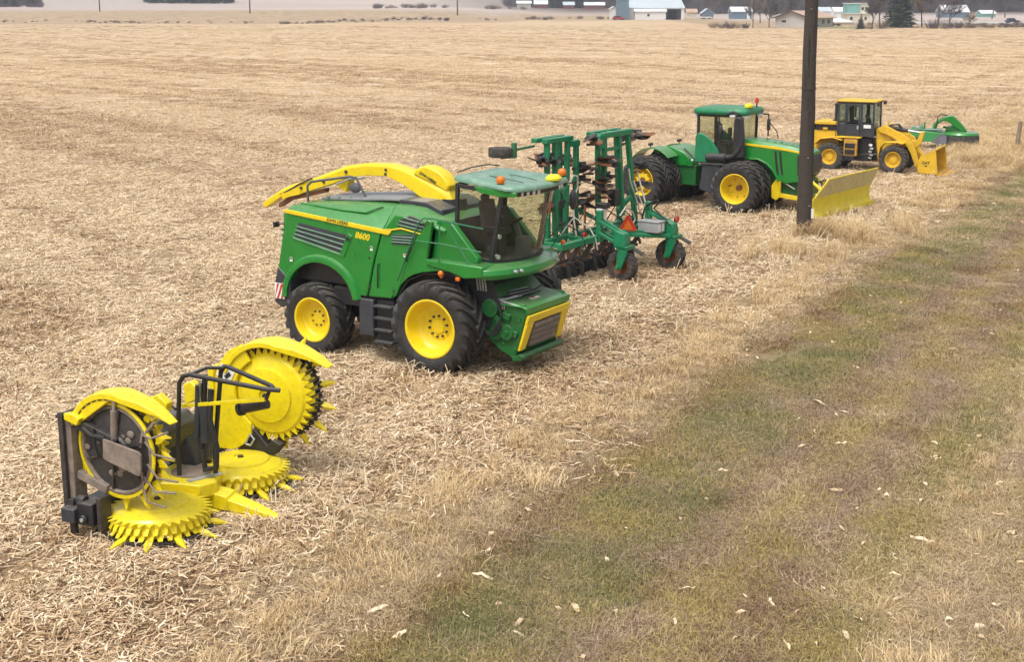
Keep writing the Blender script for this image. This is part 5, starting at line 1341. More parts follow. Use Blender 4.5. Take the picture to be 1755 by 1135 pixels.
    b = MB(); b.box(-2.0, -1.992, -0.82, 0.82, 2.3, 3.56); b.build('rear_window', M['glass'], c)
    b = MB(); b.box(-0.302, -0.294, -0.82, 0.82, 2.3, 3.56); b.build('windshield', M['glass'], c)
    b = MB(); b.cbox((-1.25, 0, 2.50), (0.5, 0.52, 0.16)); b.cbox((-1.48, 0, 2.86), (0.14, 0.5, 0.66), (0, -0.12, 0)); b.cbox((-1.52, 0, 3.22), (0.10, 0.28, 0.16)); b.cbox((-1.25, 0, 2.25), (0.4, 0.4, 0.4)); b.build('driver_seat', M['seat'], c, 0.05, 3)
    b = MB(); b.cbox((-1.0, -0.42, 2.55), (0.6, 0.18, 0.14)); b.cbox((-0.85, -0.45, 2.95), (0.06, 0.30, 0.34)); b.cyl((-0.9, -0.45, 2.5), (-0.85, -0.45, 2.9), 0.03, n=8); b.build('armrest_console', M['black'], c, 0.02)
    b = MB(); b.tube([(-0.45, 0, 2.05), (-0.55, 0, 2.55), (-0.68, 0, 2.78)], 0.06, 8); b.cyl((-0.70, 0, 2.78), (-0.66, 0, 2.82), 0.2, n=18); b.build('steering_column', M['black'], c)
    b = MB(); b.sphere((-1.05, -0.92, 3.05), 0.13, 12, (0.8, 0.35, 1.4)); b.build('mirror', M['mirror'], c)
    o = [(-2.22, -0.85), (-2.0, -1.0), (-0.4, -1.0), (-0.02, -0.9), (0.02, 0), (-0.02, 0.9), (-0.4, 1.0), (-2.0, 1.0), (-2.22, 0.85)]
    def rg(k, z): return [(-1.1 + (x + 1.1) * k, y * k, z) for x, y in o]
    b = MB(); b.loft([rg(0.95, 3.62), rg(1.0, 3.68), rg(1.0, 3.76), rg(0.95, 3.86), rg(0.80, 3.90), rg(0.3, 3.91)]); rf = b.build('roof', M['teal'], c, ang=50)
    for s in (-1, 1):
        for y in (0.55, 0.75):
            b = MB(); b.cbox((-2.16, s * y, 3.56), (0.12, 0.16, 0.10)); b.build('work_light', M['lamp'], rf, 0.01)
            b = MB(); b.cbox((-0.08, s * y, 3.56), (0.10, 0.16, 0.10)); b.build('work_light', M['lamp'], rf, 0.01)
    b = MB(); b.cbox((-0.55, -0.96, 3.60), (0.22, 0.10, 0.08)); b.build('work_light', M['lamp'], rf, 0.01)
    b = MB(); b.loft([[(-0.15 + 0.15 * k * math.cos(a), -0.35 + 0.26 * k * math.sin(a), z) for a in [i * PI / 6 for i in range(12)]] for k, z in ((0.8, 3.88), (1.0, 3.91), (1.0, 3.98), (0.6, 4.06))]); b.build('gps_receiver', bpy.data.materials['receiver_yellow'], rf)
    b = MB(); b.cyl((-0.05, 0.2, 3.88), (-0.05, 0.2, 4.05), 0.03, n=8); b.build('beacon_post', M['black'], rf)
    b = MB(); b.cyl((-0.05, 0.2, 4.05), (-0.05, 0.2, 4.24), 0.075, 0.06, 12); b.build('beacon', M['red'], rf)
    b = MB(); b.tube([(-0.15, 0.95, 3.6), (0.1, 1.15, 3.55), (0.1, 1.15, 2.7)], 0.03, 8); b.tube([(0.1, 1.12, 3.3), (0.45, 1.18, 2.9), (0.52, 1.16, 2.62)], 0.02, 6); b.build('mirror_arm', M['black'], c)
    b = MB(); b.cbox((0.1, 1.18, 3.15), (0.10, 0.2, 0.45)); b.build('mirror', M['mirror'], c, 0.03)
    # hood
    rings = []
    for x, zb, zt, w in ((-0.25, 2.0, 2.74, 0.62), (0.6, 1.95, 2.70, 0.63), (1.5, 1.6, 2.60, 0.62), (2.25, 1.45, 2.48, 0.57), (2.52, 1.5, 2.36, 0.44)):
        rings.append([(x, -w, zb), (x, -w - 0.02, zt - 0.22), (x, -w * 0.86, zt - 0.05), (x, -w * 0.45, zt), (x, w * 0.45, zt), (x, w * 0.86, zt - 0.05), (x, w + 0.02, zt - 0.22), (x, w, zb)])
    b = MB(); b.loft(rings); hd = b.build('hood', M['green'], t, 0.015)
    side = [(-0.22, 1.92), (-0.22, 2.48), (1.50, 2.36), (2.15, 2.26), (2.30, 1.8), (2.25, 1.25), (1.55, 1.12), (1.30, 1.22), (1.05, 1.62), (0.80, 1.85), (0.45, 2.0), (0.1, 1.98)]
    for s in (-1, 1):
        b = MB(); b.prism(side, 'y', s * 0.58, s * 0.665); b.build('hood_side', M['green'], t, 0.02)
        b = MB(); b.prism([(-0.22, 2.50), (-0.22, 2.58), (1.2, 2.50), (2.2, 2.34), (2.2, 2.27), (1.45, 2.37)], 'y', s * 0.64, s * 0.682); b.build('stripe', M['yellow'], t, 0.008)
        for x in (1.12, 1.30):
            b = MB(); b.prism([(x - 0.05, 2.33), (x + 0.03, 2.33), (x + 0.16, 1.45), (x + 0.12, 1.40), (x + 0.05, 1.6)], 'y', s * 0.665, s * 0.675); b.build('side_vent', M['black'], t)
        b = MB(); b.prism([(1.98, 2.22), (2.22, 2.16), (2.24, 1.55), (2.02, 1.45)], 'y', s * 0.66, s * 0.678); b.build('grille', M['black'], t, 0.01)
        lip = [(1.30, 1.22), (1.05, 1.62), (0.80, 1.85), (0.45, 2.0), (0.1, 1.98)]
        b = MB(); b.sheet([(x, s * 0.64, z) for x, z in lip], [(x, s * 0.80, z - 0.02) for x, z in lip], 0.03); b.build('hood_flare', M['green'], t, 0.008)
        b = MB(); b.cbox((2.46, s * 0.30, 2.12), (0.14, 0.26, 0.14)); b.build('headlight', M['lamp'], t, 0.02)
    b = MB(); b.prism([(2.3, 1.3), (2.52, 1.5), (2.58, 2.05), (2.5, 2.3), (2.3, 2.3)], 'y', -0.5, 0.5); b.build('front_grille', M['black'], t, 0.03)
    for k in range(6):
        b = MB(); b.cbox((1.0 + .22 * k, -0.42 + .12 * (k % 2), 2.67 - .02 * k), (0.12, 0.06, 0.03)); b.build('hood_vent', M['green_roof'], hd, 0.006)
    b = MB(); r = random.Random(4)
    for k in range(10): b.tube([(0.55 + .08 * k, -0.5, 1.3 + .3 * r.random()), (0.65 + .07 * k, -0.58, 1.6 + .2 * r.random()), (0.75 + .06 * k, -0.5, 1.2)], 0.025, 6)
    b.box(0.4, 1.3, -0.45, 0.45, 0.9, 1.9); b.build('engine_block', M['green_dirty'], t)
    # blade mounting frame and blade
    bl = sub('dozer_blade', t, (0, 0, 0))
    for s in (-1, 1):
        b = MB(); b.prism([(1.02, 0.55), (1.0, 1.0), (1.18, 1.28), (1.36, 1.28), (1.36, 0.6), (1.2, 0.45)], 'y', s * 0.52, s * 0.66); b.build('mount_plate', M['yellow'], bl, 0.015)
        b = MB(); b.bar((1.2, s * 0.55, 0.66), (3.05, s * 0.45, 0.46), 0.14, 0.16); b.build('push_arm', M['yellow'], bl, 0.012)
        b = MB(); b.tube([(2.2, s * 0.35, 1.45), (3.0, s * 0.40, 0.85)], 0.06, 10); b.build('lift_ram', M['yellow'], bl)
        b = MB(); b.tube([(1.35, s * 0.60, 1.22), (1.9, s * 0.55, 0.92)], 0.03, 8); b.build('ram_rod', M['brightsteel'], bl)
    b = MB(); b.box(1.3, 2.5, -0.45, 0.45, 0.7, 1.3); b.build('blade_subframe', M['green_dirty'], bl, 0.02)
    b = MB()
    for k in range(4): b.tube([(2.5, -0.3 + .2 * k, 1.1), (2.8, -0.35 + .2 * k, 1.25), (3.05, -0.3 + .2 * k, 0.75)], 0.025, 6)
    b.build('hydraulic_hose', M['hose'], bl)
    BX = Matrix.Translation((3.55, 0.30, 0.02)) @ Matrix.Rotation(R_(-6), 4, 'Z')
    prof = [(0.0, 0.04), (-0.10, 0.16), (-0.17, 0.36), (-0.18, 0.58), (-0.12, 0.82)]
    b = MB(BX)
    rings = [[(x, -2.35, z), (x, 2.84, z), (x - 0.035, 2.84, z), (x - 0.035, -2.35, z)] for x, z in prof]
    b.loft(rings); b.build('mouldboard', M['blade_yellow'], bl, 0.0)
    b = MB(BX); b.loft([[(-0.118, -2.36, 0.80), (-0.118, 2.85, 0.80), (-0.155, 2.85, 0.80), (-0.155, -2.36, 0.80)], [(0.14, -1.75, 1.46), (0.14, 2.85, 1.46), (0.105, 2.85, 1.46), (0.105, -1.75, 1.46)]]); b.build('spill_guard', M['blade_worn'], bl, 0.006)
    b = MB(BX); b.bar((-0.10, -2.36, 0.815), (0.15, -1.75, 1.475), 0.05, 0.05); b.bar((0.13, -1.75, 1.47), (0.13, 2.85, 1.47), 0.05, 0.04); b.build('guard_edge', M['blade_yellow'], bl, 0.006)
    b = MB(BX); b.bar((0.012, -2.36, 0.10), (0.012, 2.85, 0.10), 0.03, 0.20); b.build('cutting_edge', M['blade_yellow'], bl, 0.006)
    for k in range(6):
        b = MB(BX); b.prism([(-0.2, 0.2), (-0.36, 0.3), (-0.36, 0.7), (-0.19, 0.78), (-0.23, 0.5)], 'y', -2.2 + .86 * k, -2.16 + .86 * k); b.build('rib', M['blade_yellow'], bl)
    b = MB(BX); b.box(-0.40, -0.24, -1.0, 1.0, 0.34, 0.52); b.build('blade_beam', M['blade_yellow'], bl, 0.01)
    return t

build_tractor()
# ------------------------------------------------------------------ wheel loader
def build_loader():
    t = thing('wheel_loader', 'yellow wheel loader with dark glazed cab and its bucket resting on the ground', 'loader', (18.40, 66.35, 0), R_(-27))
    kit = WheelKit(0.68, 0.50, 0.36, 20, [(0.375, -0.22), (0.365, -0.235), (0.34, -0.225), (0.32, -0.15), (0.30, -0.08), (0.18, -0.07), (0.16, -0.12), (0.02, -0.13)],
                   (0.24, -0.08, 8, 0.02), M['tyre_dusty'], M['loader'], M['loader_worn'], 0.045, 0.6, 0.055)
    for x in (-0.12, -3.12):
        for s in (-1, 1):
            kit.put(t, x, s * 1.0, 0.65, s, spin=x)
        b = MB(); b.cyl((x, -0.8, 0.65), (x, 0.8, 0.65), 0.14); b.box(x - 0.25, x + 0.25, -0.35, 0.35, 0.45, 0.9); b.build('axle', M['loader_worn'], t, 0.02)
    # rear engine unit
    b = MB(); b.prism([(-4.05, 0.75), (-4.05, 1.86), (-2.92, 1.86), (-2.86, 1.2), (-2.5, 1.05), (-2.5, 0.62), (-3.6, 0.55)], 'y', -0.62, 0.62); b.build('rear_frame', M['loader'], t, 0.04)
    b = MB(); b.prism([(-4.0, 1.90), (-3.95, 2.10), (-2.90, 2.14), (-2.88, 1.86), (-4.0, 1.86)], 'y', -0.66, 0.66); b.build('engine_bay', M['black'], t, 0.02)
    b = MB(); b.prism([(-4.16, 2.12), (-4.16, 2.20), (-4.0, 2.27), (-2.90, 2.29), (-2.90, 2.12)], 'y', -0.74, 0.74); b.build('engine_hood', M['loader'], t, 0.03)
    b = MB(); b.cbox((-3.5, -0.68, 1.93), (0.22, 0.04, 0.10)); b.build('hood_latch', M['loader'], t, 0.01)
    b = MB(); b.box(-4.22, -4.05, -0.64, 0.64, 0.9, 2.1); b.build('radiator_grille', M['black'], t, 0.02)
    b = MB(); b.box(-4.40, -4.02, -0.8, 0.8, 0.62, 0.98); b.build('counterweight', M['loader'], t, 0.05)
    for s in (-1, 1):
        b = MB(); b.sheet([(-3.92, s * 1.18, 1.22), (-3.6, s * 1.18, 1.50), (-3.0, s * 1.18, 1.58), (-2.55, s * 1.18, 1.46)], [(-3.92, s * 0.6, 1.22), (-3.6, s * 0.6, 1.50), (-3.0, s * 0.6, 1.58), (-2.55, s * 0.6, 1.46)], 0.04 * s); b.build('rear_fender', M['loader'], t, 0.01)
        b = MB(); b.sheet([(-0.85, s * 1.2, 0.75), (-0.78, s * 1.2, 1.22), (-0.55, s * 1.2, 1.46), (0.05, s * 1.2, 1.47), (0.3, s * 1.2, 1.42)], [(-0.85, s * 0.6, 0.75), (-0.78, s * 0.6, 1.22), (-0.55, s * 0.6, 1.46), (0.05, s * 0.6, 1.47), (0.3, s * 0.6, 1.42)], 0.04 * s); b.build('front_fender', M['loader'], t, 0.01)
        b = MB(); b.box(-3.0, -1.72, s * 0.62 if s > 0 else -1.05, 1.05 if s > 0 else -0.62, 1.55, 1.62); b.build('platform', M['loader'], t, 0.012)
        b = MB(); b.box(-2.48, -1.86, s * 0.98 - 0.1, s * 0.98 + 0.1, 0.72, 1.5); st = b.build('step_box', M['loader_worn'], t, 0.02)
        for z in (0.50, 0.80, 1.10):
            b = MB(); b.box(-2.42, -1.95, s * 1.09 - 0.03, s * 1.09 + 0.05, z, z + 0.22); b.build('step', M['black'], st, 0.01)
        b = MB(); b.tube([(-2.9, s * 1.05, 1.6), (-2.9, s * 1.05, 2.45)], 0.02, 6); b.build('grab_rail', M['black'], t)
    b = MB(); b.box(-2.7, -1.3, -0.55, 0.55, 0.45, 1.5); b.box(-1.6, -1.0, -0.4, 0.4, 0.5, 1.3); b.build('centre_joint', M['black'], t, 0.02)
    b = MB(); b.cyl((-1.2, 0, 0.4), (-1.2, 0, 1.45), 0.16); b.build('hinge_pin', M['loader_worn'], t)
    b = MB(); b.tube([(-1.9, -0.5, 0.75), (-0.95, -0.55, 0.80)], 0.06, 8); b.build('steering_ram', M['dark'], t)
    for k in range(5):
        b = MB(); b.cbox((-1.32 + 0.05 * (k % 2), -0.62, 0.62 + 0.15 * k), (0.16, 0.14, 0.06), (0.2 * k, 0.3, 0)); b.build('hose_clamp', M['zinc'], t, 0.01)
    # cab
    c = sub('cab', t)
    b = MB(); b.prism([(-2.86, 1.64), (-2.86, 2.22), (-2.50, 2.22), (-2.50, 1.70), (-1.80, 1.70), (-1.75, 2.2), (-1.22, 2.0), (-1.18, 1.62)], 'y', -0.74, 0.74)
    b.build('cab_base', M['slate'], c, 0.02)
    b = MB()
    for s in (-1, 1):
        for x0, x1 in ((-2.88, -2.90), (-2.52, -2.54), (-1.78, -1.80), (-1.20, -1.24)):
            b.bar((x0, s * 0.73, 1.6), (x1, s * 0.73, 3.2), 0.075, 0.085)
        b.bar((-2.9, s * 0.73, 3.17), (-1.24, s * 0.73, 3.17), 0.06, 0.09)
    b.bar((-1.2, -0.73, 1.85), (-1.2, 0.73, 1.85), 0.06, 0.08); b.bar((-2.9, -0.73, 3.17), (-2.9, 0.73, 3.17), 0.06, 0.08)
    b.build('cab_frame', M['slate'], c, 0.01)
    for s in (-1, 1):
        for x0, x1, z0 in ((-2.84, -2.56, 2.24), (-1.76, -1.26, 2.2)):
            b = MB(); b.box(x0, x1, s * 0.735 - 0.005, s * 0.735 + 0.005, z0, 3.13); b.build('side_window', M['glass_blue'], c)
        b = MB(); b.prism([(-2.48, 1.64), (-1.84, 1.64), (-1.84, 3.12), (-2.48, 3.12), (-2.48, 2.4), (-2.40, 2.4), (-2.40, 3.04), (-1.92, 3.04), (-1.92, 2.18), (-2.48, 2.18)], 'y', s * 0.75, s * 0.785); dr = b.build('cab_door', M['slate'], c, 0.01)
        b = MB(); b.box(-2.44, -1.90, s * 0.765 - 0.005, s * 0.765 + 0.005, 2.2, 3.05); b.build('door_window', M['glass_blue'], dr)
        b = MB(); b.box(-1.98, -1.90, s * 0.79, s * 0.80, 1.96, 2.12); b.build('handle_plate', M['zinc'], dr)
        b = MB(); b.cbox((-1.50, s * 0.745, 2.10), (0.34, 0.012, 0.16)); b.build('decal', M['white'], c)
    b = MB(); b.box(-1.215, -1.205, -0.70, 0.70, 1.9, 3.13); b.build('windshield', M['glass_blue'], c)
    b = MB(); b.box(-2.905, -2.895, -0.70, 0.70, 2.25, 3.13); b.build('rear_window', M['glass_blue'], c)
    b = MB(); b.cbox((-2.25, 0, 2.25), (0.45, 0.48, 0.14)); b.cbox((-2.45, 0, 2.62), (0.13, 0.46, 0.70), (0, -0.1, 0)); b.cbox((-2.25, 0, 1.95), (0.36, 0.36, 0.45)); b.build('driver_seat', M['seat'], c, 0.05)
    b = MB(); b.tube([(-1.45, 0, 1.7), (-1.55, 0, 2.3), (-1.66, 0, 2.45)], 0.06, 8); b.cyl((-1.68, 0, 2.44), (-1.64, 0, 2.48), 0.19, n=16); b.build('steering_column', M['black'], c)
    b = MB(); b.box(-3.02, -1.10, -0.82, 0.82, 3.22, 3.30); b.build('roof', M['loader'], c, 0.03)
    b = MB(); b.box(-3.0, -1.14, -0.78, 0.78, 3.185, 3.215); b.build('roof_trim', M['black'], c)
    for y in (-0.7, 0.7):
        b = MB(); b.cbox((-1.04, y, 3.15), (0.12, 0.20, 0.16)); b.build('work_light', M['black'], c, 0.02)
    b = MB(); b.cyl((-3.08, -0.45, 2.28), (-3.08, -0.45, 3.02), 0.065, n=10); b.cyl((-3.08, -0.45, 2.28), (-3.08, -0.45, 2.36), 0.14, n=12); b.cyl((-3.08, -0.45, 3.0), (-3.12, -0.45, 3.12), 0.075, n=10); b.build('exhaust_pipe', M['dark'], t)
    # front unit and lift arms
    b = MB(); b.prism([(-1.0, 0.5), (-1.1, 1.3), (-1.15, 2.0), (-0.75, 2.18), (-0.5, 1.95), (-0.3, 1.0), (0.2, 0.8), (0.2, 0.45)], 'y', -0.45, 0.45); b.build('front_frame', M['loader'], t, 0.03)
    arm = [(-1.02, 2.02), (-0.78, 2.18), (-0.55, 2.12), (0.18, 1.78), (0.46, 1.60), (0.66, 1.28), (0.88, 0.75), (1.02, 0.40), (0.98, 0.26), (0.84, 0.26), (0.72, 0.5), (0.55, 0.92), (0.36, 1.24), (0.10, 1.42), (-0.62, 1.76), (-0.95, 1.85)]
    for s in (-1, 1):
        b = MB(); b.prism(arm, 'y', s * 0.48, s * 0.60); b.build('lift_arm', M['loader'], t, 0.015)
        b = MB(); b.tube([(-0.75, s * 0.40, 1.0), (0.35, s * 0.42, 1.30)], 0.08, 10); b.build('lift_ram', M['loader_worn'], t)
    b = MB(); b.cyl((0.05, -0.5, 1.60), (0.05, 0.5, 1.60), 0.14, n=12); b.cyl((0.9, -0.6, 0.34), (0.9, 0.6, 0.34), 0.08, n=10); b.build('cross_tube', M['loader'], t)
    b = MB(); b.prism([(0.38, 1.38), (0.52, 1.20), (0.70, 1.15), (0.92, 1.38), (1.02, 1.88), (0.86, 1.92), (0.74, 1.56), (0.60, 1.46), (0.48, 1.50)], 'y', -0.10, 0.10); b.build('tilt_lever', M['loader'], t, 0.02)
    b = MB(); b.cyl((-0.70, 0, 2.05), (0.25, 0, 1.92), 0.10, n=12); b.build('tilt_ram', M['dark'], t)
    b = MB(); b.cyl((0.25, 0, 1.92), (0.90, 0, 1.84), 0.05, n=10); b.build('ram_rod', M['brightsteel'], t)
    b = MB(); b.bar((0.72, 0, 1.2), (1.12, 0, 0.62), 0.10, 0.12); b.build('bucket_link', M['loader'], t, 0.01)
    for k in range(4):
        b = MB(); b.tube([(-0.6, -0.2 + .12 * k, 2.15), (-0.2, -0.2 + .12 * k, 2.2), (0.1, -0.2 + .12 * k, 1.85)], 0.025, 6); b.build('hydraulic_hose', M['hose'], t)
    b = MB(); b.tube([(-0.75, 0.25, 2.12), (-0.72, 0.25, 2.30), (-0.62, 0.25, 2.32)], 0.04, 8); b.build('lifting_eye', M['loader'], t)
    # bucket with its mouth to the front
    bk = sub('bucket', t)
    sidep = [(1.08, 0.15), (1.04, 0.55), (1.16, 0.95), (2.28, 1.42), (2.30, 1.30), (1.95, 0.30), (1.85, 0.12)]
    for y in (-1.22, 1.16):
        b = MB(); b.prism([(1.05, 0.12), (1.03, 0.60), (1.14, 0.86), (1.80, 1.18), (1.94, 0.20), (1.90, 0.08)], 'y', y, y + 0.05); b.build('bucket_side', M['loader'], bk, 0.01)
    prof = [(2.10, 0.06), (1.10, 0.06), (1.02, 0.20), (1.02, 0.58), (1.12, 0.88), (1.84, 1.22), (2.22, 1.40)]
    b = MB()
    rings = []
    for i, (x, z) in enumerate(prof):
        a, c2 = prof[max(0, i - 1)], prof[min(len(prof) - 1, i + 1)]
        tx, tz = c2[0] - a[0], c2[1] - a[1]; L = math.hypot(tx, tz); nx, nz = tz / L, -tx / L
        rings.append([(x, -1.2, z), (x, 1.2, z), (x + nx * 0.04, 1.2, z + nz * 0.04), (x + nx * 0.04, -1.2, z + nz * 0.04)])
    b.loft(rings[:-1]); b.build('bucket_shell', M['loader_worn'], bk)
    b = MB(); b.prism([(1.90, 0.02), (2.42, 0.03), (2.44, 0.055), (1.90, 0.075)], 'y', -1.27, 1.27); b.build('cutting_edge', M['loader_worn'], bk, 0.005)
    b = MB(); b.bar((1.80, -1.24, 1.215), (1.80, 1.22, 1.215), 0.07, 0.06); b.build('bucket_lip', M['loader'], bk, 0.01)
    M1 = Matrix.Translation((1.40, -1.223, 0.58)) @ Matrix.Rotation(R_(90), 4, 'X')
    text('lettering', 'CAT', 0.17, M['cap_print'], bk, M1, bold=0.008)
    b = MB(); b.cbox((1.40, -1.222, 0.44), (0.14, 0.004, 0.05)); b.build('bucket_mark', M['cap_print'], bk)
    return t

build_loader()


# ------------------------------------------------------------------ green mower behind the loader
def build_mower():
    o = spot(1612, 76.5)
    t = thing('disc_mower', 'green disc mower with grey skirts and an arched arm parked behind the loader bucket', 'mower', o, R_(-16))
    b = MB(); b.loft([[(-1.75, -0.5, z0), (-1.75, 0.6, z0), (-1.75, 0.6, z1), (-1.75, -0.5, z1 - .05)] if False else [(x, -0.55, z0), (x, 0.6, z0), (x, 0.6, z1), (x, -0.45, z1 - 0.04)] for x, z0, z1 in ((-1.75, 0.45, 0.95), (-0.9, 0.42, 1.02), (0.2, 0.40, 0.92), (0.35, 0.45, 0.80))])
    b.build('mower_deck', M['green'], t, 0.03)
    b = MB(); b.prism([(-1.0, 1.0), (0.05, 1.02), (0.08, 1.07), (-0.95, 1.08)], 'y', -0.35, 0.35); b.build('deck_cover', M['green_roof'], t, 0.02)
    b = MB(); b.prism([(-1.75, 0.95), (-1.5, 1.22), (-1.25, 1.15), (-1.05, 1.35), (-0.85, 1.0)], 'y', -0.25, 0.25); b.build('headstock', M['green_roof'], t, 0.03)
    b = MB(); b.box(-0.95, -0.87, -0.3, -0.22, 1.0, 1.45); b.build('headstock_post', M['green'], t, 0.01)
    # folded cutter bar with skirt on the right
    b = MB(); b.lathe([(0.95, 0.0), (0.98, 0.10), (0.90, 0.20), (0.5, 0.25), (0.02, 0.26)], 30, (0.98, 0.1, 0.72), 'z'); b.build('rotor_cover', M['green'], t)
    rr = []
    for k in range(25):
        a = R_(-178 + 8.2 * k); w = 0.02 * (k % 2)
        rr.append([((0.93 + w) * math.cos(a) + 0.98, (0.93 + w) * math.sin(a) + 0.1, 0.76), ((0.96 + w) * math.cos(a) + 0.98, (0.96 + w) * math.sin(a) + 0.1, 0.76), ((1.0 + w) * math.cos(a) + 0.98, (1.0 + w) * math.sin(a) + 0.1, 0.30), ((0.97 + w) * math.cos(a) + 0.98, (0.97 + w) * math.sin(a) + 0.1, 0.30)])
    b = MB(); b.loft(rr); b.build('rubber_skirt', M['tyre_dusty'], t)
    b = MB(); b.loft([[(-0.55, -0.75, 0.42), (-0.4, -0.72, 0.35), (0.25, -0.85, 0.30), (0.3, -0.78, 0.40)], [(-0.1, -0.62, 0.85), (-0.05, -0.55, 0.85), (0.25, -0.75, 0.80), (0.3, -0.7, 0.80)]]); b.build('skirt_flap', M['grey'], t, 0.01)
    # arched swing arm
    b = MB(); b.tube([(-0.42, 0.2, 1.0), (-0.38, 0.2, 1.30), (-0.12, 0.2, 1.50), (0.15, 0.2, 1.64)], 0.10, 8); b.build('swing_arm', M['green'], t)
    b = MB(); b.tube([(-0.30, 0.1, 1.1), (-0.25, 0.1, 1.72), (-0.10, 0.1, 1.85), (0.25, 0.1, 1.80)], 0.03, 8); b.build('hydraulic_hose', M['hose'], t)
    b = MB(); b.prism([(0.05, 1.50), (0.0, 1.66), (0.38, 1.82), (0.62, 1.74), (1.15, 1.22), (1.32, 0.98), (0.98, 0.98), (0.62, 1.22), (0.42, 1.40), (0.25, 1.48)], 'y', -0.15, 0.45); b.build('swing_shield', M['green'], t, 0.04)
    b = MB(); b.prism([(0.15, 0.95), (0.25, 1.22), (0.55, 1.28), (0.85, 1.12), (0.95, 0.95)], 'y', -0.1, 0.4); b.build('gearbox', M['green_dirty'], t, 0.04)
    b = MB(); b.bar((0.05, 0.2, 1.15), (0.4, 0.2, 1.15), 0.1, 0.1); b.build('ram', M['black'], t)
    # small transport wheel and stand
    b = MB(); b.lathe([(0.10, -0.09), (0.30, -0.10), (0.34, -0.07), (0.34, 0.07), (0.30, 0.10), (0.10, 0.09), (0.02, 0.09)], 22, (-1.35, -0.75, 0.34), 'y'); b.build('tyre', M['tyre_dusty'], t)
    b = MB(); b.lathe([(0.17, -0.1), (0.16, -0.115), (0.02, -0.10)], 16, (-1.35, -0.75, 0.34), 'y'); b.build('rim', M['white'], t)
    b = MB(); b.bar((-1.35, -0.6, 0.34), (-1.2, -0.4, 0.7), 0.08, 0.08); b.build('wheel_arm', M['green'], t)
    b = MB(); b.box(0.1, 0.2, 0.3, 0.4, 0, 0.5); b.build('stand', M['dark'], t)
    return t

build_mower()


# ------------------------------------------------------------------ poles and posts
mw = mat('pole_wood', (0.052, 0.040, 0.032), 0.9, var=0.4, dirt=(0.11, 0.09, 0.075), dirt_amt=0.3, scale=7, bump=0.8, bscale=18)
nt = mw.node_tree
for n in nt.nodes:
    if n.type == 'TEX_NOISE':
        mp = nt.nodes.new('ShaderNodeMapping'); mp.inputs['Scale'].default_value = (1.0, 1.0, 3.5 if n.inputs['Scale'].default_value < 10 else 2.0)
        src = n.inputs['Vector'].links[0].from_socket
        nt.links.new(src, mp.inputs['Vector']); nt.links.new(mp.outputs[0], n.inputs['Vector'])
M['pole_wood'] = mw
M['post_wood'] = mat('post_wood', (0.26, 0.20, 0.15), 0.9, var=0.3, dirt=(0.12, 0.09, 0.07), dirt_amt=0.3, scale=6, bump=0.5)

t = thing('utility_pole', 'thick dark wooden utility pole rising out of the frame beside the blade', 'utility pole', (10.10, 47.95, 0))
b = MB(); pts, rs = [], []
rp = random.Random(2)
for k in range(15):
    z = -0.05 + 0.85 * k
    pts.append((0.012 * rp.uniform(-1, 1), 0.012 * rp.uniform(-1, 1), z)); rs.append(0.262 - 0.0052 * z + rp.uniform(-0.004, 0.004))
b.tube(pts, rs, 22); b.build('pole', M['pole_wood'], t)
b = MB(); b.box(0.18, 0.262, -0.285, -0.225, 0.62, 0.95); b.build('tag', M['white'], t, 0.004)
for k in range(9):
    a = rp.uniform(-2.6, -0.5); z0 = rp.uniform(0.6, 6); L = rp.uniform(0.4, 1.4)
    b = MB(); b.bar((0.262 * math.cos(a), 0.262 * math.sin(a), z0), (0.255 * math.cos(a), 0.255 * math.sin(a), z0 + L), 0.012, 0.012); b.build('weather_split', M['black'], t)
b = MB(); b.tube([(0.245 * math.cos(-1.2) - 0.0052 * z * math.cos(-1.2) + 0.02 * math.cos(-1.2), (0.245 - 0.0052 * z + 0.02) * math.sin(-1.2), z) for z in (0.0, 2.0, 5.0, 8.0, 11.5)], 0.008, 5); b.build('ground_wire', M['dark'], t)
for k in range(14):
    z0 = 0.5 + 0.55 * k; a = -1.2 + rp.uniform(-0.9, 0.9)
    b = MB(); b.cbox(((0.263 - 0.0052 * z0) * math.cos(a), (0.263 - 0.0052 * z0) * math.sin(a), z0), (0.05, 0.05, 0.02 if k % 3 else 0.05), (0, 0, a)); b.build('staple' if k % 3 else 'knot', M['zinc'] if k % 3 == 1 else M['dark'], t)
b = MB(); b.lathe([(0.246, 5.0), (0.252, 5.0), (0.252, 5.06), (0.246, 5.06)], 20, axis='z', loop=True); b.build('band', M['dark'], t)
t.rotation_euler = (0, R_(-0.8), 0)

p0 = spot(1742, 74.6)
b = MB(); b.tube([(0, 0, -0.1), (0.02, 0, 0.6), (0.06, 0, 1.2), (0.10, 0.02, 1.62)], [0.12, 0.115, 0.11, 0.10], 12); b.sphere((0.10, 0.02, 1.62), 0.098, 10, (1, 1, 0.35))
o = b.build('fence_post', M['post_wood']); o.location = p0
tag(o, 'leaning grey wooden fence post in tall dry grass at the right edge', 'fence post')
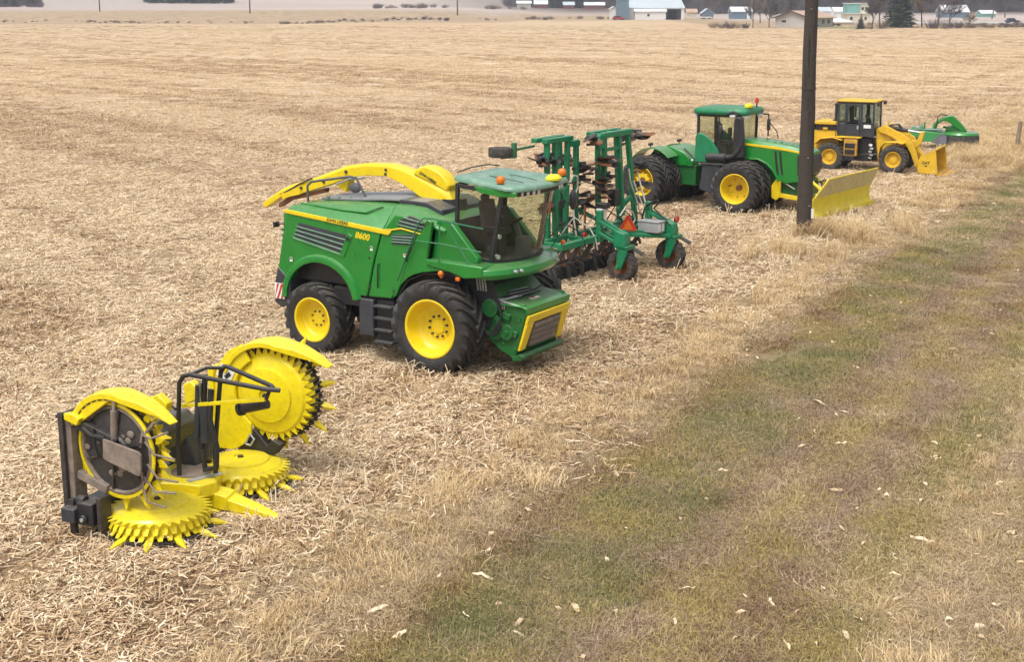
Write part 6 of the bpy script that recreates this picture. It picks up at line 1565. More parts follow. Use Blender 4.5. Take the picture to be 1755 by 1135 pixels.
# ------------------------------------------------------------------ instancing for uncountable litter and grass
def tone_mat(name, stops, rough=0.85, rand=0.25, trans=0.0):
    m, nt, out = _nodes(name)
    p = N(nt, 'ShaderNodeBsdfPrincipled'); p.inputs['Roughness'].default_value = rough; p.inputs['Specular IOR Level'].default_value = 0.2
    a = N(nt, 'ShaderNodeAttribute', attribute_name='tone')
    oi = N(nt, 'ShaderNodeObjectInfo')
    ad = N(nt, 'ShaderNodeMath', operation='MULTIPLY_ADD')
    nt.links.new(oi.outputs['Random'], ad.inputs[0]); ad.inputs[1].default_value = rand; nt.links.new(a.outputs['Fac'], ad.inputs[2])
    sb = N(nt, 'ShaderNodeMath', operation='SUBTRACT'); nt.links.new(ad.outputs[0], sb.inputs[0]); sb.inputs[1].default_value = rand / 2
    r = ramp(nt, stops)
    nt.links.new(sb.outputs[0], r.inputs['Fac']); nt.links.new(r.outputs['Color'], p.inputs['Base Color'])
    nt.links.new(p.outputs[0], out.inputs['Surface'])
    return m


class Blades:
    """Loose strips and stalks gathered with a tone value per piece."""
    def __init__(s): s.v, s.f, s.t = [], [], []

    def strip(s, pts, ws, side, tone):
        n = len(s.v)
        for p, w in zip(pts, ws):
            s.v.append(p - side * w / 2); s.v.append(p + side * w / 2)
            s.t += [tone, tone]
        for i in range(len(pts) - 1):
            s.f.append((n + 2 * i, n + 2 * i + 1, n + 2 * i + 3, n + 2 * i + 2))

    def stalk(s, a, b, r, tone, k=3):
        n = len(s.v)
        d = (b - a).normalized(); u = d.orthogonal().normalized(); w = d.cross(u)
        for c, rr in ((a, r), (b, r * 0.9)):
            for i in range(k):
                an = 2 * PI * i / k
                s.v.append(c + (u * math.cos(an) + w * math.sin(an)) * rr); s.t.append(tone)
        for i in range(k):
            j = (i + 1) % k
            s.f.append((n + i, n + j, n + k + j, n + k + i))
        s.f.append(tuple(range(n + k, n + 2 * k)))

    def mesh(s, name, m):
        me = bpy.data.meshes.new(name)
        me.from_pydata([tuple(p) for p in s.v], [], s.f)
        at = me.attributes.new('tone', 'FLOAT', 'POINT')
        at.data.foreach_set('value', np.array(s.t, np.float32))
        me.materials.append(m)
        return me


def src_collection(name, meshes):
    c = bpy.data.collections.new(name)
    for i, me in enumerate(meshes):
        o = bpy.data.objects.new('%s_%02d' % (name, i), me)
        c.objects.link(o)
    return c


def scatter(name, coll, pos, rot, scl, idx, kind='stuff'):
    me = bpy.data.meshes.new(name)
    me.vertices.add(len(pos)); me.vertices.foreach_set('co', np.asarray(pos, np.float32).reshape(-1))
    me.attributes.new('rot', 'FLOAT_VECTOR', 'POINT').data.foreach_set('vector', np.asarray(rot, np.float32).reshape(-1))
    me.attributes.new('scl', 'FLOAT', 'POINT').data.foreach_set('value', np.asarray(scl, np.float32))
    me.attributes.new('idx', 'INT', 'POINT').data.foreach_set('value', np.asarray(idx, np.int32))
    o = bpy.data.objects.new(name, me); COL.objects.link(o)
    ng = bpy.data.node_groups.new(name, 'GeometryNodeTree')
    ng.interface.new_socket('Geometry', in_out='INPUT', socket_type='NodeSocketGeometry')
    ng.interface.new_socket('Geometry', in_out='OUTPUT', socket_type='NodeSocketGeometry')
    n = ng.nodes; L = ng.links.new
    gi, go = n.new('NodeGroupInput'), n.new('NodeGroupOutput')
    ci = n.new('GeometryNodeCollectionInfo'); ci.inputs['Collection'].default_value = coll
    ci.inputs['Separate Children'].default_value = True; ci.inputs['Reset Children'].default_value = True
    ip = n.new('GeometryNodeInstanceOnPoints'); ip.inputs['Pick Instance'].default_value = True

    def attr(nm, t):
        a = n.new('GeometryNodeInputNamedAttribute'); a.data_type = t; a.inputs['Name'].default_value = nm
        return a.outputs['Attribute']
    er = n.new('FunctionNodeEulerToRotation')
    L(attr('rot', 'FLOAT_VECTOR'), er.inputs[0])
    L(gi.outputs[0], ip.inputs['Points']); L(ci.outputs[0], ip.inputs['Instance']); L(attr('idx', 'INT'), ip.inputs['Instance Index'])
    L(er.outputs[0], ip.inputs['Rotation']); L(attr('scl', 'FLOAT'), ip.inputs['Scale'])
    L(ip.outputs[0], go.inputs[0])
    md = o.modifiers.new('scatter', 'NODES'); md.node_group = ng
    tag(o, kind=kind)
    return o


def in_view(x, y, m=0.42):
    """Keeps what the photograph's framing shows, with room to spare on every side."""
    w = y * CP + 8 * SP
    px = x / np.maximum(w, 1) * 2400 / 877.5
    return (y > 13.0) & (np.abs(px) < 1 + m + 1.5 / np.maximum(w, 1) * 2.7)


# ---- corn residue
straw_m = tone_mat('corn_residue', [(0.0, (0.07, 0.038, 0.018)), (0.18, (0.24, 0.14, 0.068)), (0.38, (0.51, 0.355, 0.205)), (0.66, (0.71, 0.55, 0.36)), (1.0, (0.82, 0.70, 0.51))], rand=0.2)


def straw_patch(seed, n=120, R=0.8, tm=0.56, ts=0.22):
    r = random.Random(seed); B = Blades()
    for i in range(n):
        rad = R * math.sqrt(r.random()); a = r.uniform(0, 2 * PI)
        c = Vector((rad * math.cos(a), rad * math.sin(a), r.uniform(0.005, 0.05)))
        h = r.gauss(0, 0.8) + (PI if r.random() < 0.5 else 0); d = Vector((math.cos(h), math.sin(h), r.gauss(0, 0.16)))
        tone = min(1, max(0, r.gauss(tm, ts)))
        k = r.random()
        if k < 0.50:
            L_ = r.uniform(0.10, 0.34); w = r.uniform(0.010, 0.030); cur = r.uniform(-0.10, 0.12)
            sd = Vector((-d.y, d.x, r.gauss(0, 0.5))).normalized()
            lat = Vector((-d.y, d.x, 0)) * r.uniform(-0.10, 0.10)
            pts = [c + d * (-L_ / 2) + Vector((0, 0, abs(cur) * 0.2)), c + d * (-L_ * .15) + lat + Vector((0, 0, max(0.01, cur * .5))), c + d * (L_ * .2) + lat, c + d * L_ / 2 + Vector((0, 0, max(0, cur)))]
            for p in pts: p.z = max(0.006, p.z)
            B.strip(pts, [w * 0.4, w, w * 0.9, w * 0.15], sd, tone)
        elif k < 0.78:
            L_ = r.uniform(0.08, 0.34); dd = Vector((d.x, d.y, d.z * 0.8))
            a0 = c - dd * L_ / 2; b0 = c + dd * L_ / 2
            a0.z = max(0.01, a0.z); b0.z = max(0.01, b0.z)
            B.stalk(a0, b0, r.uniform(0.006, 0.010), min(1, tone + 0.05))
        else:
            L_ = r.uniform(0.04, 0.10); w = r.uniform(0.014, 0.035)
            sd = Vector((-d.y, d.x, r.gauss(0, 0.4))).normalized()
            B.strip([c - d * L_ / 2, c + d * L_ / 2 + Vector((0, 0, 0.015))], [w, w * 0.6], sd, tone)
    return B.mesh('residue', straw_m)


straw_c = src_collection('corn_residue_piece', [straw_patch(100 + i, tm=0.66) for i in range(6)] + [straw_patch(120 + i, tm=0.41) for i in range(6)])


def swath(x, y):
    'Lanes left by the chopper: long streaks running away to the right.'
    x = x + 9 * vnoise(x, y, 70, 51); y = y + 9 * vnoise(x, y, 70, 53)
    c, s_ = math.cos(R_(-52)), math.sin(R_(-52))
    a, b_ = x * c + y * s_, -x * s_ + y * c
    return 0.5 * vnoise(a / 60, b_ / 4.5, 1.0, 61) + 0.5 * vnoise(a / 45, b_ / 1.5, 1.0, 67)


def rand_points(n, x0, x1, y0, y1):
    return nrg.uniform(x0, x1, n), nrg.uniform(y0, y1, n)


P_, Rr, S_, I_ = [], [], [], []
for y0, y1, den in ((13, 34, 4.6), (34, 60, 2.5), (60, 105, 1.5), (105, 190, 0.8), (190, 300, 0.28), (300, 430, 0.14)):
    hw = 0.48 * y1 + 3
    n = int((y1 - y0) * 2 * hw * den)
    x, y = rand_points(n, -hw, hw, y0, y1)
    v = edge_v(x, y) + (fnoise(x, y, 3.0, 1) - 0.5) * 2.2
    dens = 0.65 + 0.7 * fnoise(x, y, 2.2, 9)
    keep = in_view(x, y) & (v < -0.9) & (nrg.random(n) < np.where(v > -2.0, 0.55, 1.0) * dens)
    x, y = x[keep], y[keep]; n = len(x)
    P_.append(np.stack([x, y, np.zeros(n)], -1))
    Rr.append(np.stack([nrg.normal(0, 0.03, n), nrg.normal(0, 0.03, n), nrg.normal(R_(42), 0.55, n) + PI * nrg.integers(0, 2, n)], -1))
    vv_, uu_ = edge_v(x, y), edge_u(x, y)
    head = 0.75 * vnoise(uu_ / 25, vv_ / 0.75, 1.0, 71) + 0.25 * vnoise(uu_ / 6, vv_ / 3, 1.0, 73)
    sw = np.where(vv_ > -15, head, swath(x, y)) + nrg.normal(0, 0.05, n)
    S_.append(nrg.uniform(0.85, 1.25, n)); I_.append(np.where(sw > 0.56, 6, 0) + nrg.integers(0, 6, n))
scatter('corn_residue', straw_c, np.concatenate(P_), np.concatenate(Rr), np.concatenate(S_), np.concatenate(I_))

# ---- standing stubble in rows
def stub(seed):
    r = random.Random(seed); B = Blades()
    for i in range(r.randint(3, 6)):
        a = Vector((r.gauss(0, 0.09), r.gauss(0, 0.5), 0)); h = r.uniform(0.10, 0.36)
        b = a + Vector((r.gauss(0, 0.10) * h * 2, r.gauss(0, 0.10) * h * 2, h))
        tn = r.uniform(0.55, 1.0)
        B.stalk(a, b, r.uniform(0.008, 0.012), tn, 5)
        if r.random() < 0.4:
            d = Vector((r.gauss(0, 1), r.gauss(0, 1), 0.3)).normalized(); m_ = a.lerp(b, 0.7)
            B.strip([m_, m_ + d * 0.12 + Vector((0, 0, 0.03)), m_ + d * 0.24 - Vector((0, 0, 0.06))], [0.02, 0.03, 0.006], Vector((-d.y, d.x, 0)).normalized(), tn)
    return B.mesh('stub', straw_m)


stub_c = src_collection('stubble_stalk', [stub(200 + i) for i in range(8)])
rowd = ED; rown = np.array([-rowd[1], rowd[0]])
x, y = rand_points(60000, -75, 75, 13, 150)
s = x * rown[0] + y * rown[1]
s2 = np.round(s / 0.76) * 0.76 + nrg.normal(0, 0.05, len(x))
x = x + (s2 - s) * rown[0]; y = y + (s2 - s) * rown[1]
v = edge_v(x, y)
keep = in_view(x, y) & (v < -1.5) & (nrg.random(len(x)) < (0.14 + 0.9 * np.clip((v + 9) / 6, 0, 1) * (v < -1.6)) * (0.2 + 1.3 * (fnoise(x, y, 6, 4) > 0.5)) * 0.75)
x, y = x[keep], y[keep]; n = len(x)
scatter('corn_stubble', stub_c, np.stack([x, y, np.zeros(n)], -1), np.stack([np.zeros(n), np.zeros(n), nrg.normal(R_(-27), 0.15, n)], -1), nrg.uniform(0.6, 1.25, n), nrg.integers(0, 8, n))

# ---- mown grass in several conditions
GM = [tone_mat('grass_green', [(0.0, (0.08, 0.085, 0.028)), (0.5, (0.205, 0.20, 0.075)), (1.0, (0.40, 0.345, 0.165))]),
      tone_mat('grass_olive', [(0.0, (0.12, 0.095, 0.04)), (0.5, (0.37, 0.285, 0.10)), (1.0, (0.60, 0.46, 0.20))]),
      tone_mat('grass_dry', [(0.0, (0.24, 0.16, 0.085)), (0.5, (0.52, 0.39, 0.215)), (1.0, (0.74, 0.60, 0.40))]),
      tone_mat('grass_rusty', [(0.0, (0.07, 0.036, 0.018)), (0.5, (0.21, 0.115, 0.058)), (1.0, (0.40, 0.27, 0.15))]),
      tone_mat('grass_brown', [(0.0, (0.13, 0.088, 0.058)), (0.5, (0.36, 0.255, 0.17)), (1.0, (0.58, 0.45, 0.325))])]


def turf(seed, m, n=420, R=0.52, h0=0.03, h1=0.10, w=0.0065, lean=0.8):
    r = random.Random(seed); B = Blades()
    for i in range(n):
        rad = R * math.sqrt(r.random()); a = r.uniform(0, 2 * PI)
        c = Vector((rad * math.cos(a), rad * math.sin(a), 0))
        h = r.uniform(h0, h1); an = r.uniform(0, 2 * PI); le = abs(r.gauss(0, lean)) * h
        d = Vector((math.cos(an), math.sin(an), 0))
        sd = Vector((-d.y, d.x, r.gauss(0, .3))).normalized()
        B.strip([c, c + d * le * 0.4 + Vector((0, 0, h * 0.65)), c + d * le + Vector((0, 0, h * r.uniform(0.7, 1)))], [w, w * 0.85, w * 0.15], sd, min(1, max(0, r.gauss(0.5, 0.22))))
    return B.mesh('turf', m)


turf_meshes = []
for gi_, m in enumerate(GM):
    for k in range(3):
        turf_meshes.append(turf(300 + gi_ * 10 + k, m, 420, 0.52, 0.025, 0.10 if gi_ < 2 else 0.085, 0.0065, 1.1 if gi_ < 2 else 1.6))
turf_c = src_collection('turf_piece', turf_meshes)
P_, Rr, S_, I_ = [], [], [], []
for y0, y1, den in ((13, 30, 11), (30, 50, 7), (50, 110, 4)):
    x0, x1 = -6, 0.48 * y1 + 3
    n = int((y1 - y0) * (x1 - x0) * den)
    x, y = rand_points(n, x0, x1, y0, y1)
    v = edge_v(x, y); wob = (fnoise(x, y, 2.4, 2) - 0.5) * 0.65; vv = v + wob
    nz = fnoise(x, y, 1.3, 7); n2 = fnoise(x, y, 4.5, 11); rr = nrg.random(n)
    c = np.full(n, 1)
    c = np.where(vv < -0.15, np.where(rr < 0.6, 2, 4), c)
    z1 = (vv >= -0.15) & (vv < 0.42); c = np.where(z1, np.where((nz > 0.42) & (rr < .75), 3, np.where(rr < 0.5, 4, 1)), c)
    z2 = (vv >= 0.5) & (vv < 2.4); c = np.where(z2, np.where(rr < 0.20 + 0.45 * (nz > 0.48), 0, np.where(rr < 0.72, 1, 4)), c)
    vv = np.where(v > 2.0, v + wob * 0.45, vv)
    z3 = (vv >= 2.4) & (vv < 3.15); c = np.where(z3, np.where(rr < 0.66, 4, np.where(rr < 0.90, 3, 1)), c)
    z4 = (vv >= 3.15) & (vv < 3.9); c = np.where(z4, np.where(rr < 0.62, 1, np.where(rr < 0.88, 2, 4)), c)
    z5 = (vv >= 3.9) & (vv < 4.75); c = np.where(z5, np.where(rr < 0.70, 4, np.where(rr < 0.92, 3, 1)), c)
    z6 = (vv >= 4.75) & (vv < 5.3); c = np.where(z6, np.where(rr < 0.5, 1, np.where(rr < 0.9, 2, 0)), c)
    z7 = (vv >= 5.3) & (vv < 5.85); c = np.where(z7, np.where(rr < 0.42, 0, np.where(rr < 0.7, 1, 2)), c)
    z8 = (vv >= 5.85) & (vv < 6.4); c = np.where(z8, np.where(rr < 0.85, 2, 4), c)
    z9 = (vv >= 6.4) & (vv < 6.9); c = np.where(z9, np.where(rr < 0.6, 4, 2), c)
    z10 = vv >= 6.9; c = np.where(z10, np.where(rr < 0.5, 2, np.where(rr < 0.8, 1, 4)), c)
    far_pale = (y > 45) & (rr > 0.55) & (vv < 2.5); c = np.where(far_pale, 2, c)
    keep = in_view(x, y) & (v > -2.3)
    x, y, c = x[keep], y[keep], c[keep]; n = len(x)
    P_.append(np.stack([x, y, np.zeros(n)], -1)); Rr.append(np.stack([np.zeros(n), np.zeros(n), nrg.uniform(0, 2 * PI, n)], -1))
    S_.append(nrg.uniform(0.75, 1.3, n)); I_.append(c * 3 + nrg.integers(0, 3, n))
scatter('mown_grass', turf_c, np.concatenate(P_), np.concatenate(Rr), np.concatenate(S_), np.concatenate(I_))

# ---- tall dry grass along the field edge
tall_m = tone_mat('dry_grass', [(0.0, (0.20, 0.125, 0.06)), (0.4, (0.53, 0.37, 0.19)), (0.75, (0.71, 0.54, 0.30)), (1.0, (0.80, 0.66, 0.43))])


def tall(seed, n=80, R=0.34, h0=0.07, h1=0.24):
    r = random.Random(seed); B = Blades()
    g_ = r.uniform(0, 2 * PI)
    for i in range(n):
        rad = R * r.random(); a = r.uniform(0, 2 * PI)
        c = Vector((rad * math.cos(a), rad * math.sin(a), 0))
        h = r.uniform(h0, h1); an = g_ + r.gauss(0, 1.1); le = r.uniform(0.25, 1.5) * h
        d = Vector((math.cos(an), math.sin(an), 0)); sd = Vector((-d.y, d.x, r.gauss(0, .3))).normalized()
        B.strip([c, c + d * le * 0.25 + Vector((0, 0, h * 0.55)), c + d * le * 0.65 + Vector((0, 0, h * 0.85)), c + d * le + Vector((0, 0, h * r.uniform(0.55, 0.95)))], [0.007, 0.007, 0.005, 0.002], sd, min(1, max(0, r.gauss(0.55, 0.2))))
    return B.mesh('tall', tall_m)


tall_c = src_collection('dry_grass_tuft', [tall(400 + i) for i in range(6)] + [tall(420 + i, 90, 0.32, 0.25, 0.60) for i in range(4)])
P_, Rr, S_, I_ = [], [], [], []
x, y = rand_points(90000, -8, 62, 13, 120)
v = edge_v(x, y)
band = np.exp(-((v + 1.35 + (fnoise(x, y, 4, 21) - 0.5) * 0.9) / 0.62) ** 2)
far_band = np.clip((y - 52) / 25, 0, 1) * np.exp(-((v + 1.0) / 3.2) ** 2)
dens = np.maximum(band * (0.5 + 0.7 * fnoise(x, y, 1.6, 23)), far_band * 1.2)
dens = np.where(v > 0.3, 0.30 * np.exp(-((v - 6.2 + (fnoise(x, y, 3, 31) - .5)) / 0.5) ** 2), dens) + 0.03 * ((v > -6) & (v < -1))
keep = in_view(x, y) & (nrg.random(len(x)) < dens * np.where(y < 55, 0.85, 0.7))
x, y, v = x[keep], y[keep], v[keep]; n = len(x)
# a few taller clumps: round the pole, before the blade, by the post
cl = []
for cx, cy, sdv, k in ((10.6, 47.9, 0.5, 50), (8.6, 44.0, 1.0, 18), (11.4, 47.6, 0.8, 40), (26.5, 74.0, 2.2, 220), (24.0, 70.5, 2.0, 120), (13.2, 51.5, 1.6, 80)):
    cl.append(np.stack([nrg.normal(cx, sdv * 0.6, k), nrg.normal(cy, sdv, k)], -1))
cl = np.concatenate(cl)
xa = np.concatenate([x, cl[:, 0]]); ya = np.concatenate([y, cl[:, 1]])
ii = np.concatenate([nrg.integers(0, 6, n), nrg.integers(6, 10, len(cl))])
na = len(xa)
near_pole = (np.abs(xa - 10.1) < 0.8) & (ya > 45.6) & (ya < 47.3)
near_pole |= (np.hypot(xa - 20.6, ya - 64.6) < 2.6) | ((np.abs((xa - 12.9) * 0.52 + (ya - 52.4) * -0.854) < 1.9) & (np.abs((xa - 12.9) * 0.854 + (ya - 52.4) * 0.52) < 3.3)) | ((np.abs((xa - 12.6) * 0.857 - (ya - 52.2) * 0.515) < 2.2) & (np.abs((xa - 12.6) * 0.515 + (ya - 52.2) * 0.857) < 3.4))
xa, ya, ii = xa[~near_pole], ya[~near_pole], ii[~near_pole]; na = len(xa)
scatter('dry_grass', tall_c, np.stack([xa, ya, np.zeros(na)], -1), np.stack([np.zeros(na), np.zeros(na), nrg.uniform(0, 2 * PI, na)], -1), nrg.uniform(0.7, 1.25, na), ii)

# ---- pale corn husks blown onto the mown strip
B = Blades(); r = random.Random(77)
k = 0
while k < 330:
    y_ = 14 + 60 * r.random() ** 1.6; x_ = r.uniform(-4, 0.45 * y_ + 1)
    v_ = edge_v(x_, y_)
    if v_ < -0.6 or v_ > 11: continue
    k += 1
    c = Vector((x_, y_, 0.045)); a = r.uniform(0, 2 * PI); L_ = r.uniform(0.08, 0.42) * r.choice((0.5, 0.8, 1)); w = r.uniform(0.02, 0.075)
    tn = r.uniform(0.6, 1.0); p = c.copy(); pts, ws = [], []; tw = r.gauss(0, 0.5)
    for q in range(6):
        f = q / 5
        pts.append(p.copy()); ws.append(w * (0.25 + 0.9 * math.sin(PI * (0.12 + 0.8 * f))))
        a += tw; p = p + Vector((math.cos(a), math.sin(a), 0)) * (L_ / 5); p.z = 0.045 + 0.05 * math.sin(PI * f) * r.random()
    d = Vector((math.cos(a), math.sin(a), 0))
    B.strip(pts, ws, Vector((-d.y, d.x, r.gauss(0, 0.5))).normalized(), tn)
hm = B.mesh('corn_husk_litter', straw_m)
ho = bpy.data.objects.new('corn_husk_litter', hm); COL.objects.link(ho); tag(ho, kind='stuff')
# ------------------------------------------------------------------ far side: woods, trees, brush, farm buildings
def bare_tree(seed, h, mt, mc, levels=3, spread=0.55, twigs=5, up=0.35, trunk_r=None):
    """Leafless tree: returns (trunk mesh, crown mesh)."""
    r = random.Random(seed)
    tb, B = MB(), Blades()
    tr = trunk_r or h * 0.018

    def branch(p, d, L, rad, lev):
        mid = p + d * L * 0.5 + Vector((r.gauss(0, .04), r.gauss(0, .04), 0)) * L
        d2 = (d + Vector((r.gauss(0, .12), r.gauss(0, .12), 0.06))).normalized()
        e = mid + d2 * L * 0.5
        k = 5 if lev < 2 else 3
        if lev < 2: tb.tube([p, mid, e], [rad, rad * 0.8, rad * 0.55], k, caps=False)
        else:
            B.stalk(p, mid, rad, r.random(), 3); B.stalk(mid, e, rad * 0.7, r.random(), 3)
        if lev >= levels:
            for i in range(twigs):
                f = r.random(); q = p.lerp(e, f)
                t = (d2 * 0.6 + Vector((r.gauss(0, .6), r.gauss(0, .6), r.gauss(0.25, .4)))).normalized()
                ln = h * r.uniform(0.04, 0.10); sd = t.orthogonal().normalized()
                B.strip([q, q + t * ln * 0.5, q + t * ln + Vector((r.gauss(0, .1), r.gauss(0, .1), 0)) * ln], [0.05 * h / 10, 0.036 * h / 10, 0.008], sd, r.random())
                t2 = (t + Vector((r.gauss(0, .7), r.gauss(0, .7), r.gauss(0, .5)))).normalized(); q2 = q + t * ln * 0.4
                B.strip([q2, q2 + t2 * ln * 0.7], [0.036 * h / 10, 0.008], t2.orthogonal().normalized(), r.random())
            return
        n = r.randint(3, 5)
        for i in range(n):
            f = 0.35 + 0.65 * (i + r.random()) / n
            q = p.lerp(mid, f * 2) if f < 0.5 else mid.lerp(e, f * 2 - 1)
            a = r.uniform(0, 2 * PI)
            nd = (d2 * r.uniform(0.5, 0.9) + Vector((math.cos(a), math.sin(a), 0)) * spread * r.uniform(0.7, 1.5) + Vector((0, 0, up * r.random()))).normalized()
            branch(q, nd, L * r.uniform(0.48, 0.72), rad * r.uniform(0.40, 0.6), lev + 1)
        branch(e, d2, L * 0.6, rad * 0.55, lev + 1)

    branch(Vector((0, 0, -0.1)), Vector((r.gauss(0, .05), r.gauss(0, .05), 1)).normalized(), h * 0.45, tr, 0)
    return tb.mesh('trunk', mt, fix=False), B.mesh('crown', mc)


def conifer(seed, h, w, mt, mc, dens=1.0):
    r = random.Random(seed); tb, B = MB(), Blades()
    tb.tube([(0, 0, -0.1), (0, 0, h * 0.5), (0, 0, h * 0.97)], [h * 0.02, h * 0.012, 0.02], 6)
    nl = int(20 * dens)
    for i in range(nl):
        f = (i + 0.5) / nl; z = h * (0.05 + 0.92 * f); R = w * 0.5 * (1 - f) ** 0.85 * r.uniform(0.8, 1.12) + 0.12
        nb = max(4, int(11 * (1 - f) + 4))
        for k in range(nb):
            a = 2 * PI * (k + r.random()) / nb; Rk = R * r.uniform(0.65, 1.1)
            d = Vector((math.cos(a), math.sin(a), 0)); p = Vector((0, 0, z + r.gauss(0, .06) * h / nl))
            e = p + d * Rk + Vector((0, 0, -Rk * r.uniform(0.15, 0.45)))
            sd = Vector((-d.y, d.x, 0)); tn = r.random()
            for q in range(4):
                f0 = 0.15 + 0.22 * q; c = p.lerp(e, f0)
                ln = Rk * 0.42; ww = h * 0.022
                for s in (-1, 1):
                    t = (d * 0.75 + sd * s * r.uniform(0.4, 1.1) + Vector((0, 0, r.uniform(-0.35, 0.25)))).normalized()
                    B.strip([c, c + t * ln * 0.5, c + t * ln], [ww, ww * 1.3, ww * 0.2], (t.cross(Vector((0, 0, 1))) + Vector((0, 0, r.gauss(0, .5)))).normalized(), min(1, max(0, tn + r.gauss(0, .2))))
    return tb.mesh('trunk', mt, fix=False), B.mesh('crown', mc)


def bush_mesh(seed, h, w, m, n=120):
    r = random.Random(seed); B = Blades()
    for i in range(n):
        a = r.uniform(0, 2 * PI); c = Vector((math.cos(a), math.sin(a), 0)) * w * 0.5 * math.sqrt(r.random()) * 0.7
        d = (Vector((c.x / w * 1.4 + r.gauss(0, .3), c.y / w * 1.4 + r.gauss(0, .3), 1))).normalized()
        L_ = h * r.uniform(0.45, 1.05); p = c + d * L_ * 0.5; e = c + d * L_ + Vector((r.gauss(0, .1), r.gauss(0, .1), -0.05)) * h
        B.strip([c, p, e], [0.05, 0.04, 0.01], d.orthogonal().normalized(), r.random())
        for q in range(4):
            s = c.lerp(e, r.uniform(0.35, 0.95)); t = (d + Vector((r.gauss(0, .7), r.gauss(0, .7), r.gauss(0, .4)))).normalized(); l2 = h * r.uniform(0.12, 0.3)
            B.strip([s, s + t * l2], [0.035, 0.008], t.orthogonal().normalized(), r.random())
    return B.mesh('bush', m)


bark = mat('bark', (0.10, 0.08, 0.068), 0.9, var=0.3)
tw = {'grey': tone_mat('twigs_grey', [(0.0, (0.045, 0.038, 0.04)), (0.6, (0.12, 0.10, 0.10)), (1.0, (0.22, 0.19, 0.18))]),
      'purple': tone_mat('twigs_purple', [(0.0, (0.05, 0.035, 0.04)), (0.6, (0.135, 0.095, 0.10)), (1.0, (0.22, 0.165, 0.165))]),
      'tan': tone_mat('twigs_tan', [(0.0, (0.10, 0.075, 0.05)), (0.6, (0.26, 0.20, 0.14)), (1.0, (0.42, 0.34, 0.25))])}
needle = tone_mat('needles', [(0.0, (0.008, 0.018, 0.010)), (0.55, (0.022, 0.045, 0.022)), (1.0, (0.055, 0.085, 0.04))])
needle2 = tone_mat('needles_olive', [(0.0, (0.015, 0.022, 0.008)), (0.55, (0.045, 0.065, 0.022)), (1.0, (0.09, 0.11, 0.05))])


def joined(name, a, b):
    """One mesh of trunk and crown, for woods seen as a mass."""
    import bmesh
    bm = bmesh.new(); bm.from_mesh(a)
    n = len(bm.faces); bm.from_mesh(b)
    bm.faces.ensure_lookup_table()
    for f in bm.faces[n:]: f.material_index = 1
    me = bpy.data.meshes.new(name); bm.to_mesh(me); bm.free()
    me.materials.append(a.materials[0]); me.materials.append(b.materials[0])
    return me


wood_src = [joined('wood_%d' % i, *bare_tree(500 + i, 15, bark, tw[('grey', 'purple', 'grey', 'tan', 'purple')[i]], 3, 0.5, 6)) for i in range(5)]
wood_src += [joined('wood_%d' % (5 + i), *conifer(520 + i, 15, 6.5, bark, needle, 0.8)) for i in range(2)]
wood_src += [bush_mesh(560 + i, 4.5, 7.0, tw[('grey', 'purple')[i]], 170) for i in range(2)]
wood_c = src_collection('wood_tree', wood_src)
P_, S_, I_ = [], [], []


def wood_patch(px0, px1, y0, y1, n, con=0.14, s0=0.75, s1=1.2):
    for i in range(n):
        y = nrg.uniform(y0, y1); px = nrg.uniform(px0, px1)
        p = spot(px, y)
        P_.append(tuple(p)); S_.append(nrg.uniform(s0, s1)); I_.append(int(nrg.integers(5, 7)) if nrg.random() < con else int(nrg.integers(0, 5)))


wood_patch(870, 1200, 795, 1000, 850, 0.16)
wood_patch(1190, 1840, 840, 1050, 500, 0.10)
wood_patch(1185, 1840, 685, 850, 900, 0.08, 0.6, 1.0)
wood_patch(905, 1010, 785, 830, 60, 0.55, 0.7, 1.0)
wood_patch(1170, 1215, 760, 800, 16, 0.8, 0.6, 0.9)
wood_patch(-160, 74, 655, 730, 240, 0.55, 0.35, 0.6)
wood_patch(250, 400, 765, 850, 200, 0.55, 0.4, 0.7)
def understory(px0, px1, y0, y1, n, s0=0.7, s1=1.4):
    for i in range(n):
        P_.append(tuple(spot(nrg.uniform(px0, px1), nrg.uniform(y0, y1)))); S_.append(nrg.uniform(s0, s1)); I_.append(int(nrg.integers(7, 9)))
understory(870, 1200, 790, 900, 420)
understory(1185, 1840, 682, 780, 520)
understory(-160, 74, 650, 690, 60, 0.4, 0.7)
n = len(P_)
scatter('far_woods', wood_c, P_, np.stack([np.zeros(n), np.zeros(n), nrg.uniform(0, 2 * PI, n)], -1), S_, I_)

# brush and rank weeds on the field end and the hedgerow beyond
brush_src = [bush_mesh(600 + i, 1.0, 1.6, tw[('grey', 'tan', 'purple', 'tan')[i]], 46) for i in range(4)]
brush_c = src_collection('brush_piece', brush_src)
P_, S_, I_ = [], [], []
def brush_line(px0, px1, ya, yb, n, s0, s1, wid):
    for i in range(n):
        f = nrg.random(); px = px0 + (px1 - px0) * f; y = ya + (yb - ya) * f + nrg.normal(0, wid)
        p = spot(px, y)
        if vnoise(p.x, p.y, 9, 40) < 0.55 * nrg.random() + 0.3: continue
        P_.append(tuple(p)); S_.append(nrg.uniform(s0, s1)); I_.append(int(nrg.integers(0, 4)))
brush_line(-60, 520, 478, 462, 130, 0.4, 1.0, 6)
brush_line(480, 900, 455, 545, 150, 0.4, 1.3, 6)
brush_line(860, 1070, 545, 560, 130, 0.6, 1.7, 6)
brush_line(640, 900, 640, 700, 120, 1.0, 2.6, 8)
brush_line(1560, 1800, 395, 405, 200, 0.5, 1.2, 3)
brush_line(1480, 1800, 430, 440, 120, 0.5, 1.1, 6)
n = len(P_)
scatter('field_end_brush', brush_c, P_, np.stack([np.zeros(n), np.zeros(n), nrg.uniform(0, 2 * PI, n)], -1), S_, I_)


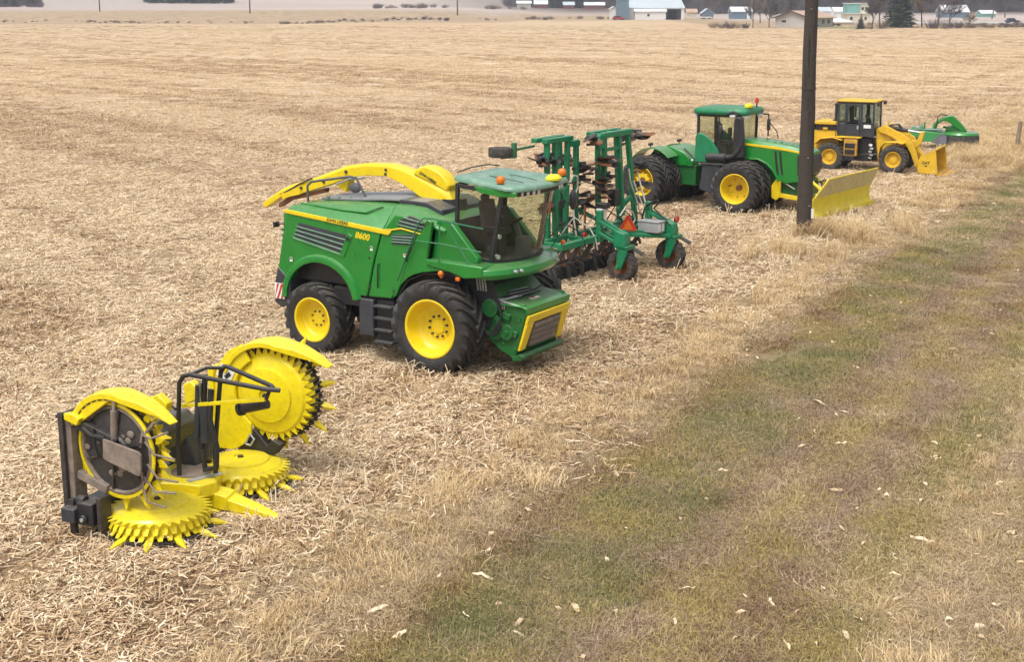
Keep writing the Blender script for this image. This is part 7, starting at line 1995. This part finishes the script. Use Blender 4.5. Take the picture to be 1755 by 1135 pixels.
# ---- trees that can be told apart
def tree(name, px, y, label, cat, meshes, sc=1.0, rz=0.0, group=None, sx=1.0):
    t = thing(name, label, cat, spot(px, y), rz, group)
    t.scale = (sc * sx, sc * sx, sc)
    inst('trunk', meshes[0], t); inst('crown', meshes[1], t)
    return t


bt = [bare_tree(700 + i, 10, bark, tw[c], 3, s_, 12) for i, (c, s_) in enumerate((('grey', 0.55), ('purple', 0.75), ('grey', 0.7), ('tan', 0.6), ('purple', 0.6)))]
tree('bare_tree', 1290, 392, 'slim leafless tree standing left of the bungalow, nearest to the brush', 'tree', bt[0], 0.85, 0.3, 'leafless trees by the houses')
tree('bare_tree', 1318, 396, 'leafless tree right against the gable end of the bungalow', 'tree', bt[2], 0.95, 1.3, 'leafless trees by the houses')
tree('bare_tree', 1303, 470, 'pale leafless tree behind the gap left of the bungalow', 'tree', bt[3], 1.15, 2.2, 'leafless trees by the houses')
tree('bare_tree', 1345, 440, 'wide leafless tree rising behind the bungalow roof', 'tree', bt[2], 1.25, 0.9, 'leafless trees by the houses')
tree('bare_tree', 1508, 392, 'tall leafless tree between the cream house and the big conifer', 'tree', bt[0], 1.45, 4.1, 'leafless trees by the houses')
tree('bare_tree', 1494, 380, 'broad leafless tree just right of the small spruce', 'tree', bt[2], 1.15, 5.0, 'leafless trees by the houses')
tree('bare_tree', 1580, 400, 'grey leafless tree touching the right side of the big conifer', 'tree', bt[3], 1.3, 2.9, 'leafless trees by the houses')
tree('bare_tree', 1606, 392, 'spreading reddish leafless tree right of the big conifer', 'tree', bt[1], 1.35, 0.2, 'leafless trees by the houses', 1.2)
tree('bare_tree', 1628, 402, 'second reddish leafless tree, in front of the long white shed', 'tree', bt[4], 1.1, 3.3, 'leafless trees by the houses', 1.2)
tree('bare_tree', 1700, 560, 'thin tall leafless tree by the road at far right', 'tree', bt[0], 1.5, 1.9, 'leafless trees by the houses')
tree('bare_tree', 1722, 600, 'forked leafless tree near the dark car at far right', 'tree', bt[4], 1.5, 5.5, 'leafless trees by the houses')
tree('bare_tree', 1222, 640, 'purplish leafless tree behind the white barn yard', 'tree', bt[1], 1.3, 2.4, 'leafless trees by the houses')
tree('bare_tree', 1660, 396, 'low leafless sapling alone on the field edge at right', 'tree', bt[3], 0.45, 4.4, 'leafless trees by the houses', 1.5)
cf = [conifer(730, 10, 5.2, bark, needle2, 1.3), conifer(731, 10, 7.5, bark, needle, 1.2), conifer(732, 10, 5.5, bark, needle, 1.0)]
tree('conifer', 1547, 396, 'tall dense green conifer, largest of the evergreens', 'tree', cf[0], 1.5, 0.4, 'conifers by the houses', 0.95)
tree('conifer', 1531, 404, 'darker conifer tucked behind the left side of the big one', 'tree', cf[2], 1.25, 1.4, 'conifers by the houses')
tree('conifer', 1475, 378, 'small dark blue spruce with wide skirt in front of the cream house', 'tree', cf[1], 0.42, 2.0, 'conifers by the houses')
tree('conifer', 1424, 418, 'small dark evergreen close to the right end of the bungalow', 'tree', cf[1], 0.30, 0.6, 'conifers by the houses')
bs = [bush_mesh(640 + i, 2.2, 3.0, tw[c], 110) for i, c in enumerate(('tan', 'purple', 'grey'))]
for px, y, k, sc, lab in ((1222, 392, 0, 0.85, 'leafless shrub at the left end of the brushy strip'), (1236, 388, 2, 0.75, 'low grey shrub second in the brushy strip'), (1250, 386, 1, 1.0, 'dark dense shrub in the middle of the brushy strip'),
                          (1264, 390, 0, 0.9, 'tan shrub below the white roofed shed'), (1278, 388, 2, 0.8, 'grey shrub at the foot of the slim tree'), (1368, 402, 2, 0.7, 'bare shrub against the bungalow wall'),
                          (1490, 376, 0, 0.9, 'tan shrub right of the small spruce'), (1512, 382, 0, 1.2, 'pale tall shrub between spruce and big conifer'), (1598, 386, 1, 1.3, 'reddish shrub in front of the spreading tree'),
                          (1622, 384, 1, 1.4, 'widest reddish shrub before the long white shed'), (1642, 390, 1, 1.0, 'last reddish shrub at the right of its row'), (1662, 392, 0, 0.9, 'tan shrub beside the lone sapling'),
                          (1405, 412, 2, 0.9, 'dark shrub beneath the bungalow eave')):
    o = inst('shrub', bs[k], None, spot(px, y), (0, 0, px)); o.scale = (sc, sc, sc)
    tag(o, lab, 'shrub', 'shrubs by the houses')

# ---- buildings
WM = {'white': mat('wall_white', (0.74, 0.74, 0.72), 0.7, var=0.06, scale=0.4), 'cream': mat('wall_cream', (0.66, 0.62, 0.50), 0.7, var=0.06, scale=0.4), 'mint': mat('wall_mint', (0.20, 0.42, 0.38), 0.7, scale=0.4),
      'grey': mat('wall_grey', (0.50, 0.47, 0.44), 0.7, var=0.08, scale=0.5), 'blue': mat('wall_blue_grey', (0.13, 0.20, 0.26), 0.6, var=0.1, scale=0.4), 'red': mat('wall_red', (0.20, 0.065, 0.055), 0.7, scale=0.4),
      'roof_white': mat('roof_white', (0.70, 0.72, 0.73), 0.45, var=0.06, scale=0.4), 'roof_blue': mat('roof_pale_blue', (0.50, 0.56, 0.60), 0.4, var=0.06, scale=0.4), 'roof_tan': mat('roof_tan', (0.46, 0.32, 0.23), 0.75, var=0.1, scale=0.5),
      'dark': mat('opening_dark', (0.015, 0.015, 0.018), 0.6), 'window': mat('window_dark', (0.03, 0.035, 0.045), 0.15), 'trim': mat('trim_white', (0.72, 0.72, 0.70), 0.6)}


def pxm(y): return (y * CP + 8 * SP) / 2400        # metres per photo pixel at forward distance y


def building(name, label, cat, px0, px1, y, depth, hw, hr, wall, roof, ridge='x', rz=0.0, doors=(), windows=(), zoff=0.0, group=None):
    """Gabled building whose front spans photo columns px0..px1 at distance y; openings as (u0,u1,z0,z1) in metres on the front."""
    p0, p1 = spot(px0, y), spot(px1, y)
    w = (p1 - p0).x
    t = thing(name, label, cat, ((p0.x + p1.x) / 2, y, p0.z + zoff), rz, group)
    b = MB(); b.box(-w / 2, w / 2, 0, depth, -0.5, hw)
    if ridge == 'y': b.prism([(-w / 2, hw), (w / 2, hw), (0, hw + hr - 0.02)], 'y', 0.001, depth - 0.001)
    elif hr: b.prism([(0, hw), (depth, hw), (depth / 2, hw + hr - 0.02)], 'x', -w / 2 + 0.001, w / 2 - 0.001)
    b.build('wall', WM[wall], t)
    o = 0.4
    for s in (0, 1):
        b = MB()
        if ridge == 'y':
            x0, x1 = (-w / 2 - o, 0) if s == 0 else (w / 2 + o, 0)
            z0 = hw - o * hr / (w / 2)
            b.add([(x0, -o, z0), (x1, -o, hw + hr), (x1, depth + o, hw + hr), (x0, depth + o, z0), (x0, -o, z0 + .18), (x1, -o, hw + hr + .18), (x1, depth + o, hw + hr + .18), (x0, depth + o, z0 + .18)],
                  [(0, 1, 2, 3), (4, 7, 6, 5), (0, 4, 5, 1), (1, 5, 6, 2), (2, 6, 7, 3), (3, 7, 4, 0)])
        else:
            y0, y1 = (-o, depth / 2) if s == 0 else (depth + o, depth / 2)
            z0 = hw - o * hr / (depth / 2)
            b.add([(-w / 2 - o, y0, z0), (w / 2 + o, y0, z0), (w / 2 + o, y1, hw + hr), (-w / 2 - o, y1, hw + hr), (-w / 2 - o, y0, z0 + .18), (w / 2 + o, y0, z0 + .18), (w / 2 + o, y1, hw + hr + .18), (-w / 2 - o, y1, hw + hr + .18)],
                  [(0, 1, 2, 3), (4, 7, 6, 5), (0, 4, 5, 1), (1, 5, 6, 2), (2, 6, 7, 3), (3, 7, 4, 0)])
        b.build('roof', WM[roof], t)
    for d in doors:
        u0, u1, z0, z1 = d[:4]
        b = MB(); b.box(-w / 2 + u0, -w / 2 + u1, -0.06, 0.02, z0, z1); b.build('door', WM[d[4] if len(d) > 4 else 'dark'], t)
    for u0, u1, z0, z1 in windows:
        b = MB(); b.box(-w / 2 + u0 - .12, -w / 2 + u1 + .12, -0.05, 0.02, z0 - .12, z1 + .12); f = b.build('window', WM['trim'], t)
        b = MB(); b.box(-w / 2 + u0, -w / 2 + u1, -0.07, 0.01, z0, z1); b.build('pane', WM['window'], f)
    return t


Y = 545; u = pxm(Y)
t = building('machine_barn', 'long pale blue roofed machine barn with one wide dark doorway', 'barn', 1076, 1172, Y, 26, 4.3, 2.9, 'white', 'roof_blue', 'x', 0.0,
             doors=((64 * u, 91 * u, 0, 3.9), (70 * u, 83 * u, 0.02, 3.4, 'grey')))
t = building('lean_to_shed', 'white lean-to shed standing before the pale blue barn roof', 'shed', 1088, 1141, Y - 4, 3.8, 3.1, 0.7, 'white', 'roof_white', 'x', 0.0, windows=((21 * u, 25 * u, 1.3, 2.2),), doors=((36 * u, 49 * u, 0, 2.7, 'trim'),))
o = spot(1067, 540)
t = thing('silo', 'square blue-grey bin tower at the left end of the barn', 'tower', o)
b = MB(); b.box(-2.3, 2.3, 0, 4.6, -0.5, 7.2); b.build('wall', WM['blue'], t)
b = MB(); b.loft([[(-2.5, -.2, 7.2), (2.5, -.2, 7.2), (2.5, 4.8, 7.2), (-2.5, 4.8, 7.2)], [(-1.5, 1, 7.9), (1.5, 1, 7.9), (1.5, 3.6, 7.9), (-1.5, 3.6, 7.9)]]); b.build('roof', WM['blue'], t)
b = MB(); b.box(-1.3, 0.2, 1.4, 2.9, 7.9, 8.8); b.build('vent_cap', WM['white'], t)
building('barn_annex', 'small white annex left of the bin tower', 'shed', 1046, 1057, 548, 6, 4.0, 0.8, 'white', 'roof_white', 'y')
# bungalow
Y = 400; u = pxm(Y)
t = thing('bungalow', 'low grey bungalow with tan roof half hidden by the utility pole', 'house', spot(1357, Y), R_(-38))
b = MB(); b.box(-5.2, 5.2, 0, 15, -0.5, 2.7); b.prism([(-5.2, 2.7), (5.2, 2.7), (0, 4.35)], 'y', 0.001, 14.999); b.build('wall', WM['grey'], t)
for s in (-1, 1):
    b = MB(); b.add([(s * 6.0, -.7, 2.45), (0, -.7, 4.40), (0, 15.7, 4.40), (s * 6.0, 15.7, 2.45), (s * 6.0, -.7, 2.65), (0, -.7, 4.60), (0, 15.7, 4.60), (s * 6.0, 15.7, 2.65)], [(0, 1, 2, 3), (4, 7, 6, 5), (0, 4, 5, 1), (1, 5, 6, 2), (2, 6, 7, 3), (3, 7, 4, 0)]); b.build('roof', WM['roof_tan'], t)
    b = MB(); b.bar((s * 6.0, -.72, 2.45), (0, -.72, 4.40), 0.06, 0.28); b.build('fascia', M['dark'], t)
b = MB(); b.box(-3.4, -1.6, -0.05, 0.02, 1.2, 2.1); f = b.build('window', WM['trim'], t); b = MB(); b.box(-3.25, -1.75, -0.07, 0.01, 1.32, 1.98); b.build('pane', WM['window'], f)
for y0 in (3, 8, 11.5):
    b = MB(); b.box(5.18, 5.25, y0, y0 + 1.6, 1.0, 2.1); b.build('window', WM['window'], t)
# two storey house
Y = 470; u = pxm(Y)
t = building('cream_house', 'two storey cream house with a mint green front bay and dark windows', 'house', 1452, 1493, Y, 9, 3.0, 0.0, 'cream', 'roof_white', 'x', 0, windows=((4 * u, 9 * u, 1.0, 2.0), (29 * u, 33 * u, 1.0, 2.0)))
b = MB(); b.box(-4.0, 0.2, 0.2, 7, 3.0, 6.2); b.build('bay', WM['mint'], t)
b = MB(); b.box(0.2, 4.0 if False else 3.0, 0.3, 7, 3.0, 6.0); up = b.build('upper_wall', WM['cream'], t)
for x0 in (0.55, 1.85):
    b = MB(); b.box(x0, x0 + 0.8, 0.24, 0.32, 4.2, 5.1); b.build('window', WM['window'], t)
b = MB(); b.box(-4.2, 3.2, 0, 7.2, 6.2, 6.4); b.build('roof', WM['white'], t)
# sheds and far farmsteads
u = pxm(560)
building('white_roof_shed', 'small blue-grey shed under a bright white roof', 'shed', 1254, 1288, 560, 8, 2.9, 1.6, 'blue', 'roof_white', 'x', 0, doors=((26 * u, 31 * u, 0, 2.6, 'trim'),))
building('long_white_shed', 'long low white roofed shed behind the reddish trees', 'shed', 1616, 1660, 600, 10, 2.4, 2.6, 'blue', 'roof_white', 'x')
building('low_white_shed', 'low white roof right of the long white shed', 'shed', 1682, 1706, 610, 7, 1.6, 1.2, 'mint', 'roof_white', 'x')
building('red_barn', 'dark red barn with white roof among the far farm buildings', 'barn', 916, 938, 765, 8, 2.2, 1.8, 'red', 'roof_white', 'x')
building('red_shed', 'second red shed with a pale roof right of the red barn', 'barn', 966, 984, 770, 8, 1.9, 1.5, 'red', 'roof_blue', 'x')
building('long_red_barn', 'longest of the far red barns, at the right end of their row', 'barn', 1002, 1036, 765, 8, 1.9, 1.4, 'red', 'roof_white', 'x')
building('grey_farm_shed', 'pale grey farm shed at the left end of the far farm row', 'shed', 886, 910, 750, 8, 2.4, 1.2, 'grey', 'roof_white', 'x')
building('tan_shed', 'small tan shed just right of the white barn', 'shed', 1178, 1194, 580, 6, 2.4, 1.2, 'cream', 'roof_tan', 'x')
building('dark_shed', 'little dark shed between tan shed and white roof shed', 'shed', 1203, 1222, 570, 6, 2.2, 1.6, 'blue', 'roof_blue', 'y')
building('white_cottage', 'white cottage showing above the parked boats', 'house', 1405, 1424, 560, 8, 3.0, 1.4, 'white', 'roof_blue', 'x', 0, windows=((1.0, 2.0, 1.0, 2.0),))
building('white_cottage', 'small white cottage left of the cream house', 'house', 1430, 1446, 570, 8, 2.8, 1.5, 'white', 'roof_white', 'x')


# ---- parked vehicles far off
def car(name, label, cat, px, y, L, H, body, rz=0.0):
    t = thing(name, label, cat, spot(px, y), rz)
    b = MB(); b.prism([(-L / 2, 0.35), (L / 2, 0.35), (L / 2, 0.75), (L * 0.30, 0.92), (-L * 0.46, 0.95), (-L / 2, 0.85)], 'y', -0.88, 0.88); b.build('body', body, t, 0.08)
    b = MB(); b.prism([(-L * 0.42, 0.92), (L * 0.22, 0.92), (L * 0.08, H), (-L * 0.34, H)], 'y', -0.78, 0.78); b.build('cabin', WM['window'], t, 0.05)
    b = MB(); b.box(-L * 0.33, L * 0.07, -0.74, 0.74, H, H + 0.05); b.build('roof', body, t)
    for x in (-L * 0.3, L * 0.3):
        for s in (-1, 1):
            b = MB(); b.cyl((x, s * 0.7, 0.34), (x, s * 0.9, 0.34), 0.34, n=14); b.build('wheel', M['tyre'], t)
    return t


paint_dark = mat('paint_navy', (0.02, 0.025, 0.05), 0.3); paint_red = mat('paint_red', (0.45, 0.02, 0.03), 0.35)
car('parked_car', 'dark blue car on the road at the far right', 'car', 1735, 470, 4.6, 1.55, paint_dark, 0.1)
car('red_pickup', 'small red vehicle in front of the bin tower', 'car', 1060, 534, 4.8, 1.5, paint_red, 0.2)
car('parked_car', 'white car near the dark shed', 'car', 1210, 560, 4.4, 1.5, WM['white'], 0.3)


def boat(label, px, y, L, rz):
    t = thing('covered_boat', label, 'boat', spot(px, y), rz, 'white boats parked by the houses')
    b = MB(); b.loft([[(x, -w, 0.9), (x, -w * 0.5, 0.55), (x, w * 0.5, 0.55), (x, w, 0.9), (x, w, 1.25), (x, -w, 1.25)] for x, w in ((-L / 2, 0.95), (0, 1.1), (L * 0.3, 0.85), (L / 2, 0.12))]); b.build('hull', WM['white'], t, 0.04)
    b = MB(); b.loft([[(x, -w, 1.25), (x, w, 1.25), (x, w * 0.5, z), (x, -w * 0.5, z)] for x, w, z in ((-L * 0.45, 0.85, 1.7), (0, 1.0, 2.15), (L * 0.25, 0.8, 1.6), (L * 0.42, 0.25, 1.35))]); b.build('cover', WM['roof_white'], t)
    b = MB(); b.bar((-L * 0.4, 0, 0.5), (L * 0.6, 0, 0.5), 0.12, 0.12)
    b.build('trailer', M['dark'], t)
    for s in (-1, 1):
        b = MB(); b.cyl((-0.6, s * 0.75, 0.32), (-0.6, s * 0.95, 0.32), 0.32, n=12); b.build('wheel', M['tyre'], t)


boat('white covered boat on a trailer, front one of the pair by the bungalow', 1441, 424, 8.0, 0.05)
boat('white covered boat on a trailer, behind the front one', 1434, 436, 8.5, 0.15)

# ---- road, lawn and far poles
def strip(name, pts, w, m, dz):
    b = MB(); A, Bp = [], []
    for i, (px, y) in enumerate(pts):
        p = spot(px, y); A.append((p.x, p.y - w / 2, float(terrain(p.x, p.y - w / 2)) + dz)); Bp.append((p.x, p.y + w / 2, float(terrain(p.x, p.y + w / 2)) + dz))
    n = len(A); b.v = A + Bp; b.f = [(i, i + 1, n + i + 1, n + i) for i in range(n - 1)]
    o = b.build(name, m); tag(o, kind='structure'); return o


road_m = mat('road_grey', (0.46, 0.44, 0.43), 0.8, var=0.1, scale=0.2)
strip('road', [(1500 + 20 * k, 476 + 0.2 * k) for k in range(24)], 34, road_m, 0.05)
lawn_m = mat('lawn_green', (0.20, 0.22, 0.09), 0.9, var=0.25, scale=0.4)
strip('lawn', [(1385 + 10 * k, 402) for k in range(9)], 26, lawn_m, 0.04)
pole_m = mat('far_pole_wood', (0.045, 0.035, 0.03), 0.9)
for px, y, lab in ((172, 560, 'far thin pole, leftmost of three on the skyline'), (429, 545, 'far thin pole, middle one of three on the skyline'), (784, 560, 'far thin pole, rightmost of three on the skyline')):
    t = thing('roadside_pole', lab, 'utility pole', spot(px, y), 0, 'poles along the far road')
    b = MB(); b.tube([(0, 0, -0.3), (0, 0, 11)], [0.26, 0.18], 8); b.build('pole', pole_m, t)
    b = MB(); b.box(-1.2, 1.2, -0.06, 0.06, 10.0, 10.16); b.build('cross_arm', pole_m, t)

# ---- the damp late autumn air
hb = MB(); hb.box(-2900, 2900, -55, 3300, -2.0, 115.0)
hm_, hnt, hout = _nodes('haze_air')
vol = N(hnt, 'ShaderNodeVolumePrincipled'); vol.inputs['Density'].default_value = 0.00036; vol.inputs['Color'].default_value = (0.80, 0.84, 0.93, 1); vol.inputs['Anisotropy'].default_value = 0.2
hnt.links.new(vol.outputs[0], hout.inputs['Volume'])
hz = hb.build('haze', hm_); tag(hz, kind='stuff')
